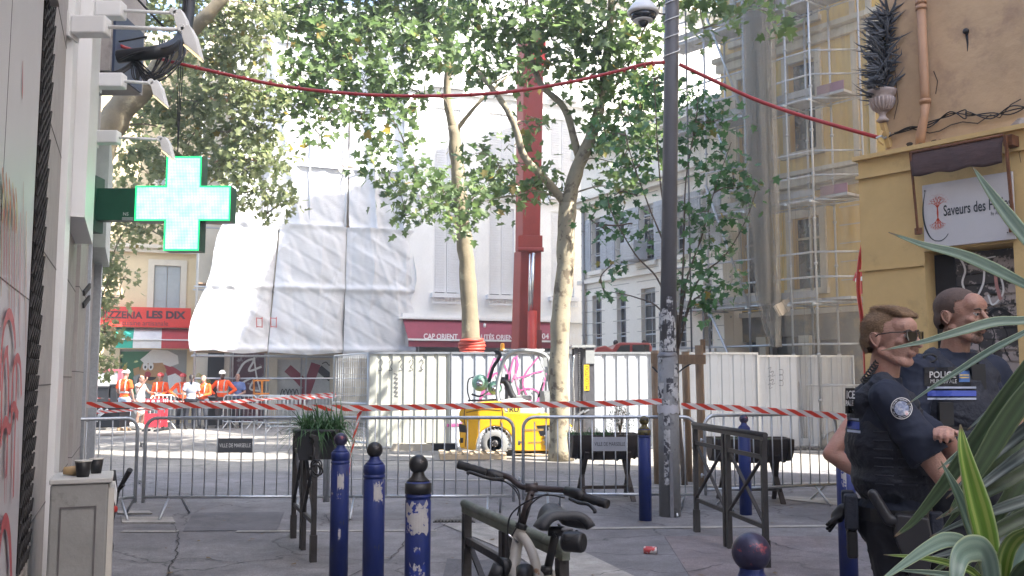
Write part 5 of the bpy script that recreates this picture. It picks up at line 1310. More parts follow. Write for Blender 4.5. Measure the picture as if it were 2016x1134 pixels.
# --- barrier tape
def stripe_mat(name, red, white, sc, off=0):
    m = bpy.data.materials.new(name); m.use_nodes = True; MC[name] = m; t = m.node_tree; N = t.nodes; L = t.links; b = N['Principled BSDF']
    uv = N.new('ShaderNodeUVMap'); uv.uv_map = 'UVMap'; sp_ = N.new('ShaderNodeSeparateXYZ'); L.new(uv.outputs[0], sp_.inputs[0])
    m1 = N.new('ShaderNodeMath'); m1.operation = 'MULTIPLY_ADD'; m1.inputs[1].default_value = .75; L.new(sp_.outputs[1], m1.inputs[0]); L.new(sp_.outputs[0], m1.inputs[2])
    m2 = N.new('ShaderNodeMath'); m2.operation = 'FRACT'; L.new(m1.outputs[0], m2.inputs[0]); m3 = N.new('ShaderNodeMath'); m3.operation = 'GREATER_THAN'; m3.inputs[1].default_value = .5; L.new(m2.outputs[0], m3.inputs[0])
    mx = N.new('ShaderNodeMix'); mx.data_type = 'RGBA'; L.new(m3.outputs[0], mx.inputs[0]); mx.inputs[6].default_value = (*white,1); mx.inputs[7].default_value = (*red,1); L.new(mx.outputs[2], b.inputs['Base Color'])
    b.inputs['Roughness'].default_value = .35
    tr = N.new('ShaderNodeBsdfTranslucent'); L.new(mx.outputs[2], tr.inputs[0]); ms = N.new('ShaderNodeMixShader'); ms.inputs[0].default_value = .25; L.new(b.outputs[0], ms.inputs[1]); L.new(tr.outputs[0], ms.inputs[2]); L.new(ms.outputs[0], N['Material Output'].inputs[0]); return m
M_tape = stripe_mat('barrier_tape', (.55,.045,.025), (.58,.56,.56), 1)
def tape(name, pts, wd, rep, label, par=None, twist=0):
    pp = bez(pts, 14); n = len(pp); vs = []; dist = [0]
    for i in range(1, n): dist.append(dist[-1]+(pp[i]-pp[i-1]).length)
    me = bpy.data.meshes.new(name); verts = []
    for i, p in enumerate(pp):
        d = (pp[min(i+1,n-1)]-pp[max(i-1,0)]).normalized(); up = V((0,0,1)); up = (up-d*up.dot(d))
        if up.length < .2: up = V((1,0,0))-d*d.x
        up.normalize(); w2 = d.cross(up); a = twist*math.sin(dist[i]*1.7)+.12*math.sin(dist[i]*6); u2 = up*math.cos(a)+w2*math.sin(a); verts += [p-u2*wd/2, p+u2*wd/2]
    me.from_pydata([tuple(v) for v in verts], [], [(2*i,2*i+2,2*i+3,2*i+1) for i in range(n-1)])
    uv = me.uv_layers.new(name='UVMap')
    for pl in me.polygons:
        for li in pl.loop_indices: vi = me.loops[li].vertex_index; uv.data[li].uv = (dist[vi//2]/rep, vi % 2)
    me.materials.append(M_tape); o = bpy.data.objects.new(name, me); COL.objects.link(o); tag(o, label, 'tape'); return o
tape('barrier_tape', [P(170,797,10.2),P(400,798,10.3),P(640,803,10.3),P(760,803,10.3),P(900,800,10.3),P(1050,797,10.3),P(1180,795,10.3),P(1303,790,10.33)], .064, .205, 'red and white barrier tape stretched from the left wall to the lamp post')
tape('barrier_tape', [P(1341,799,10.33),P(1450,804,10.2),P(1560,812,10.0),P(1655,820,9.6),P(1720,832,9.2),P(1800,840,9)], .066, .19, 'red and white barrier tape running from the lamp post right past the officers')
tape('barrier_tape', [P(688,935,10.2),P(692,890,10.25),P(700,850,10.3),P(708,815,10.35),P(716,803,10.3)], .05, .2, 'loose end of barrier tape hanging down beside the left blue bollards')
tape('barrier_tape', [P(180,812,24),P(300,805,24),P(420,795,24),P(520,786,24),P(600,783,24),P(662,781,24)], .09, .22, 'farther barrier tape sagging in front of the workers', twist=.9)
tape('barrier_tape', [P(180,785,29),P(300,790,29),P(420,792,28),P(520,786,27),P(600,779,26),P(662,775,26)], .09, .22, 'farthest barrier tape just before the people by the painted shutters', twist=.6)
# --- soda can, litter
ca = thing('drink_can', 'crushed red and white drink can lying on the asphalt', 'can', tuple(G(1280,1091)), R(-12))
mb = MB(); mb.lathe((-.055,0,.033), [(.026,0),(.033,.008),(.033,.10),(.027,.112)], 24, axis=(1,0,0)); mb.build('body', mat('faded_red_can', (.42,.06,.06), .4, .3, var=.2, col2=(.55,.5,.5), mscale=18, mthr=.52, msoft=.04, scale=20), ca)
mb = MB(); mb.lathe((.057,0,.033), [(.027,0),(.028,.006),(.024,.004),(.01,.003)], 24, axis=(1,0,0)); mb.build('lid', M_steel, ca); mb = MB(); mb.ell((.063,.0,.038), (.002,.012,.007), 10, 6); mb.build('opening', M_black, ca)
mb = MB(); lit = mat('dry_leaf', (.13,.085,.04), .8, var=.4)
for i in range(150):
    x = random.uniform(-5,4.5); y = random.uniform(4.5,17); s_ = random.uniform(.015,.045); a = random.random()*6.28; z = .019
    mb.add([V((x+s_*math.cos(a+k*1.57)*(1 if k%2 else .55), y+s_*math.sin(a+k*1.57)*(1 if k%2 else .55), z+.006*random.random()*(k%2))) for k in range(4)], [(0,1,2,3)])
tag(mb.build('leaf_litter', lit), 'dry leaves and crumbs scattered over the street', 'litter', kind='stuff')
# --- hoarding
M_hrd = mat('white_corrugated_steel', (.37,.39,.42), .5, var=.06, scale=3, col2=(.31,.33,.355), mscale=2.2, mthr=.6, msoft=.2)
M_hrdb = mat('beige_corrugated_steel', (.44,.44,.38), .5, var=.06, scale=3)
def hoard(x0, x1, Y, z1, label, m=M_hrd, pitch=.235, dep=.022, z0=.06, dy=0, group='white corrugated hoarding panels'):
    t = thing('hoarding', label, 'hoarding', (x0, Y, 0), math.atan2(dy, x1-x0), group); L = math.hypot(x1-x0, dy); mb = MB(); vs = []; n = int(L/pitch)
    prof = []
    for i in range(n):
        a = L*i/n; w_ = L/n; prof += [(a, 0), (a+w_*.58, 0), (a+w_*.66, dep), (a+w_*.92, dep)]
    prof.append((L, 0))
    for a, d in prof: vs += [V((a, d, z0)), V((a, d, z1))]
    mb.add(vs, [(2*i,2*i+2,2*i+3,2*i+1) for i in range(len(prof)-1)]); mb.build('sheet', m, t)
    mb = MB(); mb.box((0,-.02,z1),(L,.05,z1+.045)); mb.box((-.03,-.025,0),(-.002,.045,z1+.045)); mb.box((L+.002,-.025,0),(L+.03,.045,z1+.045)); mb.box((0,-.02,z0-.04),(L,.05,z0)); mb.build('frame', M_galv, t)
    return t
YH = 20.3
def hx_(px): return P(px, 800, YH).x
zh = P(1000,697,YH).z
h1 = hoard(hx_(727), hx_(885), YH, zh, 'beige tinted hoarding with small scribbled tags beside the mesh fence', M_hrdb)
h2 = hoard(hx_(889), hx_(1100), YH, zh, 'hoarding panel behind the forklift sprayed with pink graffiti')
h3 = hoard(hx_(1104), hx_(1283), YH, zh, 'bright white hoarding panel between the forklift mast and the timber stakes')
h4 = hoard(hx_(1287), hx_(1500), YH+.1, zh+.0, 'shaded corrugated hoarding panel right of the timber stakes', dy=.25)
h5 = hoard(hx_(1506), hx_(1702), YH+.38, P(1600,703,YH+.4).z, 'shaded corrugated hoarding panel with a few black tags, next to the officers', dy=.25)
g = MB(); fh = Frame((0,YH,0),(1,0)); 
def qh(a, b, d=0): return fh.px(a, b, d)
def hg(pts, wd, k, d=.006): g.mat(k); g.ribbon(bez([fh.p(*qh(a, b, d), d) for a, b in pts], 8), wd, fh.N)
for i, x in enumerate((745,765,785,805,825)): hg([(x,714),(x+5,708),(x+8,714),(x+4,722),(x+7,728),(x,730)], .02, 0, .006+.0003*i)
for i in range(5): hg([(775,735+i*9),(782,738+i*9),(777,743+i*9),(784,745+i*9)], .02, 0, .006+.0003*i)
g.build('graffiti', [mat('grey_tag_paint', (.12,.12,.12), .7)], h1, True) if False else None
# graffiti children are placed in world space, so build them unrotated under the unrotated panels
def child(mb, nm, mats, par): return mb.build(nm, mats, par, True)
child(g, 'graffiti', [mat('grey_tag_paint', (.12,.12,.12), .7)], h1); g = MB()
hg([(975,705),(955,760),(940,800),(915,832),(880,838)], .065, 0, .006); hg([(952,765),(975,735),(985,750),(975,772),(955,775)], .045, 0, .0065); hg([(985,705),(1000,735),(995,765)], .034, 0, .007)
hg([(1000,752),(1012,705),(1020,720),(1008,752)], .034, 0, .0075); hg([(1018,700),(1016,745),(1022,775),(1018,800)], .038, 0, .008); hg([(1062,700),(1035,735),(1030,760),(1045,790),(1060,800)], .034, 0, .0085); hg([(1010,745),(1030,742),(1050,735),(1070,730)], .034, 0, .009)
hg([(1020,770),(1040,765),(1060,772),(1058,790),(1040,795),(1022,785)], .034, 0, .0095); hg([(1075,735),(1070,760),(1060,790)], .034, 0, .0098); hg([(1000,770),(1010,790),(1000,815)], .034, 0, .0102)
child(g, 'graffiti', [mat('magenta_spray', (.42,.09,.24), .6, var=.3, scale=6, col2=(.42,.36,.40), mscale=4, mthr=.53, msoft=.12)], h2)
mb = MB()
for i in range(5):
    x = 1512+(i%2)*5; mb.ribbon(bez([P(x,726+i*8,YH+.3),P(x+6,723+i*8,YH+.3),P(x+3,733+i*8,YH+.3),P(x+9,730+i*8,YH+.3)],5), .012, (0,-1,0))
for i in range(3): mb.ribbon(bez([P(1534,728+i*11,YH+.3),P(1541,728+i*11,YH+.3),P(1541,737+i*11,YH+.3),P(1534,737+i*11,YH+.3)],4), .012, (0,-1,0))
ob = mb.build('graffiti', MC['grey_tag_paint']); ob.parent = h5; ob.matrix_parent_inverse = (Matrix.Translation(h5.location) @ Matrix.Rotation(h5.rotation_euler.z, 4, 'Z')).inverted(); 
# push it flush: it already lies a few mm in front of the sheet
# brackets/feet behind and under
for (px_, lb) in ((810,'pale concrete foot under the left hoarding panel'),):
    c = G(px_, 888); mb = MB(); tapered(mb, (c.x,YH-.35,0), .9, .8, .35, .3, .14); tag(mb.build('concrete_foot', mat('warm_concrete', (.38,.33,.26), .85)), lb, 'foot block')
mb = MB(); c = G(870,888); mb.box((c.x-.35,YH-.45,0),(c.x+.3,YH-.2,.14)); tag(mb.build('rubber_foot', M_rub), 'black rubber foot block under the hoarding beside the forklift', 'foot block')
# mesh fence at left of hoarding
hf = thing('mesh_fence', 'see-through wire mesh fence panel with white dust sheet behind, left of the hoarding', 'fence', (hx_(662), YH+.5, 0))
a, b = P(657,800,21.8), P(727,800,20.35); zt3 = zh
mb = MB(); mb.tube([(a.x,a.y,0),(a.x,a.y,zt3-.0),(b.x-.04,b.y,zt3+.02),(b.x-.04,b.y,0)], .022, 8); mb.tube([(a.x,a.y,.12),(b.x-.04,b.y,.12)], .018, 8); mb.tube([(a.x,a.y,.95),(b.x-.04,b.y,.95)], .03, 8); mb.build('frame', M_galv, hf, True)
mb = MB()
for i in range(1, 16): p = V((a.x,a.y,0)).lerp(V((b.x,b.y,0)), i/16); mb.tube([p+V((0,0,.1)), p+V((0,0,zt3))], .004, 4)
for i in range(1, 14): z = zt3*i/14; mb.tube([(a.x,a.y,z),(b.x,b.y,z)], .004, 4)
mb.build('wire_mesh', M_galv, hf, True)
mb = MB().sh(); vs = []
for j in range(13):
    for i in range(41): u, v = i/40, j/12; p = V((a.x,a.y+.08,0)).lerp(V((b.x,b.y+.08,0)), u); vs.append(p+V((0,.05*math.sin(u*38+v)+.03*math.sin(u*71),.05+(zt3-.08)*v)))
mb.add(vs, [(j*41+i, j*41+i+1, (j+1)*41+i+1, (j+1)*41+i) for j in range(12) for i in range(40)]); mb.build('dust_sheet', M_net if 'M_net' in globals() else M_white, hf, True)
# rock by the right hoarding
mb = MB(); c = G(1617,880); random.seed(3)
mb.ell((c.x,YH-.3,.12), (.32,.2,.24), 9, 7); mb.v = [p+V((random.uniform(-.05,.05),random.uniform(-.05,.05),random.uniform(-.05,.05))) for p in mb.v]; tag(mb.build('boulder', mat('brown_rock', (.2,.17,.13), .9, var=.3)), 'brown rock lying against the foot of the right hoarding', 'rock')
mb = MB()
for i in range(90): x = random.uniform(hx_(1400), hx_(1690)); mb.ell((x, YH-.05-random.random()*.35, .02), (.03+.07*random.random(), .04, .015+.04*random.random()), 6, 4)
tag(mb.build('rubble', mat('dark_debris', (.08,.075,.07), .9)), 'line of dark debris along the foot of the right hoarding', 'rubble', kind='stuff')
# timber tree guard
tg = thing('tree_guard', 'weathered timber stakes and rails around the young tree behind the lamp post', 'tree guard', tuple(G(1335,945)))
mb_ = []
for (px_, pt, pb, Y) in ((1289,690,948,13.6),(1349,692,943,13.9),(1376,680,948,13.2)):
    a = P(px_,pt,Y); mb = MB(); mb.tube([(a.x+.02,Y,0),(a.x,Y,a.z)], .058, 12); mb.build('stake', M_wood, tg, True)
for (x0_, x1_, py, Y, hh) in ((1280,1306,706,13.5,.14),(1335,1387,708,13.1,.13)):
    a, b = P(x0_,py,Y), P(x1_,py,Y); mb = MB(); mb.box((a.x,Y-.09,a.z-hh/2),(b.x,Y-.065,a.z+hh/2)); mb.build('rail', M_wood, tg, True)
mb = MB(); mb.box((P(1385,690,13.3).x-.04,13.27,P(1385,695,13.3).z),(P(1388,690,13.3).x,13.33,P(1385,682,13.3).z+.1)); mb.build('rail', M_wood, tg, True)
mb = MB(); mb.tube(bez([P(1284,722,13.5),P(1300,735,13.4),P(1330,735,13.3),P(1350,722,13.4),P(1378,706,13.1)]), .012, 6); mb.build('strap', M_black, tg, True)
# pallets under and beside the forklift
def pallet(cx, cy, ang, lb, z=0):
    t = thing('pallet', lb, 'pallet', (cx,cy,z), ang); 
    for i in range(6): mb = MB(); mb.box((-.6+i*.22,-.5,.1),(-.48+i*.22,.5,.125)); mb.build('board', mat('pale_pallet_wood', (.46,.36,.24), .8, var=.2, scale=4), t)
    for y in (-.45, 0, .38): mb = MB(); mb.box((-.6,y-.04,.02),(.62,y+.05,.098)); mb.build('bearer', MC['pale_pallet_wood'], t)
c = G(905,905); pallet(c.x+.2, c.y+.3, R(6), 'pale wooden pallet on the ground left of the forklift wheel'); 
mb = MB(); random.seed(5)
for i in range(16):
    c = G(1000+i*7, 900-random.random()*12); a = random.uniform(-.3,.3); M_ = Matrix.Translation((c.x,c.y,.02+.02*random.random())) @ Matrix.Rotation(a,4,'Z'); mb.box((-.4*random.random()-.15,-.04,-.01),(.4*random.random()+.1,.04,.012), M_)
tag(mb.build('wood_scraps', MC['pale_pallet_wood']), 'scattered pale boards on the ground beneath the forklift', 'wood scraps', kind='stuff')
# ================================================================ TREES
def leaf_material(name, c1, c2, tr=.35):
    m = bpy.data.materials.new(name); m.use_nodes = True; t = m.node_tree; N = t.nodes; L = t.links; b = N['Principled BSDF']; MC[name] = m
    ge = N.new('ShaderNodeNewGeometry'); cr = N.new('ShaderNodeValToRGB'); L.new(ge.outputs['Random Per Island'], cr.inputs[0])
    e = cr.color_ramp.elements; e[0].color = (*c1,1); e[1].color = (*c2,1); e[1].position = .86
    x = cr.color_ramp.elements.new(.988); x.color = (.22,.17,.05,1); x2 = cr.color_ramp.elements.new(.97); x2.color = (*c2,1)
    L.new(cr.outputs[0], b.inputs['Base Color']); b.inputs['Roughness'].default_value = .42; b.inputs['Specular IOR Level'].default_value = .55
    T = N.new('ShaderNodeBsdfTranslucent'); hs_ = N.new('ShaderNodeHueSaturation'); hs_.inputs['Value'].default_value = 1.7; hs_.inputs['Saturation'].default_value = 1.1; L.new(cr.outputs[0], hs_.inputs['Color']); L.new(hs_.outputs[0], T.inputs[0])
    ms = N.new('ShaderNodeMixShader'); ms.inputs[0].default_value = tr; L.new(b.outputs[0], ms.inputs[1]); L.new(T.outputs[0], ms.inputs[2]); L.new(ms.outputs[0], N['Material Output'].inputs[0]); return m
M_leaf = leaf_material('plane_leaf', (.065,.105,.042), (.135,.19,.075), .45)
M_leafy = leaf_material('young_maple_leaf', (.04,.095,.045), (.08,.17,.065), .35)
M_leafl = leaf_material('pale_plane_leaf', (.12,.15,.07), (.26,.28,.15), .48)
M_bark = mat('plane_bark', (.25,.215,.15), .85, var=.2, scale=4, col2=(.12,.095,.065), mscale=5, mthr=.54, msoft=.04, bump=.4, bscale=14)
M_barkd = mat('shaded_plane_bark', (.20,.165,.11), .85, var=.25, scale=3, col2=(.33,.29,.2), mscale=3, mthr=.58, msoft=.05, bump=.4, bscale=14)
LT = np.array([(0,0,0),(0,1,0),(.16,-.06,0),(.46,.06,0),(.27,.27,0),(.56,.55,0),(.25,.58,0),(-.16,-.06,0),(-.46,.06,0),(-.27,.27,0),(-.56,.55,0),(-.25,.58,0)], float)
LF = [(0,2,3,4,5,6,1),(0,1,11,10,9,8,7)]
LT[:,2] = .22*np.abs(LT[:,0])
def leaves(pos, tip, nrm, size):
    tip = tip/np.linalg.norm(tip, axis=1)[:,None]; nrm = nrm - tip*(nrm*tip).sum(1)[:,None]; nrm /= np.linalg.norm(nrm, axis=1)[:,None]; sd = np.cross(tip, nrm)
    v = pos[:,None,:] + size[:,None,None]*(LT[None,:,0,None]*sd[:,None,:] + LT[None,:,1,None]*tip[:,None,:] + LT[None,:,2,None]*nrm[:,None,:]); return v.reshape(-1,3)
def leaf_mesh(name, verts, n, m, parent):
    me = bpy.data.meshes.new(name); off = np.array(root_loc(parent)); verts = verts-off
    nf = 2*n; me.vertices.add(len(verts)); me.vertices.foreach_set('co', verts.astype(np.float32).ravel())
    base = np.array([LF[0], LF[1]]); idx = (base[None]+12*np.arange(n)[:,None,None]).reshape(-1)
    me.loops.add(len(idx)); me.loops.foreach_set('vertex_index', idx.astype(np.int32)); me.polygons.add(nf); me.polygons.foreach_set('loop_start', (7*np.arange(nf)).astype(np.int32)); me.polygons.foreach_set('loop_total', np.full(nf, 7, np.int32))
    me.materials.append(m); me.update(); me.validate(); o = bpy.data.objects.new(name, me); COL.objects.link(o); o.parent = parent; return o
def tree(label, base, paths, clumps, lsize, leafm, barkm, dens=1.0, name='plane_tree', seed=1, twig=1.0):
    rs = np.random.RandomState(seed); t = thing(name, label, 'tree', tuple(base), 0, 'trees on the square')
    mb = MB(); sk = []
    for pts, r0, r1 in paths:
        pp = bez(pts, 6); n = len(pp); pp = [p+V((rs.uniform(-1,1), rs.uniform(-1,1), 0))*r0*.06*(i > 0) for i, p in enumerate(pp)]
        mb.tube(pp, r0, 14, rs=[(r0+(r1-r0)*(i/(n-1)))*(1+.35*math.exp(-i*.9)*(pts is paths[0][0]))*(1+.05*math.sin(i*1.7)) for i in range(n)]); sk += [(p, r0+(r1-r0)*i/(n-1)) for i, p in enumerate(pp)]
    mb.build('trunk', barkm, t, True)
    bm_ = MB(); P_, T_, N_, S_ = [], [], [], []
    skp = np.array([tuple(p) for p, r in sk])
    trk = np.array([tuple(p) for p, r in sk]); clumps = sorted(clumps, key=lambda c: np.linalg.norm(trk-np.array(tuple(P(c[0], c[1], c[2]))), axis=1).min())
    for c in clumps:
        px, py, Y, rpx = c[:4]; k = c[4] if len(c) > 4 else 1
        ce = np.array(tuple(P(px, py, Y))); r = rpx*Y/FPX
        d = np.linalg.norm(skp-ce, axis=1) + 1.2*np.maximum(0, skp[:,2]-ce[2]); j = int(np.argmin(d)); a = V(skp[j]); e = V(ce)
        if d[j] > .25:
            mid = a.lerp(e, .45)+V((rs.uniform(-.12,.12), rs.uniform(-.12,.12), rs.uniform(.02,.16)*(e-a).length)); bm_.tube(bez([a, mid, e], 5), .03, 6, rs=list(np.linspace(min(.034, .012+.009*(e-a).length)*(.6 if lsize < .12 else 1), .007, 11)))
        skp = np.vstack([skp, ce[None]])
        ns = max(2, int(dens*k*22*(r/.5)**2))
        for s_ in range(ns):
            v = rs.normal(size=3); v /= np.linalg.norm(v); v *= r*rs.uniform(.15,1)**.5; v[2] *= .9; sc_ = ce+v
            if rs.rand() < .55*twig: bm_.tube([e+V(v)*.15, e+V(v)*.6+V((0,0,.03)), V(sc_)], .006, 4, rs=[.009,.006,.003])
            nl = rs.randint(7, 15); out = v/np.linalg.norm(v+1e-6); sr = .17*(lsize/.16)**.7
            q = sc_ + rs.normal(size=(nl,3))*np.array([sr,sr,sr*.7]); P_.append(q)
            tp_ = out*.5 + rs.normal(size=(nl,3))*.55 + np.array([0,0,-.45]); T_.append(tp_); N_.append(np.array([0,-.15,1.0]) + rs.normal(size=(nl,3))*.55); S_.append(lsize*rs.uniform(.6,1.15,nl))
    if bm_.v: bm_.build('branch', barkm, t, True)
    p = np.concatenate(P_); n = len(p); vs = leaves(p, np.concatenate(T_), np.concatenate(N_), np.concatenate(S_)); leaf_mesh('crown', vs, n, leafm, t); print(label[:30], 'leaves', n); return t
def pp_(Y, *l): return [P(a, b, Y) for a, b in l]
gB = G(1104,907); YB = gB.y
tree('plane tree with a sunlit leaning trunk standing in front of the forklift', gB,
 [([gB, P(1100,780,YB), P(1103,640,YB), P(1113,520,YB), P(1117,400,YB)], .185, .165),
  ([P(1116,410,YB), P(1137,330,YB), P(1165,265,YB), P(1184,190,YB+.2), P(1200,60,YB+.3), P(1210,-120,YB+.5)], .15, .06),
  ([P(1113,400,YB), P(1075,355,YB-.1), P(1032,308,YB-.3), P(1014,250,YB-.4), P(985,195,YB-.5), P(940,140,YB-.4)], .085, .045),
  ([P(1140,310,YB), P(1112,215,YB+.2), P(1068,170,YB+.3), P(1046,110,YB+.4), P(1036,0,YB+.5)], .075, .04)],
 [(930,60,17.2,58),(1000,55,17.6,58),(1060,55,17,58),(1130,45,17.6,62),(1205,60,17,62),(1262,70,16.5,48),(1010,140,17,42,.8),(930,125,17.3,48,.9),(1090,120,17.8,52),(1160,140,17.4,55),(1225,160,17,52),(1275,185,16.8,42),
  (985,330,17.3,44,.9),(1040,240,17.4,38,.7),(950,300,17.2,34,.6),(1055,345,17.5,38,.8),(1200,250,17.4,46,1),(1180,215,17.2,34,.8),(1285,235,16.9,34,.8),(1275,300,17,32,.7),(1215,370,17.3,28,.5),(1250,265,17,42,.8),(1225,325,17.3,44,.8),(1010,385,17,30,.7),(960,395,17,30,.6),(1075,370,17.4,26,.5),
  (960,-70,17,90),(1100,-80,17.5,95),(1240,-70,17,90),(1390,5,15.5,34,.8),(1350,-20,15.6,50),(1452,28,14.6,26,.5),(1432,-10,15,40),(1530,28,14,22,.5),(1520,-20,14.4,40,.7),(1385,55,15,22,.4)],
 .19, M_leaf, M_bark, .66, seed=11)
gA = P(944,885,22.3); gA.z = 0
tree('plane tree behind the hoarding with red hose coiled round its trunk', gA,
 [([gA, P(930,720,22.3), P(922,560,22.3), P(910,430,22.3), P(900,330,22.3), P(893,250,22.3)], .235, .145),
  ([P(893,258,22.3), P(880,190,22.2), P(884,100,22.1), P(888,-40,22)], .11, .06), ([P(895,262,22.3), P(915,235,22.2), P(945,200,22), P(1000,150,22)], .06, .03)],
 [(560,20,20,44),(640,20,20,58),(720,20,20.5,60),(800,15,21,60),(870,30,21,58),(640,85,19.6,52),(712,90,20,56),(790,90,20.4,56),(856,110,20.6,48),(565,95,19.4,30,.5),(590,150,19.2,40,.9),(648,150,19.5,48),(715,160,19.8,46),(780,160,20.4,44),
  (548,200,19,30,.7),(600,205,19.2,40,.9),(655,215,19.4,34,.7),(620,255,19.2,24,.6),(627,290,19.1,14,.7),(715,225,19.8,32,.6),(762,225,20,34,.7),(742,275,20,32,.7),(745,330,20,30,.5),(800,290,20.4,32,.5),(790,385,20.4,38,.8),(822,345,20.5,36,.7),(765,345,20.2,24,.5),
  (800,425,20.6,26,.7),(850,400,20.8,32,.8),(865,350,21,32,.7),(925,395,21.4,36,.8),(955,365,21.4,34,.8),(885,425,21.2,24,.7),(905,450,21.3,20,.5),(835,190,20.8,30,.5),(600,-70,20,70),(720,-70,20,80),(850,-70,21,80),(545,50,19.6,24,.5)],
 .20, M_leaf, M_barkd, .70, seed=5)
gD = V((-8.95,18.9,0))
tree('big old plane tree leaning over the square from behind the pharmacy building', gD,
 [([gD, P(140,600,18.9), P(150,440,18.9), P(186,318,18.9), P(232,225,18.9), P(290,160,18.8)], .36, .27), ([P(284,170,18.8), P(325,118,18.5), P(375,62,18.2), P(425,12,18), P(470,-50,18)], .20, .1), ([P(280,165,18.8), P(262,60,19), P(262,-60,19)], .16, .1)],
 [(235,40,20,48),(300,25,20,50),(255,110,20.5,40,.8),(375,40,19.6,50),(440,55,19,55),(505,20,18.6,50,.9),(490,90,18.8,50),(420,120,19.2,50),(350,130,20,40,.8),(330,205,19.6,48),(270,235,20.2,40,.8),(385,200,19.6,50),(450,180,19,55),(515,180,18.6,46,.9),(300,290,20.3,45,.9),
  (375,270,19.8,50),(445,260,19.2,52),(510,255,18.8,50),(550,310,18.4,34,.8),(500,325,18.8,48),(430,330,19.4,45),(350,340,20,44,.8),(480,380,18.8,38,.8),(540,375,18.4,36,.8),(560,400,18.3,18,.6),(245,310,20.4,36,.8),(525,420,18.4,16,.5),(300,350,20.4,30,.7),
  (235,380,20.8,36,.6),(205,450,20.8,34,.9),(250,445,20.8,36,.7),(300,455,20.8,34,.8),(330,470,20.8,16,.6),(215,520,20.6,36,.9),(245,545,20.6,22,.6),(200,585,20.5,32,.9),(240,590,20.5,20,.6),(205,655,20.3,34,.9),(215,710,20.3,22,.8),(190,720,20.3,24,.9),
  (250,-60,20,80),(380,-60,19.5,80),(500,-60,19,80)],
 .15, M_leafl, M_barkd, 1.15, seed=8)
gC = G(1336,948); YC = 13.45; gC.y = YC
st = P(1333,640,YC)
def stem(*l): return ([P(1334,690,YC)]+[P(a,b,YC-.3+.012*i) for i, (a,b) in enumerate(l)], .016, .005)
tree('young maple with thin fanning stems growing inside the timber guard', gC,
 [([gC, P(1334,800,YC), P(1333,690,YC), P(1333,620,YC)], .035, .028),
  stem((1300,560),(1250,500),(1205,420),(1195,380)), stem((1318,520),(1275,400),(1240,300),(1220,200)), stem((1325,520),(1300,360),(1290,200),(1285,120)), stem((1350,560),(1380,470),(1405,380),(1440,280)), stem((1345,520),(1350,360),(1370,240),(1375,170)), stem((1370,560),(1430,500),(1470,430),(1490,370)), stem((1300,610),(1250,585),(1205,575)), stem((1360,600),(1395,575),(1425,560))],
 [(1372,185,13.3,36,.9),(1400,240,13.3,38,.9),(1365,270,13.2,38,.9),(1420,300,13.3,34,.8),(1390,335,13.2,34,.7),(1445,370,13.2,38,.8),(1478,350,13.2,20,.6),(1400,415,13.1,42,.75),(1455,425,13.2,30,.7),(1350,410,13.1,28,.5),(1375,485,13.1,32,.6),(1415,470,13.1,28,.6),(1430,500,13.1,22,.5),(1375,545,13.0,28,.6),(1400,555,13,20,.5),
  (1195,270,13.6,34,.8),(1235,230,13.6,36,.8),(1270,170,13.6,38,.9),(1235,330,13.5,36,.7),(1280,290,13.4,32,.6),(1210,385,13.5,34,.8),(1255,385,13.4,28,.6),(1245,440,13.4,28,.5),(1190,450,13.5,20,.4),(1205,520,13.4,16,.35),(1190,575,13.4,12,.4),(1290,470,13.3,22,.4),(1365,608,13,12,.5),(1405,590,13,14,.5),(1340,560,13,14,.4),(1440,555,13,10,.4),(1170,420,13.6,14,.3)],
 .125, M_leafy, mat('twig_bark', (.12,.09,.07), .8), 1.15, name='maple_sapling', seed=4, twig=.8)
# hose round trunk A
ho = thing('coiled_hose', 'red hose wound in thick rings round the plane trunk behind the hoarding', 'hose', tuple(P(928,685,22.3)))
mb = MB(); pts = []; c0 = P(929,697,22.3)
for i in range(150): t = i/149; a = t*2*math.pi*5; rr_ = .28+.025*math.sin(i*.37)-.015*t; pts.append(c0+V((rr_*math.cos(a), rr_*math.sin(a), -.02+t*.36+.01*math.sin(a))))
mb.tube(pts, .042, 8); mb.build('hose', mat('coral_hose', (.42,.055,.035), .55), ho, True)
# ================================================================ CRANE, TRUCK
cr = thing('crane_boom', 'tall red telescopic crane boom rising behind the hoarding', 'crane', tuple(P(1035,740,24)))
M_crn = mat('crane_red', (.25,.035,.028), .55, .1, var=.18, scale=2, col2=(.17,.03,.025), mscale=2, mthr=.58, msoft=.2)
Yk = 24.0
def boomsec(px0, px1, pb0, pb1, pyb, pyt, Y, nm, th=.55):
    b0, b1 = P(px0,pyb,Y), P(px1,pyb,Y); t0, t1 = P(pb0,pyt,Y), P(pb1,pyt,Y); mb = MB(); o = V((-.22,.0,0)); e = V((-.19,.6,0))
    vs = [b0+V((.2,0,0)), b1, b1+V((-.1,.6,0)), b0+V((.0,.5,0)), t0+V((.18,0,0)), t1, t1+V((-.1,.55,0)), t0+V((0,.45,0))]
    mb.add(vs, [(3,2,1,0),(4,5,6,7),(0,1,5,4),(1,2,6,5),(2,3,7,6),(3,0,4,7)]); return mb.build(nm, M_crn, cr, True, bevel=.02)
boomsec(1003,1063,1012,1066,770,492,Yk,'lower_section'); boomsec(1014,1063,1018,1072,491,60,Yk+.05,'upper_section')
mb = MB(); a, b = P(1020,492,Yk-.04), P(1068,470,Yk-.04); mb.box((a.x,Yk-.08,a.z),(b.x,Yk-.005,b.z+.08)); mb.cyl((a.x,Yk-.1,a.z),(b.x+.03,Yk-.1,a.z), .06); mb.build('collar', M_crn, cr, True, bevel=.01)
mb = MB(); mb.cyl(P(1047,770,Yk-.2), P(1048,612,Yk-.2), .12); mb.build('cylinder', mat('crane_red_cylinder', (.40,.04,.03), .45), cr, True)
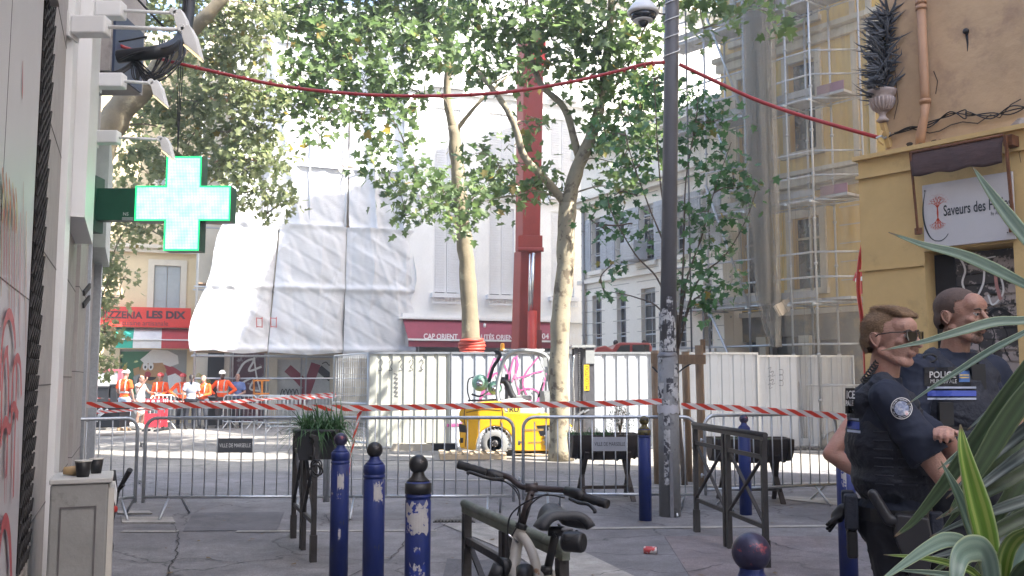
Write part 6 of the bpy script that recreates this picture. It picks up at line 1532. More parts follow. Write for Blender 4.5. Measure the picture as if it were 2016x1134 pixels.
mb = MB(); mb.cyl(P(1045,613,Yk-.2), P(1050,498,Yk-.2), .05); mb.cyl(P(1041,613,Yk-.3), P(1043,500,Yk-.3), .02); mb.build('piston_rod', M_steel, cr, True)
mb = MB(); mb.bar(P(1062,760,Yk-.1), P(1062,650,Yk-.1), .06, .12); mb.build('hose_guide', mat('dark_red_box', (.15,.03,.03), .6), cr, True)
mb = MB(); mb.prism([P(1046,108,Yk-.15),P(1046,88,Yk-.15),P(1075,80,Yk-.15),P(1075,132,Yk-.15),P(1058,126,Yk-.15)][::-1], (0,.08,0)); mb.build('head_plate', mat('bright_red_plate', (.62,.03,.02), .5), cr, True)
tk = thing('red_truck', 'dark red truck whose cab roof shows above the white hoarding', 'truck', (P(1230,700,22.6).x,22.6,0))
M_trk = mat('truck_dark_red', (.22,.03,.03), .35, .1, var=.1, coat=.3)
a = lambda px, py, Y=22: P(px,py,Y)
pr = [a(1168,740),a(1168,694),a(1176,684),a(1192,680),a(1206,688),a(1214,677),a(1222,674),a(1280,675),a(1284,682),a(1285,740)]
pr = [V((p.x,22,p.z)) for p in pr]; prb = [V((pr[0].x,22,.4)), V((pr[-1].x,22,.4))]
mb = MB(); mb.prism(([prb[0]]+pr[1:-1]+[prb[1]])[::-1], (0,1.8,0)); mb.build('cab', M_trk, tk, True, bevel=.03)
mb = MB()
for q in ([(1212,694),(1222,680),(1240,679),(1240,694)], [(1245,694),(1245,679),(1278,679),(1279,694)]): mb.prism([a(x, y, 21.985) for x, y in q][::-1], (0,.012,0))
mb.build('side_window', M_glass, tk, True)
for x in (1212, 1268): mb = MB(); mb.lathe(a(x,677,22.3), [(.05,-.02),(.06,.05),(.03,.09)], 12); mb.build('roof_beacon', M_dkiron, tk, True)
for x in (-.4, .8): 
    mb = MB(); cx_ = P(1230,700,22.6).x+x; mb.tube([(cx_,21.95,.42),(cx_,22.25,.42)], .42, 24); mb.build('wheel', M_rub, tk, True)
# ================================================================ FORKLIFT
fk = thing('forklift', 'yellow forklift with a grey roll cage, green gas bottles and amber beacon', 'forklift', (P(1030,880,18.9).x,18.9,0))
M_fy = mat('forklift_yellow', (.60,.33,.012), .4, var=.08, scale=3, col2=(.42,.25,.03), mscale=5, mthr=.66, msoft=.05, coat=.3)
Yf, Wf = 18.4, 1.05
def F(px, py, dy=0): return P(px, py, Yf)+V((0,dy,0))
def archpts(cx, cy, r, a0, a1, n=12): return [(cx+r*math.cos(a0+(a1-a0)*i/n), cy-r*math.sin(a0+(a1-a0)*i/n)) for i in range(n+1)]
prof = [(906,882),(903,868),(905,862),(903,838),(912,833),(903,826),(904,812),(911,800),(944,792),(985,789),(994,812),(1050,814),(1092,818),(1128,838),(1134,862),(1134,888)] + [(1012,888)] + archpts(974,876,37,0,math.pi*1.0,12)[0:] + [(936,888)]
mb = MB(); mb.prism([F(x,y) for x, y in prof][::-1], (0,Wf,0)); mb.build('body', M_fy, fk, True, bevel=.02)
mb = MB(); mb.prism([F(x,y,-.004) for x, y in ((1056,838),(1092,836),(1128,852),(1128,862),(1064,858))][::-1], (0,.01,0)); mb.prism([F(x,y,-.004) for x, y in ((903,834),(918,838),(920,852),(904,850))][::-1], (0,.012,0)); mb.prism([F(x,y,-.003) for x, y in ((906,862),(912,862),(912,872),(906,872))][::-1], (0,.012,0)); mb.build('vent', M_black, fk, True)
mb = MB(); mb.prism([F(x,y,.04) for x, y in ((984,789),(1006,816),(1050,818),(1066,812),(1052,794),(1030,786),(1010,784))][::-1], (0,.9,0)); mb.build('hood', mat('grey_white_hood', (.42,.41,.40), .5), fk, True, bevel=.015)
mb = MB(); a_, b_ = F(1000,818,.03), F(1024,800,.03); mb.box((a_.x,Yf+.028,a_.z),(b_.x,Yf+.039,b_.z)); pl = mb.build('sticker', mat('yellow_sticker', (.6,.45,.05), .5), fk, True)
mb = MB(); mb.text('RU', (a_.x+.03,Yf+.026,a_.z+.06), (1,0,0), (0,0,1), height=.11, bold=.03); mb.build('lettering', M_blk, pl, True)
mb = MB()
for pts in ([(986,792),(990,815),(986,835),(1002,858),(1010,886)],[(915,800),(914,826),(918,850),(916,880)],[(918,812),(950,806),(986,808)]): mb.ribbon(bez([F(x,y,-.006) for x, y in pts], 6), .018, (0,-1,0))
mb.build('panel_seam', mat('seam_dark', (.08,.05,.02), .7), fk, True)
mb = MB()
for x, y, w_, h_ in ((1030,845,40,4),(1040,870,26,3),(955,797,24,3)): mb.prism([F(x,y,-.005),F(x+w_,y-1,-.005),F(x+w_,y+h_-1,-.005),F(x,y+h_,-.005)], (0,.004,0))
mb.build('scuff', mat('grease_scuff', (.25,.16,.05), .8, var=.4, scale=20), fk, True)
def wheel(cx, cy, rpx, dy, w_):
    c = F(cx, cy, dy); r = rpx*Yf/FPX
    mb = MB(); mb.lathe(c, [(r*.55,-.0),(r*.9,-.02),(r,.03),(r,w_-.03),(r*.9,w_),(r*.55,w_)], 32, axis=(0,1,0))
    for i in range(24): a = 2*math.pi*i/24; mb.cbox((0,0,0),(.012,w_*.5,.02), Matrix.Translation(c+V((math.cos(a)*r, w_/2, math.sin(a)*r))) @ Matrix.Rotation(-a+math.pi/2, 4, 'Y'))
    t = mb.build('tyre', mat('grey_tyre', (.20,.20,.195), .85, var=.2), fk, True)
    mb = MB(); mb.lathe(c, [(r*.56,.0),(r*.5,.03),(r*.3,.05),(r*.26,-.0),(r*.12,-.02),(r*.02,-.02)], 28, axis=(0,1,0)); mb.build('rim', M_dkiron, t, True)
    mb = MB()
    for i in range(5): a = 2*math.pi*i/5; mb.cyl(c+V((math.cos(a)*r*.2,-.03,math.sin(a)*r*.2)), c+V((math.cos(a)*r*.2,.0,math.sin(a)*r*.2)), .012, n=6)
    mb.build('bolt', M_steel, t, True)
wheel(974,873,27,-.03,.2); wheel(1104,866,32,-.03,.24); wheel(974,873,27,Wf-.2,.2)
M_cage = mat('grey_cage_paint', (.27,.28,.28), .5)
mb = MB()
for dy in (.04, Wf-.06):
    mb.tube(bez([F(990,815,dy),F(979,780,dy),F(982,745,dy),F(990,712,dy),F(1002,696,dy),F(1022,690,dy),F(1055,692,dy),F(1074,700,dy),F(1082,716,dy),F(1086,760,dy),F(1096,820,dy)]), .038, 10)
for x in (1004,1016,1028,1040,1052,1062): mb.bar(F(x,692,.04), F(x,692,Wf-.06), .05, .03)
mb.bar(F(1060,700,.06), F(1078,750,.06), .03, .03); mb.build('roll_cage', M_cage, fk, True)
mb = MB(); mb.box((F(990,691).x, Yf+.03, F(990,692).z), (F(1072,691).x, Yf+Wf-.03, F(990,687).z)); mb.build('roof_plate', mat('pale_roof_plate', (.45,.45,.44), .5), fk, True, bevel=.01)
mb = MB(); c = F(989,690,.2); mb.lathe(c, [(.05,0),(.05,.02),(.042,.03),(.042,.12),(.03,.15)], 16); mb.build('beacon', mat('amber_beacon', (.75,.30,.02), .3), fk, True)
mb = MB(); mb.tube(bez([F(974,690,.1),F(984,697,.1),F(980,708,.1),F(970,725,.12),F(962,752,.12)]), .035, 10); mb.box((F(975,698).x,Yf+.05,F(975,698).z),(F(983,690).x,Yf+.2,F(983,690).z)); mb.build('exhaust_pipe', M_black, fk, True)
mb = MB(); c = F(999,775,.3); mb.box((c.x-.05,Yf+.25,c.z-.15),(c.x+.02,Yf+.75,c.z+.38), None); mb.tube(bez([F(985,748,.3),F(996,752,.3),F(1006,775,.3),F(1012,785,.3)]), .07, 10); mb.build('seat_back', M_black, fk, True, bevel=.02)
mb = MB(); mb.box((F(998,0).x,Yf+.25,F(0,788).z),(F(1046,0).x,Yf+.75,F(0,779).z)); mb.build('seat', mat('grey_seat', (.2,.2,.2), .7), fk, True, bevel=.02)
mb = MB(); c = F(1066,768,.45); n = 24; mb.tube([c+V((.09*math.sin(2*math.pi*i/n)*.5, .16*math.cos(2*math.pi*i/n), .14*math.sin(2*math.pi*i/n))) for i in range(n+1)], .014, 8); mb.bar(c, F(1082,800,.45), .04, .04); mb.build('steering_wheel', M_black, fk, True)
mb = MB(); mb.box((F(1062,0).x,Yf+.15,F(0,792).z),(F(1084,0).x,Yf+.85,F(0,770).z)); mb.tube([F(1070,706,.0),F(1071,720,-.05)], .012, 6); mb.box((F(1067,0).x,Yf-.1,F(0,722).z),(F(1074,0).x,Yf-.08,F(0,704).z)); mb.build('dashboard', M_cage, fk, True)
M_gas = mat('pale_green_bottle', (.20,.36,.26), .4, .1, var=.1)
for (x, y, r, dy) in ((944,754,.165,.15),(973,764,.14,.25)):
    c = F(x,y,dy); mb = MB(); mb.lathe(c, [(r*.45,-.03),(r*.85,.02),(r,.10),(r,.6),(r*.7,.68)], 24, axis=(0,1,0)); mb.build('gas_bottle', M_gas, fk, True)
    mb = MB(); mb.lathe(c, [(r*.4,-.05),(r*.42,-.03),(r*.3,-.028)], 16, axis=(0,1,0)); mb.tube([c+V((-.05,-.06,.02)), c+V((.06,-.06,-.03))], .018, 8); mb.build('valve', M_steel, fk, True)
mb = MB(); mb.tube(bez([F(925,788,.1),F(920,770,.1),F(922,748,.1),F(932,742,.1)]), .014, 6); mb.tube([F(921,789,.1),F(985,787,.1)], .02, 6); mb.tube(bez([F(928,776,.05),F(945,780,.0),F(962,770,.05)]), .02, 6); mb.build('bottle_cradle', M_dkiron, fk, True)
# mast
M_mst = mat('greasy_mast_steel', (.10,.10,.11), .5, .4, var=.3, scale=6)
mb = MB()
for (x0_, x1_, dy) in ((1127,1134,.05),(1137,1143,.12),(1148,1164,.02)):
    for e in (0, .8): a, b = F(x0_,872), F(x1_,684); mb.box((F(x0_,0).x, Yf+dy+e, F(0,874).z), (F(x1_,0).x, Yf+dy+e+.07, F(0,683).z))
mb.build('mast_channel', M_mst, fk, True)
mb = MB(); mb.box((F(1122,0).x,Yf,F(0,684).z),(F(1166,0).x,Yf+.95,F(0,679).z)); mb.box((F(1126,0).x,Yf,F(0,800).z),(F(1166,0).x,Yf+.95,F(0,796).z)); mb.box((F(1148,0).x,Yf+.0,F(0,690).z),(F(1165,0).x,Yf+.018,F(0,716).z)); mb.build('mast_crossmember', M_cage, fk, True)
mb = MB()
for i in range(46): z = F(0,860).z+i*.036; mb.box((F(1134.5,0).x,Yf+.04,z),(F(1137,0).x+.01,Yf+.07,z+.02))
mb.build('lift_chain', M_steel, fk, True)
mb = MB(); mb.cyl(F(1145.5,870,.2), F(1145.5,695,.2), .03); mb.tube(bez([F(1130,700,.0),F(1128,750,-.02),F(1131,800,0),F(1128,850,0)]), .018, 6); mb.build('lift_cylinder', M_steel, fk, True)
a_, b_ = F(1150,769), F(1160,718); mb = MB(); mb.box((a_.x,Yf+.008,a_.z),(b_.x,Yf+.019,b_.z)); pl = mb.build('name_plate', mat('yellow_name_plate', (.66,.44,.02), .5), fk, True)
mb = MB(); mb.text("M LOUTOU", (b_.x-.012,Yf+.006,a_.z+.03), (0,0,1), (-1,0,0), width=(b_.z-a_.z)-.06, height=.065); mb.build('lettering', M_blk, pl, True)
mb = MB(); mb.bar(F(1132,822,.0),F(1150,808,-.02), .03, .04); mb.bar(F(1150,812,0),F(1160,806,0), .03,.03); mb.build('lever', M_galv, fk, True)
for dy in (.2,.7): mb = MB(); mb.bar(F(1160,868,dy), F(1160,845,dy), .1, .04, (0,1,0)); mb.box((F(1150,0).x,Yf+dy-.05,.05),(F(1158,0).x+1.0,Yf+dy+.05,.09)); mb.build('fork', M_mst, fk, True)
# ================================================================ BICYCLE (seen from behind, leaning right)
Pb = lambda x, y, Y: P(x, y, Y*.88)
bi = thing('bicycle', 'old white bicycle with rusty frame and black saddle by the mossy rack', 'bicycle', tuple(G(1060,1300)))
M_bw = mat('chipped_white_frame', (.36,.34,.31), .5, .1, var=.1, scale=6, col2=(.22,.12,.07), mscale=9, mthr=.57, msoft=.05)
M_bar = mat('dark_brown_bar', (.045,.035,.035), .45, .3, var=.2, scale=12)
H0, H1 = Pb(1026,1036,4.35), Pb(1048,962,4.36)     # head tube top, stem top
Ls = [Pb(903,915,4.52), Pb(975,932,4.50), Pb(1003,940,4.46), Pb(1025,957,4.40), Pb(1050,960,4.36), Pb(1085,963,4.33), Pb(1115,966,4.28), Pb(1150,981,4.2), Pb(1196,993,4.12)]
mb = MB(); mb.tube(bez(Ls[1:8], 8), .0125, 12); mb.build('handlebar', M_bar, bi, True)
for a, b, c, e in ((Pb(901,914,4.52), Pb(958,931,4.5), Pb(968,934,4.5), Pb(992,940,4.48)), (Pb(1197,993,4.12), Pb(1150,979,4.19), Pb(1142,974,4.2), Pb(1115,966,4.27))):
    mb = MB(); n = 9; mb.tube([a.lerp(b, i/n) for i in range(n+1)], .019, 14, rs=[.0185 if i % 2 else .0165 for i in range(n+1)]); 
    g_ = mb.build('grip', M_rub, bi, True); mb = MB(); mb.tube([b, c, e], .022, 12, rs=[.018,.0235,.019]); mb.build('shifter', M_black, bi, True)
mb = MB(); mb.tube(bez([Pb(990,943,4.44),Pb(970,943,4.40),Pb(950,938,4.38),Pb(925,930,4.40),Pb(920,934,4.4)]), .007, 8, rs=None); mb.build('brake_lever', M_black, bi, True)
mb = MB(); mb.tube(bez([Pb(1122,982,4.2),Pb(1140,990,4.12),Pb(1158,993,4.06),Pb(1170,1004,4.02),Pb(1171,1010,4.02)]), .007, 8); mb.build('brake_lever', M_black, bi, True)
mb = MB(); mb.cyl(H0+V((0,0,-.0)), H1, .0165, .015, 16); mb.cyl(H1+V((-.028,0,.004)), H1+V((.022,0,.004)), .019, n=12); mb.ell(H1+V((-.0,-.018,-.02)), .007); mb.build('stem', M_bar, bi, True)
dn = (H0-H1).normalized(); H2 = H0+dn*.17+V((.0,.0,0)); H2 = Pb(1012,1100,4.42)
mb = MB(); mb.lathe(H0, [(.021,-.012),(.026,-.006),(.022,.0),(.027,.006),(.02,.012)], 20, axis=(H1-H0)); mb.build('headset', M_black, bi, True)
mb = MB(); mb.cyl(H0, H0.lerp(H2, 1.0), .022); mb.build('head_tube', M_bw, bi, True)
BB = V((Pb(1075,1300,4.15).x, 3.62, .28)); ST = Pb(1095,1046,3.95)
mb = MB(); mb.tube(bez([Pb(1024,1050,4.36), Pb(1040,1072,4.28), Pb(1053,1105,4.2), Pb(1063,1160,4.13), BB+V((-.0,.0,.35))], 6), .019, 14); mb.build('top_tube', M_bw, bi, True)
mb = MB(); mb.tube(bez([Pb(1020,1062,4.37), Pb(1014,1100,4.33), Pb(1016,1150,4.28), BB], 6), .023, 14, rs=None); mb.build('down_tube', M_bw, bi, True)
mb = MB(); mb.tube([BB, Pb(1078,1120,4.0)], .017, 12); mb.build('seat_tube', M_bw, bi, True)
mb = MB(); mb.cyl(Pb(1075,1134,4.02), ST, .0155); mb.lathe(Pb(1076,1122,4.0), [(.02,-.015),(.023,0),(.02,.015)], 14); mb.build('seat_post', M_black, bi, True)
# fork, wheels
ax = V((H2.x-.05, 4.2, .33)); rx = V((BB.x+.02, 3.12, .33)); wdir = V((ax.x-rx.x, ax.y-rx.y, 0)).normalized(); wn = V((wdir.y, -wdir.x, 0))
def bwheel(c):
    n = 40; mb = MB(); mb.tube([c+wdir*.325*math.cos(2*math.pi*i/n)+V((0,0,.325*math.sin(2*math.pi*i/n))) for i in range(n+1)], .019, 8, cap=False); t = mb.build('tyre', M_rub, bi, True)
    mb = MB(); mb.tube([c+wdir*.30*math.cos(2*math.pi*i/n)+V((0,0,.30*math.sin(2*math.pi*i/n))) for i in range(n+1)], .009, 6, cap=False); mb.build('rim', M_steel, t, True)
    mb = MB(); 
    for i in range(28): a = 2*math.pi*i/28; mb.tube([c+wn*(.02 if i % 2 else -.02), c+wdir*.29*math.cos(a)+V((0,0,.29*math.sin(a)))], .0011, 4)
    mb.cyl(c-wn*.05, c+wn*.05, .018); mb.build('spokes', M_steel, t, True)
bwheel(ax); bwheel(rx)
mb = MB()
for s_ in (-1, 1): mb.tube(bez([H2+V((0,0,.02)), H2.lerp(ax,.4)+wn*s_*.05, ax+wn*s_*.055]), .012, 8)
mb.build('fork', M_bw, bi, True)
mb = MB()
for s_ in (-1, 1): mb.tube([BB+wn*s_*.03, rx+wn*s_*.06], .009, 8); mb.tube([Pb(1078,1125,4.0)+wn*s_*.02, rx+wn*s_*.06], .008, 8)
mb.build('rear_stays', M_bw, bi, True)
mb = MB(); mb.cyl(BB-wn*.07, BB+wn*.07, .016); mb.lathe(BB+wn*.05, [(.09,0),(.09,.004),(.07,.004)], 28, axis=wn); mb.bar(BB+wn*.08, BB+wn*.08+V((.03,.1,-.13)), .02, .014); mb.bar(BB-wn*.08, BB-wn*.08-V((.03,.1,-.13)), .02, .014); mb.build('crankset', M_dkiron, bi, True)
for s_, o_ in ((1, V((.03,.1,-.13))), (-1, V((-.03,-.1,.13)))): mb = MB(); c = BB+wn*.08*s_+o_; mb.box(tuple(c+V((-.04,-.035,-.01))), tuple(c+V((.04,.035,.012)))); mb.build('pedal', M_black, bi, True)
# saddle
mb = MB().sh(); sc0 = Pb(1107,1026,3.95); vs = []; nu, nv = 24, 14; sdir = wdir
prof_ = lambda t: (.086 if t < .25 else .086-.060*min(1,(t-.25)/.45)**.8)
for j in range(nv+1):
    for i in range(nu+1):
        t = j/nv; a = i/nu*2-1; w_ = prof_(t)*(1 if t > .08 else .82+2.2*t); L_s = .26
        p = sc0+sdir*(t*L_s-.07)+V((wn.x,wn.y,0))*(a*w_)*-1; z = .012*(1-abs(a)**2.6)-.022*abs(a)**5-.010*math.sin(t*3.1)+.018*(1-t)*abs(a)**1.2*(1-abs(a)); vs.append(p+V((0,0,z)))
mb.add(vs, [(j*(nu+1)+i, j*(nu+1)+i+1, (j+1)*(nu+1)+i+1, (j+1)*(nu+1)+i) for j in range(nv) for i in range(nu)]); ob = mb.build('saddle', mat('scuffed_saddle_vinyl', (.035,.036,.042), .55, var=.25, scale=20, bump=.1), bi, True)
sm = ob.modifiers.new('s', 'SOLIDIFY'); sm.thickness = .03; sm.offset = -1
mb = MB(); c = sc0+sdir*-.078+V((0,0,-.018)); mb.ell(c, (.022,.006,.009), 14, 8); mb.build('saddle_badge', mat('grey_badge', (.12,.12,.13), .5), ob, True)
mb = MB(); 
for s_ in (-1,1): mb.tube(bez([sc0+wn*s_*.045+V((0,0,-.03))-sdir*.04, sc0+wn*s_*.025+V((0,0,-.055)), sc0+wn*s_*.02+V((0,0,-.035))+sdir*.15]), .005, 6)
mb.cyl(ST+V((-.03,0,.0)), ST+V((.03,0,.0)), .018); mb.build('saddle_rails', M_black, bi, True)
mb = MB(); c = Pb(1130,1068,3.75); mb.cyl(c+V((-.035,.03,0)), c+V((.035,-.01,0)), .036, .034, 20); mb.box(tuple(c+V((-.04,-.02,-.0))), tuple(c+V((.03,.03,.035)))); mb.cyl(c+V((0,.0,.02)), sc0+V((.02,0,-.03)), .012); mb.build('saddle_bag', M_black, bi, True, bevel=.012)
# front light / bell block and cables
mb = MB(); mb.cyl(Pb(985,1118,4.3), Pb(1003,1114,4.32), .042, .03); mb.cyl(Pb(972,1150,4.3), Pb(985,1112,4.3), .034, .030); mb.cyl(Pb(1000,1112,4.3), Pb(1012,1105,4.35), .016); mb.build('front_lamp', M_black, bi, True)
mb = MB(); mb.cyl(Pb(1033,1150,4.1), Pb(1033,1118,4.15), .034, .032, 16); mb.build('bottle', M_black, bi, True)
mb = MB()
for pts in ([(975,938,4.45),(1005,955,4.38),(1020,975,4.33),(1024,1000,4.3),(1020,1030,4.3),(1005,1060,4.32)],[(985,944,4.45),(1018,962,4.38),(1023,990,4.32),(1019,1015,4.3)],[(1112,980,4.2),(1085,975,4.22),(1060,978,4.25),(1025,995,4.3),(1003,1020,4.3),(1000,1060,4.3),(1003,1090,4.3)],[(1080,972,4.28),(1060,980,4.28),(1040,1000,4.28),(1035,1025,4.3)],[(1003,1090,4.3),(998,1115,4.3),(1002,1140,4.3)]): mb.tube(bez([Pb(*p) for p in pts], 6), .0034, 6)
mb.build('cable', M_black, bi, True)
mb = MB(); mb.cyl(Pb(1000,1052,4.3), Pb(1020,1068,4.33), .004); mb.build('cable_adjuster', M_steel, bi, True)
# ================================================================ PEOPLE
from mathutils.bvhtree import BVHTree
random.seed(21)
def cap(mb, p0, r0, p1, r1, n=14):
    """tapered capsule"""
    p0, p1 = V(p0), V(p1); d = (p1-p0); L = d.length
    if L < 1e-6: return mb.ell(p0, r0)
    d.normalize(); pts, rs = [], []
    for k in range(5): a = math.pi/2*(1-k/5); pts.append(p0-d*r0*math.sin(a)); rs.append(max(r0*math.cos(a), 1e-4))
    pts.append(p0); rs.append(r0); pts.append(p1); rs.append(r1)
    for k in range(1, 6): a = math.pi/2*k/5; pts.append(p1+d*r1*math.sin(a)); rs.append(max(r1*math.cos(a), 1e-4))
    return mb.tube(pts, r0, n, True, rs)
def remesh(mb, name, voxel, smooth, m, parent, M=None, cut=None):
    """union of overlapping volumes as one continuous, smoothed surface"""
    me = bpy.data.meshes.new(name); me.from_pydata([tuple(p) for p in mb.v], [], mb.f); o = bpy.data.objects.new(name, me); COL.objects.link(o)
    r = o.modifiers.new('r', 'REMESH'); r.mode = 'VOXEL'; r.voxel_size = voxel; r.adaptivity = 0
    s_ = o.modifiers.new('s', 'SMOOTH'); s_.factor = .6; s_.iterations = smooth
    bpy.context.view_layer.update(); ev = o.evaluated_get(bpy.context.evaluated_depsgraph_get()); me2 = bpy.data.meshes.new_from_object(ev)
    bpy.data.objects.remove(o); bpy.data.meshes.remove(me); me2.name = name
    if cut:
        bm = bmesh.new(); bm.from_mesh(me2); bmesh.ops.delete(bm, geom=[f for f in bm.faces if cut(f.calc_center_median())], context='FACES'); bm.to_mesh(me2); bm.free()
    if M: me2.transform(M)
    me2.materials.clear(); me2.materials.append(m)
    me2.polygons.foreach_set('use_smooth', [True]*len(me2.polygons)); o = bpy.data.objects.new(name, me2); COL.objects.link(o); o.parent = parent; return o
def skinmat(name, c): 
    m = mat(name, c, .56, var=.16, scale=22, col2=tuple(x*y for x, y in zip(c, (.95,.72,.68))), mscale=7, mthr=.50, msoft=.25, bump=.22, bscale=150); b = m.node_tree.nodes['Principled BSDF']; b.inputs['Subsurface Weight'].default_value = .15; b.inputs['Subsurface Radius'].default_value = (.012,.005,.003); b.inputs['Subsurface Scale'].default_value = 1; return m
SK1 = skinmat('fair_skin', (.37,.215,.17)); SK2 = skinmat('tanned_skin', (.33,.19,.145)); SKD = skinmat('dark_skin', (.06,.035,.025))
def cloth(name, c, **k): return mat(name, c, .85, var=.15, scale=6, bump=.35, bscale=9, **k)
M_nv = cloth('navy_polo', (.012,.017,.035)); M_nv2 = mat('black_navy_vest', (.012,.015,.026), .7, var=.2, scale=14, bump=.3, bscale=60); M_tr = cloth('dark_navy_trousers', (.009,.010,.016))
M_boot = mat('boot_leather', (.012,.012,.013), .5, bump=.1); M_org = cloth('hi_vis_orange', (.80,.09,.012)); M_refl = mat('reflective_band', (.42,.40,.38), .4); M_jean = cloth('pale_jeans', (.28,.34,.44)); M_jeand = cloth('grey_trousers', (.06,.065,.08)); M_tee = cloth('grey_tshirt', (.24,.26,.31)); M_dress = cloth('white_dress', (.62,.61,.58)); M_lb = cloth('blue_white_top', (.10,.14,.30))
M_hb = mat('dark_brown_hair', (.02,.014,.012), .6, var=.3, scale=40); M_hl = mat('light_brown_hair', (.20,.125,.07), .6, var=.4, scale=30, stretch=(1,4,4), bump=.5, bscale=70)
from mathutils import noise as mn
def wrinkle(o, amp, f, st=(1,1,1), seed=0):
    me = o.data; ns = [v.normal.copy() for v in me.vertices]; co = []
    for v, vn in zip(me.vertices, ns):
        p = V((v.co.x*st[0], v.co.y*st[1], v.co.z*st[2]))*f+V((seed,0,0)); q = p+mn.noise_vector(p*.6)*1.1
        r = 1-abs(mn.noise(q)); r2 = 1-abs(mn.noise(q*2.1+V((5,1,2)))); co += list(v.co + vn*amp*((r**6-.45)+.45*(r2**6-.45)))
    me.vertices.foreach_set('co', co)
    me.update()
def strands(o, t, m, n, L, back, seed=1, wd=.0022):
    rr = random.Random(seed); me = o.data; ps = [p for p in me.polygons]; mb = MB()
    for i in range(n):
        p = rr.choice(ps); c = p.center.copy(); nn = p.normal; d = (nn*rr.uniform(.05,.45)+back+V((rr.uniform(-.4,.4), rr.uniform(-.4,.4), rr.uniform(-.4,.4)))).normalized(); sd = d.cross(nn)
        if sd.length < 1e-3: continue
        sd.normalize(); l = L*rr.uniform(.6,1.3); c += V((rr.uniform(-.004,.004), rr.uniform(-.004,.004), rr.uniform(-.004,.004)))
        mb.add([c-sd*wd/2, c+sd*wd/2, c+d*l+nn*-.001], [(0,1,2)])
    return mb.build('hair_strands', m, o)
POSE = {
 'down': lambda s: ((s*.245,.02,1.16), (s*.25,-.07,.90)),
 'akimbo': lambda s: ((s*.40,.07,1.19), (s*.20,-.05,1.04)),
 'front': lambda s: ((s*.245,-.02,1.15), (s*.09,-.26,1.10)),
 'waist': lambda s: ((s*.27,.0,1.16), (s*.12,-.17,1.02)),
 'raised': lambda s: ((s*.26,-.20,1.36), (s*.20,-.36,1.60)),
 'fwd': lambda s: ((s*.25,-.12,1.2), (s*.17,-.38,1.2)),
}
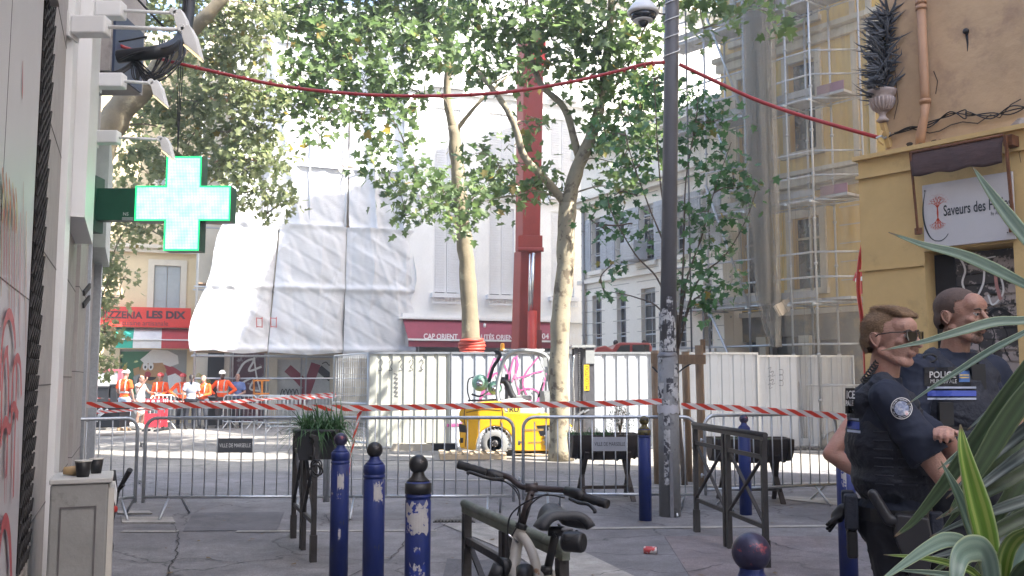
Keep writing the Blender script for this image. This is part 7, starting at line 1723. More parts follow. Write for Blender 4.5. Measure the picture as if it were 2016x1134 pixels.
def person(label, loc, rz, sc=1.0, arms=('down','down'), skin=SK1, shirt=M_nv, trousers=M_tr, sleeve='short', hair=None, helmet=None, shoes=M_boot, voxel=.011, head=(0,0), stout=1.0, dress=False, hairlong=False, fine=False, legs=None, hairline=0, elbows=None):
    """local frame: faces -Y, x = person's left"""
    t = thing('person', label, 'person', loc, rz); t.scale = (sc, sc, sc)
    HC = V((0, -.015, 1.655)); Mh = Matrix.Translation(V((0,.02,1.53))) @ Matrix.Rotation(head[0], 4, 'Z') @ Matrix.Rotation(head[1], 4, 'X') @ Matrix.Translation(V((0,-.02,-1.53)))
    def h(x, y, z): return Mh @ (HC+V((x,y,z)))
    b = MB()
    e = lambda c, r, M=None: b.ell(c, r, 18, 12, M)
    R3 = Mh.to_3x3().to_4x4()
    def he(x, y, z, rx, ry, rz_): b.ell(h(x,y,z), (rx,ry,rz_), 20, 14, R3)
    # head
    he(0,.014,.030,.0745,.097,.086); he(0,-.026,-.028,.060,.066,.076); he(0,-.066,-.090,.026,.022,.020)
    for s in (-1, 1):
        cap(b, h(s*.054,.004,-.050), .020, h(s*.022,-.062,-.088), .019)
        he(s*.040,-.068,-.012,.021,.018,.016); he(s*.0785,.014,-.006,.008,.017,.030); he(s*.082,.022,.004,.006,.014,.020)
        he(s*.0105,-.106,-.026,.008,.009,.007); he(s*.031,-.078,.008,.017,.012,.010)
    he(0,-.050,.050,.058,.043,.050); cap(b, h(-.032,-.082,.029), .010, h(.032,-.082,.029), .010); cap(b, h(0,-.092,.020), .0095, h(0,-.122,-.022), .0135)
    he(0,-.094,-.0525,.021,.010,.0055); he(0,-.091,-.0625,.019,.012,.0065); he(0,-.078,.05,.048,.02,.03)
    cap(b, h(0,.018,-.060), .056, (0,.028,1.46), .060)
    # torso core
    e((0,.01,1.30), (.155*stout,.095*stout,.18)); e((0,.0,1.08), (.135*stout,.09*stout,.16)); e((0,.01,.93), (.15*stout,.095*stout,.10)); cap(b, (-.14,.02,1.43), .052, (.14,.02,1.43), .052)
    cap(b, (-.03,.03,1.47), .05, (-.10,.03,1.44), .045); cap(b, (.03,.03,1.47), .05, (.10,.03,1.44), .045)
    arm = {}
    for s, a in ((-1, arms[0]), (1, arms[1])):
        S = V((s*.178*(1+.5*(stout-1)),.02,1.425)); E, H = (V(q) for q in (a if not isinstance(a, str) else POSE[a](s)))
        arm[s] = (S, E, H); k = 1.0+.6*(stout-1)
        cap(b, S, .050*k, S.lerp(E,.5), .047*k); cap(b, S.lerp(E,.5), .047*k, E, .037*k); cap(b, E, .037*k, E.lerp(H,.3), .041*k); cap(b, E.lerp(H,.3), .041*k, H, .026*k)
        # hand: palm + five bent fingers
        d = (H-E).normalized(); up = V((0,0,1)) if abs(d.z) < .8 else V((0,-1,0)); sd = d.cross(up).normalized(); nn = sd.cross(d).normalized()
        curl = -nn if not isinstance(a, tuple) else -nn; pc_ = H+d*.045; b.ell(pc_, (.036,.040,.020), 14, 10, Matrix((sd, d, nn)).transposed().to_4x4())
        fr_ = .0085 if fine else .0095
        for i, (o_, L_f) in enumerate(((-.029,.062),(-.010,.075),(.010,.071),(.028,.056))):
            q0 = pc_+sd*o_+d*.030; q1 = q0+d*L_f*.45+curl*.008; q2 = q1+d*L_f*.22+curl*L_f*.34; q3 = q2-d*L_f*.1+curl*L_f*.24
            cap(b, q0, fr_, q1, fr_*.95, 8); cap(b, q1, fr_*.95, q2, fr_*.88, 8); cap(b, q2, fr_*.88, q3, fr_*.78, 8)
        tb = pc_-sd*s*.030*(-1 if s > 0 else 1)*(-1)-d*.012; tb = pc_+sd*(.032 if s < 0 else -.032)-d*.015; q1 = tb+d*.03+sd*(.018 if s < 0 else -.018)+curl*.008; q2 = q1+d*.028+curl*.012
        cap(b, tb, .013, q1, .011, 8); cap(b, q1, .011, q2, .009, 8)
    lg = legs or {-1: ((-.098,0,.92),(-.11,-.035,.50),(-.115,.03,.09)), 1: ((.098,0,.92),(.115,-.03,.50),(.13,.03,.09))}
    for s in (-1, 1):
        Hh, K, A = (V(q) for q in lg[s]); cap(b, Hh, .085*stout, K, .052); cap(b, K, .052, K.lerp(A,.35)+V((0,.012,0)), .050); cap(b, K.lerp(A,.35)+V((0,.012,0)), .05, A, .034); cap(b, A+V((0,.01,-.04)), .034, A+V((0,-.13,-.055)), .03)
    body = remesh(b, 'body', voxel if not fine else .005, 4, skin, t)
    # clothes
    c = MB(); e2 = lambda c_, r_: c.ell(c_, r_, 18, 12)
    e2((0,.012,1.29), (.182*stout,.122*stout,.20)); e2((0,-.01*stout,1.09), (.160*stout,.118*stout,.17)); e2((0,.01,.98), (.168*stout,.115*stout,.11)); cap(c, (-.155,.02,1.425), .066, (.155,.02,1.425), .066)
    cap(c, (-.04,.03,1.465), .062, (-.13,.025,1.435), .06); cap(c, (.04,.03,1.465), .062, (.13,.025,1.435), .06)
    if dress: cap(c, (0,0,.95), .155, (0,0,.62), .175)
    for s in (-1, 1):
        S, E, H = arm[s]; k = 1.0+.5*(stout-1)
        if sleeve == 'long': cap(c, S, .068*k, E, .052*k); cap(c, E, .052*k, E.lerp(H,.86), .038*k)
        elif sleeve == 'short': cap(c, S, .070*k, S.lerp(E,.40), .066*k); c.tube([S.lerp(E,.3), S.lerp(E,.74)], .06, 18, True, [.069*k,.073*k])
        elif sleeve == 'none': cap(c, S, .058, S.lerp(E,.1), .05)
    if sleeve == 'short' or sleeve == 'long': c.lathe((0,.026,1.46), [(.072,0),(.074,.045),(.0,.046)], 20)
    shirt_o = remesh(c, 'dress' if dress else 'shirt', voxel*1.0 if not fine else .0068, 3, shirt, t)
    if not dress:
        c = MB(); c.ell((0,.012,.94), (.172*stout,.122*stout,.115), 18, 12)
        for s in (-1, 1):
            Hh, K, A = (V(q) for q in lg[s]); cap(c, Hh, .104*stout, K, .075); cap(c, K, .075, A+V((0,.0,.04)), .062)
        tr_ = remesh(c, 'trousers', voxel*1.1 if not fine else .009, 3, trousers, t)
        if fine: wrinkle(tr_, .010, 5, (1,1,.8), 3)
    for s in (-1, 1):
        A = V(lg[s][2]); c = MB(); cap(c, A+V((0,.03,-.045)), .043, A+V((0,-.15,-.055)), .038); c.tube([A+V((0,.01,-.04)), A+V((0,.01,.06))], .05, 14, True, [.052,.054]); c.box(tuple(A+V((-.045,-.19,-.09))), tuple(A+V((.045,.075,-.07)))); remesh(c, 'shoe', .012, 2, shoes, t)
    # hair / helmet
    if hair:
        c = MB(); Mi = R3
        if hairlong: c.ell(h(0,.03,.02), (.083,.095,.092), 18, 14, R3); cap(c, h(0,.10,-.01), .045, h(0,.13,-.13), .035); cap(c, h(0,.13,-.13), .035, h(0,.12,-.22), .012)
        else: c.ell(h(0,.024,.040), (.0815,.099,.084) if hairline != 2 else (.079,.095,.081), 24, 16, R3); c.ell(h(0,.045,-.01), (.079,.070,.07), 20, 14, R3)
        if hairline == 2:
            for k in range(9): x = -.04+.01*k; cap(c, h(x,-.035,.112), .016, h(x*1.1+.01,-.074,.092+.003*math.sin(k*2)), .011, 8)
            for k in range(5): cap(c, h(-.03+.015*k,-.01,.118), .016, h(-.03+.015*k,.05,.115), .016, 8)
        inv = Mh.inverted()
        def cutf(q):
            l = inv @ q - HC
            if hairlong: return l.y < -.035 and l.z < .055
            # face, ears and nape stay bare
            if l.y < -.015 and l.z < .062+(-.015-l.y)*.35: return True
            if abs(l.x) > .055 and l.y < .045 and l.z < .012: return True
            if l.z < -.055+(.0 if l.y > .06 else .02): return True
            return False
        ho_ = remesh(c, 'hair', .006 if fine else .011, 2, hair, t, cut=cutf)
        if fine: strands(ho_, t, hair, 5200 if hairline == 2 else 4200, .012 if hairline == 2 else .0032, V((.1,.8,.0)) if hairline == 2 else V((0,.1,0)), 3, .0022 if hairline == 2 else .0014)
    if helmet:
        c = MB(); hc = h(0,.005,.055); c.ell(hc, (.108,.125,.10), 22, 14, R3); c.ell(hc+V((0,0,-.002)), (.118,.140,.018), 22, 8, R3); cap(c, h(0,-.09,.052), .045, h(0,-.125,.045), .03)
        inv = Mh.inverted(); remesh(c, 'helmet', .009, 2, helmet, t, cut=lambda q: (inv @ q - HC).z < .028)
    if fine:
        wrinkle(shirt_o, .0075, 7, (1,1,.75), sc*10)
    if not fine:
        for s in (-1, 1): mb = MB(); mb.ell(h(s*.030,-.088,.012), (.010,.006,.006), 10, 8); mb.build('eye', M_black, t)
    return t, h, arm, body, shirt_o
bpy.context.view_layer.update()
WG = 'workers and onlookers at the far side of the square'
def worker(px, pfeet, label, rz, sc=.94, band=True, **k):
    g_ = G(px, pfeet); t, h, arm, body, so_ = person(label, (g_.x, g_.y, 0), rz, sc, voxel=.016, **k)
    if band:
        st_ = k.get('stout', 1.0); mb = MB()
        for z in (1.12,): mb.lathe((0,0,z), [(.1,0),(.1,.05)], 24); 
        mb = MB(); n = 28
        for (z, a_, b_) in ((1.10,.174*st_,.132*st_),):
            vs = []
            for q in range(n): an = 2*math.pi*q/n; vs += [V((a_*math.cos(an), b_*math.sin(an)-.008, z)), V((a_*math.cos(an), b_*math.sin(an)-.008, z+.055))]
            mb.add(vs, [(2*q, (2*q+2) % (2*n), (2*q+3) % (2*n), 2*q+1) for q in range(n)])
        for s in (-1, 1):
            for ysg in (-1, 1): mb.tube([(s*.09, ysg*.128*st_-.0, 1.15),(s*.095, ysg*.134*st_, 1.28),(s*.10, ysg*.115*st_+.01, 1.42),(s*.105, ysg*.05+.02, 1.49)], .02, 6)
        mb.build('reflective_band', M_refl, t)
    return t
M_hw = mat('white_helmet', (.68,.68,.66), .35); M_hr = mat('red_helmet', (.55,.06,.06), .4)
worker(243, 848, 'worker in orange vest, white helmet and pale jeans, seen from behind', R(165), sc=.98, helmet=M_hw, sleeve='short', shirt=M_org, trousers=M_jean, arms=('down',POSE['waist'](1)), shoes=mat('tan_boots', (.22,.14,.08), .7), skin=SK2)
worker(274, 846, 'dark-haired woman in a white dress raising one arm', R(70), sc=.90, band=False, hair=M_hb, hairlong=True, sleeve='none', shirt=M_dress, dress=True, arms=('raised','fwd'), skin=SK2)
worker(313, 842, 'worker in red helmet and dark trousers beside the woman in the white dress', R(10), sc=.93, helmet=M_hr, sleeve='long', shirt=M_org, trousers=M_jeand, arms=('down','front'), skin=SK2)
worker(357, 842, 'worker in red helmet and orange jacket half hidden behind the woman in grey', R(30), sc=.92, helmet=M_hr, sleeve='long', shirt=M_org, trousers=M_tr, arms=('akimbo','down'), skin=SK2)
worker(374, 845, 'woman in a grey t-shirt with a dark ponytail, seen from behind', R(205), sc=.92, band=False, hair=M_hb, hairlong=True, sleeve='short', shirt=M_tee, trousers=M_tr, arms=('front','down'), skin=SK1)
worker(398, 844, 'older worker in orange jacket and glasses holding papers at his waist', R(-5), sc=.90, sleeve='long', shirt=M_org, trousers=M_jeand, arms=('front','front'), skin=SK1, stout=1.08)
worker(435, 843, 'worker in white helmet and orange top standing with hands on hips', R(0), sc=.97, helmet=M_hw, sleeve='long', shirt=M_org, trousers=cloth('brown_grey_trousers', (.05,.04,.042)), arms=('akimbo','akimbo'), skin=SKD)
worker(465, 842, 'bald man in a dark blue vest over a pale shirt', R(15), sc=.93, band=False, sleeve='short', shirt=M_lb, trousers=M_tr, arms=('front','front'), skin=SK1)
# ---------------- officers
def bvh_of(objs):
    bpy.context.view_layer.update(); vs, fs = [], []
    for o in objs:
        k = len(vs); mw = o.matrix_world; vs += [mw @ v.co for v in o.data.vertices]; fs += [tuple(i+k for i in p.vertices) for p in o.data.polygons]
    return BVHTree.FromPolygons(vs, fs)
def wchild(mb, name, m, root):
    """world-space geometry as a child of a rotated, scaled root"""
    bpy.context.view_layer.update(); inv = root.matrix_world.inverted(); mb.v = [inv @ p for p in mb.v]; return mb.build(name, m, root)
def onto(bv, px, py, off=.004):
    o = V((0,0,CAMZ)); d = ray(px, py).normalized(); hh, n, i, dist = bv.ray_cast(o, d)
    return None if hh is None else hh - d*off
def decal(bv, root, name, m, x0, y0, x1, y1, nx=8, ny=4, off=.004, skew=0, parent=None, mask=None, thick=0):
    mb = MB(); vs = []; last = None; Ds = []
    for j in range(ny+1):
        for i in range(nx+1):
            x = x0+(x1-x0)*i/nx; y = y1+(y0-y1)*j/ny+skew*(i/nx); q = onto(bv, x, y, off); vs.append((q, x, y))
    ok = [(q-V((0,0,CAMZ))).length for q, x, y in vs if q is not None]
    if not ok: return None
    md = sorted(ok)[len(ok)//2]; pts = [q if q is not None and abs((q-V((0,0,CAMZ))).length-md) < .08 else V((0,0,CAMZ))+ray(x,y).normalized()*md for q, x, y in vs]
    mb.add(pts, [(j*(nx+1)+i, j*(nx+1)+i+1, (j+1)*(nx+1)+i+1, (j+1)*(nx+1)+i) for j in range(ny) for i in range(nx)]); return wchild(mb, name, m, root)
def tdecal(bv, root, s, m, x0, y0, x1, y1, bold=.03, off=.007, skew=0, name='lettering'):
    d = txt(s, bold); 
    vs, fs, W, H, tx, ty = d; pts = []
    for p in vs:
        u = (p[0]-tx)/W; v = (p[1]-ty)/H; q = onto(bv, x0+(x1-x0)*u, y1+(y0-y1)*v+skew*u, off); pts.append((q, x0+(x1-x0)*u, y1+(y0-y1)*v))
    ok = [(q-V((0,0,CAMZ))).length for q, x, y in pts if q is not None]
    if not ok: return None
    md = sorted(ok)[len(ok)//2]; mb = MB(); mb.add([q if q is not None and abs((q-V((0,0,CAMZ))).length-md) < .06 else V((0,0,CAMZ))+ray(x,y).normalized()*md for q, x, y in pts], fs); return wchild(mb, name, m, root)
M_letp = mat('pale_reflective_lettering', (.50,.50,.50), .5, var=.1); M_bstr = mat('royal_blue_band', (.025,.05,.28), .6); M_lstr = mat('pale_blue_band', (.30,.33,.42), .6)
def face_fine(t, h, glasses=False, beard=None):
    R3 = None
    for s in (-1, 1):
        mb = MB(); mb.ell(h(s*.0305,-.083,.012), (.0125,.0105,.0095), 16, 12); ev = mb.build('eye', mat('eye_white', (.5,.47,.45), .2), t)
        mb = MB(); mb.ell(h(s*.0305,-.0925,.012), (.0055,.003,.0055), 12, 8); mb.build('iris', M_black, ev)
        mb = MB(); mb.tube([h(s*.018,-.092,.0165), h(s*.030,-.0955,.0195), h(s*.043,-.088,.0155)], .003, 6); mb.build('eyelid', SK2, t)
        mb = MB(); mb.tube([h(s*.014,-.096,.030), h(s*.030,-.0975,.034), h(s*.047,-.086,.029)], .0032, 6, rs=[.0035,.0042,.002]); mb.build('eyebrow', mat('eyebrow_hair', (.06,.04,.03), .8), t)
        mb = MB(); mb.tube(bez([h(s*.088,.004,.016), h(s*.090,.022,.022), h(s*.090,.032,.006), h(s*.087,.020,-.018), h(s*.084,.006,-.030)]), .0032, 6); mb.build('ear_rim', t.get('x') or (SK1 if glasses else SK2), t)
    mb = MB(); mb.tube([h(-.019,-.1025,-.057), h(-.008,-.106,-.0565), h(.008,-.106,-.0565), h(.019,-.1025,-.057)], .0016, 6); mb.build('mouth', mat('lip_line', (.12,.04,.035), .6), t)
    if glasses:
        mb = MB()
        for s in (-1, 1):
            c0 = [h(s*x, y, z) for x, y, z in ((.009,-.113,.026),(.052,-.101,.028),(.053,-.100,.006),(.044,-.104,-.010),(.018,-.112,-.010),(.010,-.113,.004))]
            mb.prism(c0 if s < 0 else c0[::-1], (h(0,-.002,0)-h(0,0,0)))
        mb.build('lens', mat('black_lens', (.006,.006,.009), .06, spec=.8), t)
        mb = MB()
        for s in (-1, 1):
            c0 = [h(s*x, y-.001, z) for x, y, z in ((.008,-.114,.028),(.054,-.102,.030),(.056,-.101,.006),(.046,-.105,-.012),(.017,-.113,-.012),(.008,-.114,.004),(.008,-.114,.028))]
            mb.tube(c0, .0018, 6); mb.tube([h(s*.055,-.101,.026), h(s*.077,-.05,.024), h(s*.084,.0,.016), h(s*.084,.012,.006)], .0022, 6)
        mb.tube([h(-.010,-.113,.022), h(0,-.118,.024), h(.010,-.113,.022)], .002, 6); mb.build('sunglasses_frame', M_black, t)
def vest(t, stout, m=M_nv2):
    c = MB(); s = stout
    c.ell((0,.012,1.25), (.190*s,.150*s,.17), 22, 14); c.ell((0,-.008,1.12), (.185*s,.148*s,.14), 22, 14); c.ell((0,.02,1.35), (.14*s,.13*s,.12), 20, 12)
    for q in (-1, 1): cap(c, (q*.105,-.06,1.40), .045, (q*.105,.03,1.485), .040); cap(c, (q*.105,.03,1.485), .04, (q*.10,.11,1.41), .045)
    vo = remesh(c, 'vest', .008, 2, m, t, cut=lambda q: q.z < 1.005); wrinkle(vo, .006, 8, (1,1,1.6), 7); return vo
# officer 1 (profile to the right, arms crossed)
Y1 = 3.72; x1 = P(1752, 800, Y1).x
A1 = (((-.235,-.165,1.135), (.03,-.33,1.19)), ((.215,-.235,1.19), (-.245,-.165,1.30)))
o1, h1_, a1, b1, s1o = person('police officer in sunglasses with short fair hair, in profile with folded arms', (x1, Y1, 0), R(72), 1.0, arms=A1, skin=SK1, hair=M_hl, hairline=2, fine=True, stout=1.10, head=(R(-37), R(2)), legs={-1: ((-.10,0,.92),(-.12,-.03,.5),(-.13,.03,.09)), 1: ((.10,0,.92),(.12,-.06,.5),(.15,-.02,.09))})
face_fine(o1, h1_, True)
v1 = vest(o1, 1.10); bv1 = bvh_of([v1, s1o])
mb = MB(); s = 1.10
for z in (1.30,1.268,1.236,1.204,1.172,1.14,1.108):
    for a0, a1_ in ((-2.55,-2.2),(-2.12,-1.75),(-1.3,-.95),(-3.6,-3.2),(-3.1,-2.7)):
        pts = []
        for k in range(7): a = a0+(a1_-a0)*k/6; zz = z; rx = .1935*s*math.sqrt(max(0.05, 1-((zz-1.19)/.235)**4)); ry = .153*s*math.sqrt(max(.05, 1-((zz-1.19)/.235)**4)); pts.append((rx*math.cos(a), ry*math.sin(a), zz))
        mb.tube(pts, .0035, 5)
mb.build('vest_webbing', mat('webbing', (.02,.022,.034), .8), o1)
# belt gear
def belt(t, stout):
    s = stout; c = MB(); n = 32; vs = []
    for q in range(n): an = 2*math.pi*q/n; vs += [V((.184*s*math.cos(an), .134*s*math.sin(an)+.01, z)) for z in (.965, 1.015)]
    c.add(vs, [(2*q, (2*q+2) % (2*n), (2*q+3) % (2*n), 2*q+1) for q in range(n)]); c.build('belt', M_black, t)
belt(o1, 1.10); 
M_hol = mat('holster_polymer', (.018,.018,.022), .45, var=.2, scale=12)
hx0 = -.225
c = MB(); c.prism([V((hx0-.03,y,z)) for y, z in ((-.10,1.00),(-.115,.90),(-.09,.78),(-.035,.77),(-.01,.84),(.02,.93),(.01,1.01))], (.05,0,0)); hol = c.build('holster', M_hol, o1, bevel=.008)
c = MB(); cap(c, (hx0-.01,.035,.985), .022, (hx0-.01,.085,1.075), .020); cap(c, (hx0-.01,.03,.98), .02, (hx0-.01,-.06,.99), .02); remesh(c, 'pistol_grip', .006, 2, M_hol, o1)
c = MB(); c.box((-.16,.135,.93),(-.09,.185,1.06)); c.box((-.07,.14,.90),(.0,.18,1.03)); c.box((.05,.14,.95),(.12,.19,1.05)); c.box((-.235,-.15,.93),(-.20,-.105,1.02)); c.build('belt_pouch', M_nv2, o1, bevel=.008)
c = MB(); 
for k in range(5): cap(c, (-.12+.012*k,.19,.985), .010, (-.13+.016*k,.24+.008*(k%2),.95-.01*k), .008, 8)
cap(c, (-.11,.19,1.0), .022, (-.10,.21,.97), .026); remesh(c, 'hanging_gloves', .005, 1, M_black, o1)
c = MB(); c.box((-.145,.14,.82),(-.10,.18,.925)); c.build('torch_holder', M_black, o1, bevel=.01)
# patches on officer 1
mb = MB()
cx_, cy_ = 1775, 804
def ring(bv, root, name, m, r0, r1, off, ang=(0,2*math.pi), n=32):
    mb = MB(); pts = []
    for k in range(n+1):
        a = ang[0]+(ang[1]-ang[0])*k/n
        for r in (r0, r1): q = onto(bv, cx_+r*math.cos(a), cy_+r*1.0*math.sin(a), off) or P(cx_+r*math.cos(a), cy_+r*math.sin(a), Y1-.25); pts.append(q)
    mb.add(pts, [(2*k,2*k+1,2*k+3,2*k+2) for k in range(n)]); return wchild(mb, name, m, root)
bvs = bvh_of([s1o])
ring(bvs, o1, 'shoulder_patch', mat('patch_black', (.015,.015,.02), .8), 0, 22, .004); ring(bvs, o1, 'patch_border', M_letp, 20, 21.6, .006); 
ring(bvs, o1, 'patch_field', mat('patch_grey_blue', (.16,.19,.28), .8, var=.5, scale=60, col2=(.36,.38,.45), mscale=55, mthr=.5, msoft=.08), 0, 14.5, .006); ring(bvs, o1, 'patch_text_ring', mat('patch_lettering', (.30,.31,.34), .8, var=.2, col2=(.015,.015,.02), mscale=110, mthr=.5, msoft=.03), 16, 18.6, .0062)
cx_, cy_ = 1785, 813; ring(bvs, o1, 'patch_shield', mat('patch_white_red', (.5,.47,.47), .8, col2=(.45,.06,.08), mscale=50, mthr=.55, msoft=.03), 0, 4.6, .0075, n=8)
bv1 = bvh_of([v1, s1o])
decal(bv1, o1, 'back_panel', mat('black_label', (.012,.012,.014), .7), 1664, 764, 1683, 814, off=.004, nx=4, ny=6)
tdecal(bv1, o1, 'ICE', M_letp, 1667, 769, 1683, 785, .01, off=.014); tdecal(bv1, o1, 'PALE', M_letp, 1665, 788, 1680, 799, off=.008); tdecal(bv1, o1, 'VILLE', M_letp, 1665, 803, 1680, 809, off=.008)
decal(bv1, o1, 'blue_band', M_bstr, 1668, 828, 1692, 843, off=.005, skew=3); decal(bv1, o1, 'pale_band', M_lstr, 1668, 822, 1691, 826, off=.006, skew=2); decal(bv1, o1, 'pale_band', M_lstr, 1668, 845, 1694, 850, off=.006, skew=3)
mb = MB(); q = onto(bv1, 1705, 752) or P(1705,752,3.6); mb.tube([q+V((.010*math.cos(k*.6)+.0007*k-.02, -.02+.008*math.sin(k*.6), .010*math.sin(k*.6)+.0009*k)) for k in range(110)], .0032, 6); wchild(mb, 'coiled_cord', M_black, o1)
# officer 2 (behind, turned towards the viewer, face to the right)
Y2 = 4.25; x2 = P(1890, 800, Y2).x
A2 = (((-.29,.0,1.17), (-.20,-.20,1.05)), ((.275,-.02,1.16), (.20,-.20,.985)))
o2, h2_, a2, b2, s2o = person('burly police officer with cropped dark hair and dark stubble', (x2, Y2, 0), R(20), 1.075, arms=A2, skin=SK2, hair=mat('cropped_dark_stubble', (.095,.065,.055), .8, var=.3, scale=60), fine=True, stout=1.22, head=(R(10), R(4)))
face_fine(o2, h2_)
mb = MB(); bvb = bvh_of([b2])
def shade_patch(bv, root, name, m, pts3, off=.0015):
    """thin stubble shell: body faces near the given points, offset outwards"""
    me = b2.data; mb = MB(); idx = {}
    for p in me.polygons:
        c_ = p.center
        if any((c_-q).length < r for q, r in pts3):
            f = []
            for vi in p.vertices:
                if vi not in idx: idx[vi] = len(mb.v); mb.v.append(me.vertices[vi].co + me.vertices[vi].normal*off)
                f.append(idx[vi])
            mb.sm.append(True); mb.f.append(tuple(f)); mb.m.append(0)
    return mb.build(name, m, root)
M_bd = mat('dark_stubble', (.10,.062,.05), .8, var=.35, scale=120, col2=(.26,.15,.11), mscale=45, mthr=.45, msoft=.15)
shade_patch(bvb, o2, 'beard', M_bd, [(h2_(0,-.09,-.095), .030), (h2_(0,-.103,-.043), .015), (h2_(.02,-.085,-.085), .024), (h2_(-.02,-.085,-.085), .024), (h2_(.018,-.098,-.046), .012), (h2_(-.018,-.098,-.046), .012)])
v2 = vest(o2, 1.22); belt(o2, 1.22); bv2 = bvh_of([v2, s2o])
decal(bv2, o2, 'chest_panel', mat('black_label', (.012,.012,.014), .7), 1820, 723, 1912, 760, 10, 5, off=.005)
tdecal(bv2, o2, 'POLICE', M_letp, 1830, 731, 1882, 744, .02, off=.010); tdecal(bv2, o2, 'MUNICIPALE', M_letp, 1832, 746.5, 1884, 754.5, 0, off=.010)
mb = decal(bv2, o2, 'flag_badge', mat('badge_blue', (.05,.12,.30), .7), 1888, 730, 1909, 752, 4, 4, off=.009); decal(bv2, o2, 'badge_stripe', mat('badge_gold', (.45,.33,.12), .6), 1889, 737, 1908, 739.5, 4, 1, off=.012); decal(bv2, o2, 'badge_stripe', MC['badge_gold'], 1889, 742, 1908, 744.5, 4, 1, off=.012)
decal(bv2, o2, 'blue_band', M_bstr, 1826, 769, 1922, 780, 12, 2, off=.008); decal(bv2, o2, 'pale_band', M_lstr, 1826, 761, 1922, 765, 12, 1, off=.009); decal(bv2, o2, 'pale_band', M_lstr, 1826, 783, 1922, 787, 12, 1, off=.009)
mb = MB()
for (px_, py_) in ((1831,705),): q = onto(bv2, px_, py_, .02) or P(px_,py_,4); mb.tube([q+V((.03*math.cos(a*.785+.4), -.0, .017*math.sin(a*.785+.4))) for a in range(9)], .005, 6)
q = onto(bv2, 1862, 815, .01); 
if q: mb.box(tuple(q+V((-.03,-.01,-.05))), tuple(q+V((.03,.012,.05)))); mb.box(tuple(q+V((-.12,-.005,-.065))), tuple(q+V((.12,.01,-.055))))
q = onto(bv2, 1925, 735, .015)
if q: mb.box(tuple(q+V((-.03,-.01,-.07))), tuple(q+V((.03,.03,.04)))); mb.tube([q+V((0,0,.04)), q+V((0,0,.10))], .006, 6)
wchild(mb, 'vest_pouch', M_black, o2)
mb = MB(); pts = [onto(bv2, x, y, .008) for x, y in ((1912,664),(1925,675),(1934,690),(1938,705),(1941,722))]; pts = [p for p in pts if p]
if len(pts) > 2: mb.tube(bez(pts), .004, 6); wchild(mb, 'white_cord', M_letp, o2)
# watch and holster on 2
S, E, H = a2[1]; d = (H-E).normalized(); mb = MB(); mb.lathe(H-d*.02, [(.032,-.012),(.034,0),(.032,.012)], 16, axis=d); mb.build('watch', M_black, o2)
S, E, H = a1[1]; d = (H-E).normalized(); mb = MB(); mb.lathe(H-d*.015, [(.032,-.012),(.034,0),(.032,.012)], 16, axis=d); mb.build('watch', M_black, o1)
# officer 3, nearly hidden behind the first
Y3 = 4.5; x3 = P(1766, 800, Y3).x
o3, h3_, a3, b3, s3o = person('police officer almost hidden behind the one in sunglasses, only an elbow showing', (x3, Y3, 0), R(25), .96, arms=(((-.385,.06,1.20), (-.20,-.06,1.06)), 'down'), skin=SK1, hair=M_hb, voxel=.009, head=(R(10),0), sleeve='none')
v3 = vest(o3, 1.05); bv3 = bvh_of([v3])
tdecal(bv3, o3, 'PM', M_letp, 1806, 762, 1817, 770, off=.008); tdecal(bv3, o3, 'M', M_letp, 1807, 773, 1814, 781, off=.008)
# ================================================================ FAR CLUTTER
def far_barrier(px0, px1, Y0, Y1_, label, m=M_galv, H=1.0): return barrier((P(px0,800,Y0).x, Y0), (P(px1,800,Y1_).x, Y1_), label, m=m, H=H, group='crowd barriers at the far side of the square')
M_wb = mat('pale_barrier_steel', (.55,.55,.54), .5, .2)
far_barrier(296, 344, 27.8, 28.4, 'pale crowd barrier in front of the woman in the white dress', M_wb)
far_barrier(440, 505, 28.3, 28.0, 'pale crowd barrier just in front of the bald man in the blue vest', M_wb); far_barrier(507, 590, 27.8, 27.3, 'pale crowd barrier before the maroon shutter', M_wb); far_barrier(592, 655, 27.2, 26.4, 'pale crowd barrier before the white painted shutter', M_wb)
far_barrier(524, 600, 25.6, 25.2, 'far crowd barrier beside the wire mesh fence', M_wb)
# red and white plastic works barriers
M_rpl = mat('red_plastic', (.55,.035,.05), .45)
for i, (a, b, Y, lb) in enumerate(((286,316,27.0,'red plastic works barrier at the feet of the woman in white'), (318,330,27.6,'red and white works barrier edge beside the red plastic one'))):
    p0, p1 = P(a,0,Y).x, P(b,0,Y).x; t = thing('works_barrier', lb, 'barrier', (p0, Y, 0), 0, 'red plastic works barriers'); L = P(b,800,Y).x-P(a,800,Y).x; t.location.x = P(a,800,Y).x
    mb = MB(); mb.box((0,-.03,.75),(L,.03,.92)); mb.box((0,-.03,.1),(.06,.03,.745)); mb.box((L-.06,-.03,.1),(L,.03,.745)); mb.box((.065,-.02,.12),(L-.065,.02,.5)); mb.build('frame', M_rpl, t)
    mb = MB()
    for k in range(3): mb.box((.05+k*L/3,-.036,.78),(.05+k*L/3+L/6,-.031,.89))
    mb.box((0,-.036,.6),(L,-.024,.66)); mb.build('white_band', M_letw, t)
    mb = MB(); mb.box((-.0,-.2,0),(.1,.2,.06)); mb.box((L-.1,-.2,0),(L,.2,.06)); mb.build('foot', M_rub, t)
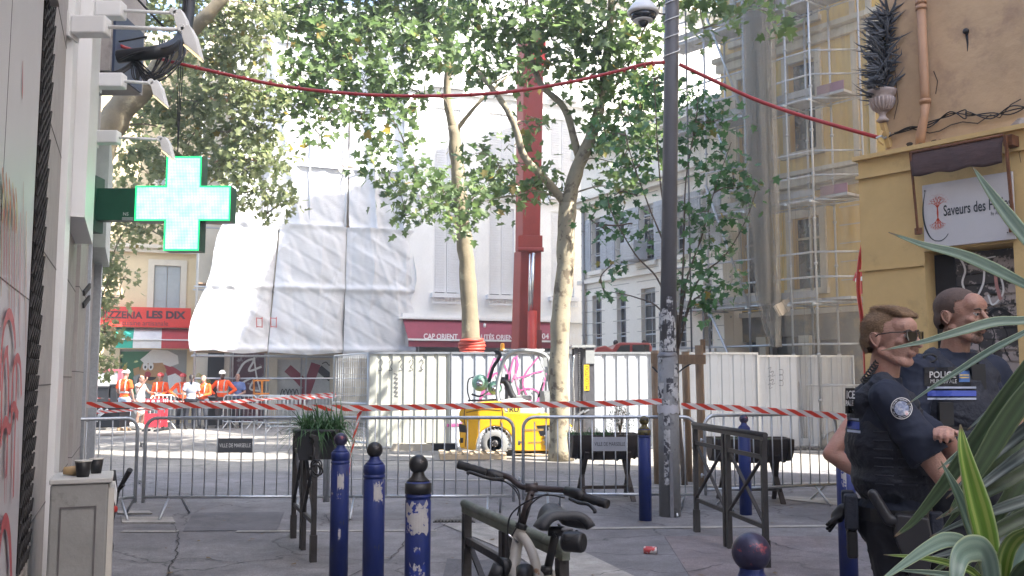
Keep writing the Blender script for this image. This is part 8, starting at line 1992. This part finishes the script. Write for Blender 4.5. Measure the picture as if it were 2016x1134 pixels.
# black bins, site panel, sacks at left
def wbox(px0, px1, py0, py1, Y, dep, name, lb, cat, m, top=None, grp=None):
    a, b = P(px0,py1,Y), P(px1,py0,Y); t = thing(name, lb, cat, (a.x,Y,0), 0, grp); mb = MB(); mb.box((0,0,max(a.z,0)),(b.x-a.x,dep,b.z)); mb.build('body', m, t, bevel=.02); w_ = b.x-a.x
    mb = MB(); mb.box((-.03,-.04,b.z+.002),(w_+.03,dep+.03,b.z+.06)); mb.build('lid', top or m, t, bevel=.015); return t, a, b
wbox(150, 214, 764, 825, 29, .6, 'waste_bin', 'wide black waste bin under the white board', 'bin', M_black)
wbox(215, 231, 760, 825, 29, .6, 'waste_bin', 'narrow black waste bin directly behind the worker in pale jeans', 'bin', M_black)
sp2 = thing('hoarding_board', 'white site panel in a pink-red frame standing behind the black bins', 'panel', (P(200,750,29.7).x,29.7,0))
a, b = P(150,775,29.7), P(241,727,29.7); mb = MB(); mb.box((a.x,29.7,.3),(b.x-.12,29.76,b.z-.1)); mb.build('board', M_white, sp2, True)
mb = MB(); mb.box((a.x,29.67,b.z-.098),(b.x,29.78,b.z)); mb.box((b.x-.118,29.67,0),(b.x,29.78,b.z-.1)); mb.build('frame', mat('pink_red_frame', (.50,.10,.13), .6), sp2, True)
wbox(176, 236, 806, 842, 24.8, .7, 'skip', 'low dark skip with pale rails in front of the black bins', 'skip', M_dkiron)
mb = MB()
for pts in (((183,818),(200,804)),((200,806),(190,830)),((192,822),(212,806))): mb.bar(P(*pts[0],24.6), P(*pts[1],24.6), .05, .05)
tag(mb.build('bent_rail', M_white), 'bent pale metal rails lying on the dark skip', 'rail')
for i, (px_, py_, r, lb) in enumerate(((190,846,.26,'white sack on the ground at far left'),(208,841,.24,'white sack slumped against the dark skip'),(268,846,.20,'pale sack at the feet of the woman in white'))):
    c = G(px_, py_); mb = MB(); mb.ell((c.x,c.y,r*.5), (r*1.4,r,r*.55), 16, 10); mb.v = [p+V((.03*fbm(p.x*6,p.z*9), .03*fbm(p.z*7,p.x*5), .03*fbm(p.x*8,p.y*8))) for p in mb.v]; tag(mb.build('sack', mat('white_sack', (.55,.53,.5), .8)), lb, 'sack', 'rubble sacks')
# ================================================================ FOREGROUND PLANT
def leafmat(name, mid, stripe, edge, rough=.38):
    m = bpy.data.materials.new(name); m.use_nodes = True; t = m.node_tree; N = t.nodes; L = t.links; b = N['Principled BSDF']
    uv = N.new('ShaderNodeUVMap'); uv.uv_map = 'UVMap'; s_ = N.new('ShaderNodeSeparateXYZ'); L.new(uv.outputs[0], s_.inputs[0])
    cr_ = N.new('ShaderNodeValToRGB'); e = cr_.color_ramp.elements; e[0].position = 0; e[0].color = (*edge,1); e[1].position = 1; e[1].color = (*edge,1)
    for p_, c_ in ((.05,edge),(.08,mid),(.2,mid),(.24,stripe),(.32,stripe),(.38,mid),(.5,tuple(x*.75 for x in mid)),(.62,mid),(.68,stripe),(.78,stripe),(.82,mid),(.93,mid),(.96,edge)): x = cr_.color_ramp.elements.new(p_); x.color = (*c_,1)
    L.new(s_.outputs[0], cr_.inputs[0])
    n = N.new('ShaderNodeTexNoise'); n.inputs['Scale'].default_value = 60; mpn = N.new('ShaderNodeMapping'); mpn.inputs['Scale'].default_value = (1.2,.03,1); L.new(uv.outputs[0], mpn.inputs[0]); L.new(mpn.outputs[0], n.inputs['Vector'])
    r = N.new('ShaderNodeMapRange'); r.inputs[1].default_value = .3; r.inputs[2].default_value = .7; r.inputs[3].default_value = .9; r.inputs[4].default_value = 1.1; L.new(n.outputs[0], r.inputs[0])
    sc = N.new('ShaderNodeVectorMath'); sc.operation = 'SCALE'; L.new(cr_.outputs[0], sc.inputs[0]); L.new(r.outputs[0], sc.inputs['Scale']); rt = N.new('ShaderNodeMapRange'); rt.inputs[1].default_value = 7.35; rt.inputs[2].default_value = 7.6; L.new(s_.outputs[1], rt.inputs[0])
    n4 = N.new('ShaderNodeTexNoise'); n4.inputs['Scale'].default_value = 3.2; n4.inputs['Detail'].default_value = 8; n4.inputs['Roughness'].default_value = .75; L.new(uv.outputs[0], n4.inputs['Vector']); r4 = N.new('ShaderNodeMapRange'); r4.inputs[1].default_value = .66; r4.inputs[2].default_value = .70; L.new(n4.outputs[0], r4.inputs[0])
    mxm = N.new('ShaderNodeMath'); mxm.operation = 'MAXIMUM'; L.new(rt.outputs[0], mxm.inputs[0]); L.new(r4.outputs[0], mxm.inputs[1])
    br = N.new('ShaderNodeMix'); br.data_type = 'RGBA'; L.new(mxm.outputs[0], br.inputs[0]); L.new(sc.outputs[0], br.inputs[6]); br.inputs[7].default_value = (.16,.11,.065,1)
    L.new(br.outputs[2], b.inputs['Base Color']); b.inputs['Roughness'].default_value = rough
    bp = N.new('ShaderNodeBump'); bp.inputs['Strength'].default_value = .15; bp.inputs['Distance'].default_value = .002; L.new(n.outputs[0], bp.inputs['Height']); L.new(bp.outputs[0], b.inputs['Normal'])
    T = N.new('ShaderNodeBsdfTranslucent'); L.new(sc.outputs[0], T.inputs[0]); ms = N.new('ShaderNodeMixShader'); ms.inputs[0].default_value = .2; L.new(b.outputs[0], ms.inputs[1]); L.new(T.outputs[0], ms.inputs[2]); L.new(ms.outputs[0], N['Material Output'].inputs[0]); return m
ML_l = leafmat('lime_striped_leaf', (.13,.25,.035), (.30,.38,.10), (.34,.42,.20)); ML_g = leafmat('grey_green_leaf', (.115,.185,.155), (.17,.24,.20), (.28,.35,.22)); ML_d = leafmat('deep_green_leaf', (.028,.055,.022), (.04,.075,.03), (.09,.13,.06)); ML_s = leafmat('slate_leaf', (.09,.12,.12), (.15,.19,.185), (.05,.075,.06))
pl_ = thing('dracaena_plant', 'large plant with variegated sword-shaped leaves in front of the officers', 'plant', (.98,1.62,0))
def sword(ctrl, wd, m, fold=.25, twist=0, nrm=None):
    """ctrl: base->tip (px,py,Y); wd widest px"""
    pts = bez([P(*c) for c in ctrl], 8); n = len(pts); verts = []; K = 6; me = bpy.data.meshes.new('leaf')
    for i, p in enumerate(pts):
        d = (pts[min(i+1,n-1)]-pts[max(i-1,0)]).normalized(); view = V((0,-1,.12)).normalized() if nrm is None else V(nrm).normalized(); sd = d.cross(view)
        if sd.length < 1e-3: sd = V((1,0,0))
        sd.normalize(); nn = sd.cross(d).normalized(); a = twist*(i/n-.3); sd2 = sd*math.cos(a)+nn*math.sin(a); n2 = sd2.cross(d).normalized()
        t = i/(n-1); wf = (.55+.45*min(1,t/.35)) * (1 if t < .5 else max(.015, (1-(t-.5)/.5))**.75); w_ = wd*p.y/FPX*wf
        for k in range(K+1): u = k/K*2-1; verts.append(p + sd2*u*w_/2 - n2*fold*w_*(1-abs(u))*.5)
    me.from_pydata([tuple(v-V((.98,1.62,0))) for v in verts], [], [(i*(K+1)+k, i*(K+1)+k+1, (i+1)*(K+1)+k+1, (i+1)*(K+1)+k) for i in range(n-1) for k in range(K)])
    uv = me.uv_layers.new(name='UVMap')
    for pg in me.polygons:
        pg.use_smooth = True
        for li in pg.loop_indices: vi = me.loops[li].vertex_index; uv.data[li].uv = ((vi % (K+1))/K, (vi//(K+1))/n*8)
    me.materials.append(m); o = bpy.data.objects.new('leaf', me); COL.objects.link(o); o.parent = pl_; sm = o.modifiers.new('s', 'SOLIDIFY'); sm.thickness = .0012; return o
BX = (1968, 1240, 1.62)
sword([(1955,1190,1.6),(1952,1120,1.6),(1938,1040,1.57),(1917,960,1.54),(1899,890,1.52),(1891,836,1.52)], 52, ML_l, .25)
sword([(1955,1190,1.62),(1940,1110,1.62),(1912,1030,1.60),(1884,965,1.57),(1853,908,1.56)], 30, ML_g, .2)
sword([(1968,1240,1.6),(1945,1120,1.55),(1905,1072,1.48),(1868,1062,1.43),(1828,1078,1.38),(1780,1110,1.33),(1725,1150,1.28)], 33, ML_g, .25, nrm=(-.2,-.9,.5))
sword([(1962,1240,1.6),(1952,1130,1.54),(1938,1085,1.49),(1912,1080,1.43),(1890,1098,1.39),(1882,1150,1.37),(1880,1220,1.37)], 50, ML_g, .12, nrm=(-.1,-1,.25))
sword([(1960,1240,1.6),(1955,1140,1.56),(1948,1100,1.54),(1934,1078,1.5),(1926,1074,1.47)], 40, ML_l, .3)
sword([(1968,1240,1.6),(1975,1130,1.56),(1988,1078,1.52),(2015,1052,1.48),(2060,1050,1.43),(2110,1090,1.4)], 40, ML_l, .3)
sword([(1972,1240,1.6),(1990,1140,1.6),(2015,1080,1.6),(2050,1030,1.6),(2100,980,1.6)], 44, ML_g, .2); sword([(1980,1240,1.6),(2005,1150,1.55),(2040,1110,1.52),(2090,1090,1.5)], 46, ML_d, .2)
# long leaves from the right
sword([(2080,590,1.75),(2010,555,1.72),(1950,525,1.7),(1890,500,1.68),(1820,482,1.66),(1750,457,1.64)], 25, ML_g, .3)
sword([(2090,545,1.7),(2040,490,1.7),(1990,430,1.7),(1950,378,1.7),(1915,328,1.7)], 30, ML_g, .3)
sword([(2100,600,1.9),(2030,628,1.88),(1960,633,1.86),(1890,652,1.84),(1820,672,1.83),(1735,690,1.82)], 19, ML_g, .3)
sword([(2080,620,2.0),(2016,655,2.0),(1950,690,2.0),(1890,728,2.0),(1840,760,2.0),(1785,797,2.0)], 13, ML_g, .3)
sword([(2110,620,1.9),(2040,700,1.9),(1975,790,1.9),(1910,885,1.9),(1850,965,1.9),(1800,1025,1.9),(1760,1058,1.9)], 32, ML_d, .25)
sword([(2120,660,1.85),(2050,740,1.85),(1990,820,1.85),(1940,900,1.85),(1900,965,1.85),(1868,1010,1.85)], 42, ML_d, .25)
for i, (cx, cy, an, L, w_, mm) in enumerate(((2060,760,215,260,36,ML_g),(2070,800,220,270,34,ML_s),(2080,860,212,260,30,ML_s),(2070,900,205,250,34,ML_d),(2075,960,200,260,30,ML_s),(2060,1000,207,270,36,ML_d),(2060,1040,190,240,34,ML_s),(2050,820,228,300,40,ML_d),(2060,880,235,290,44,ML_d),(2040,940,222,240,40,ML_s),(2030,980,232,220,36,ML_d),(2080,720,213,210,24,ML_s),(2060,1060,215,230,40,ML_d),(2010,1090,215,170,30,ML_d),(2000,1130,200,170,34,ML_s),(1990,1150,192,200,34,ML_d),(2070,930,190,180,34,ML_g),(2060,840,206,190,34,ML_g),(2040,1100,226,190,40,ML_s))):
    a = R(an); Y = 1.95+.022*i; dx, dy = math.cos(a), -math.sin(a)
    sword([(cx-dx*40,cy-dy*40,Y)]+[(cx+dx*L*t, cy+dy*L*t+14*t*t+6*math.sin(i*2+t*3), Y-.05*t) for t in (.0,.35,.7,1)], w_*.78, mm, .28, twist=.7*math.sin(i*1.9))
sword([(1975,1240,1.6),(1930,1140,1.62),(1880,1112,1.63),(1815,1098,1.64),(1740,1092,1.65)], 15, ML_l, .3)
sword([(1970,1240,1.7),(1900,1150,1.7),(1850,1130,1.7),(1760,1122,1.7)], 16, ML_g, .3)
mb = MB(); q = P(*BX); mb.tube(bez([V((q.x+.02,q.y+.03,.32)), V((q.x-.01,q.y+.02,.6)), V((q.x,q.y,.9)), q+V((0,0,.05))]), .03, 10, rs=None); mb.tube(bez([V((q.x+.1,q.y+.08,.32)), V((q.x+.2,q.y+.15,.8)), P(2090,900,1.9), P(2090,640,1.9)]), .025, 10)
mb.build('stem', M_wood, pl_, True)
pt = thing('plant_pot', 'round dark pot holding the sword-leaved plant just below the picture edge', 'pot', (q.x+.05,q.y+.05,0)); mb = MB(); mb.lathe((0,0,0), [(.17,0),(.22,.3),(.235,.3),(.235,.35),(.20,.35),(.19,.30)], 28); mb.build('wall', M_pot, pt); mb = MB(); mb.lathe((0,0,.3), [(.18,0),(.188,.02),(.01,.022)], 24); mb.build('soil', MC['potting_soil'], pt)
# ================================================================ ADDED FLARE VEIL
mb = MB(); mb.box((-60,-27,-1.6),(60,60,33)); hz = mb.build('flare_veil', bpy.data.materials.new('flare_veil_volume')); hz['kind'] = 'stuff'  # scattering volume added to wash the distance out like flare and overexposure
m = bpy.data.materials['flare_veil_volume']; m.use_nodes = True; t = m.node_tree; t.nodes.remove(t.nodes['Principled BSDF']); pv = t.nodes.new('ShaderNodeVolumePrincipled')
pv.inputs['Color'].default_value = (.92,.94,1,1); pv.inputs['Density'].default_value = .003; pv.inputs['Anisotropy'].default_value = .3; t.links.new(pv.outputs[0], t.nodes['Material Output'].inputs['Volume'])
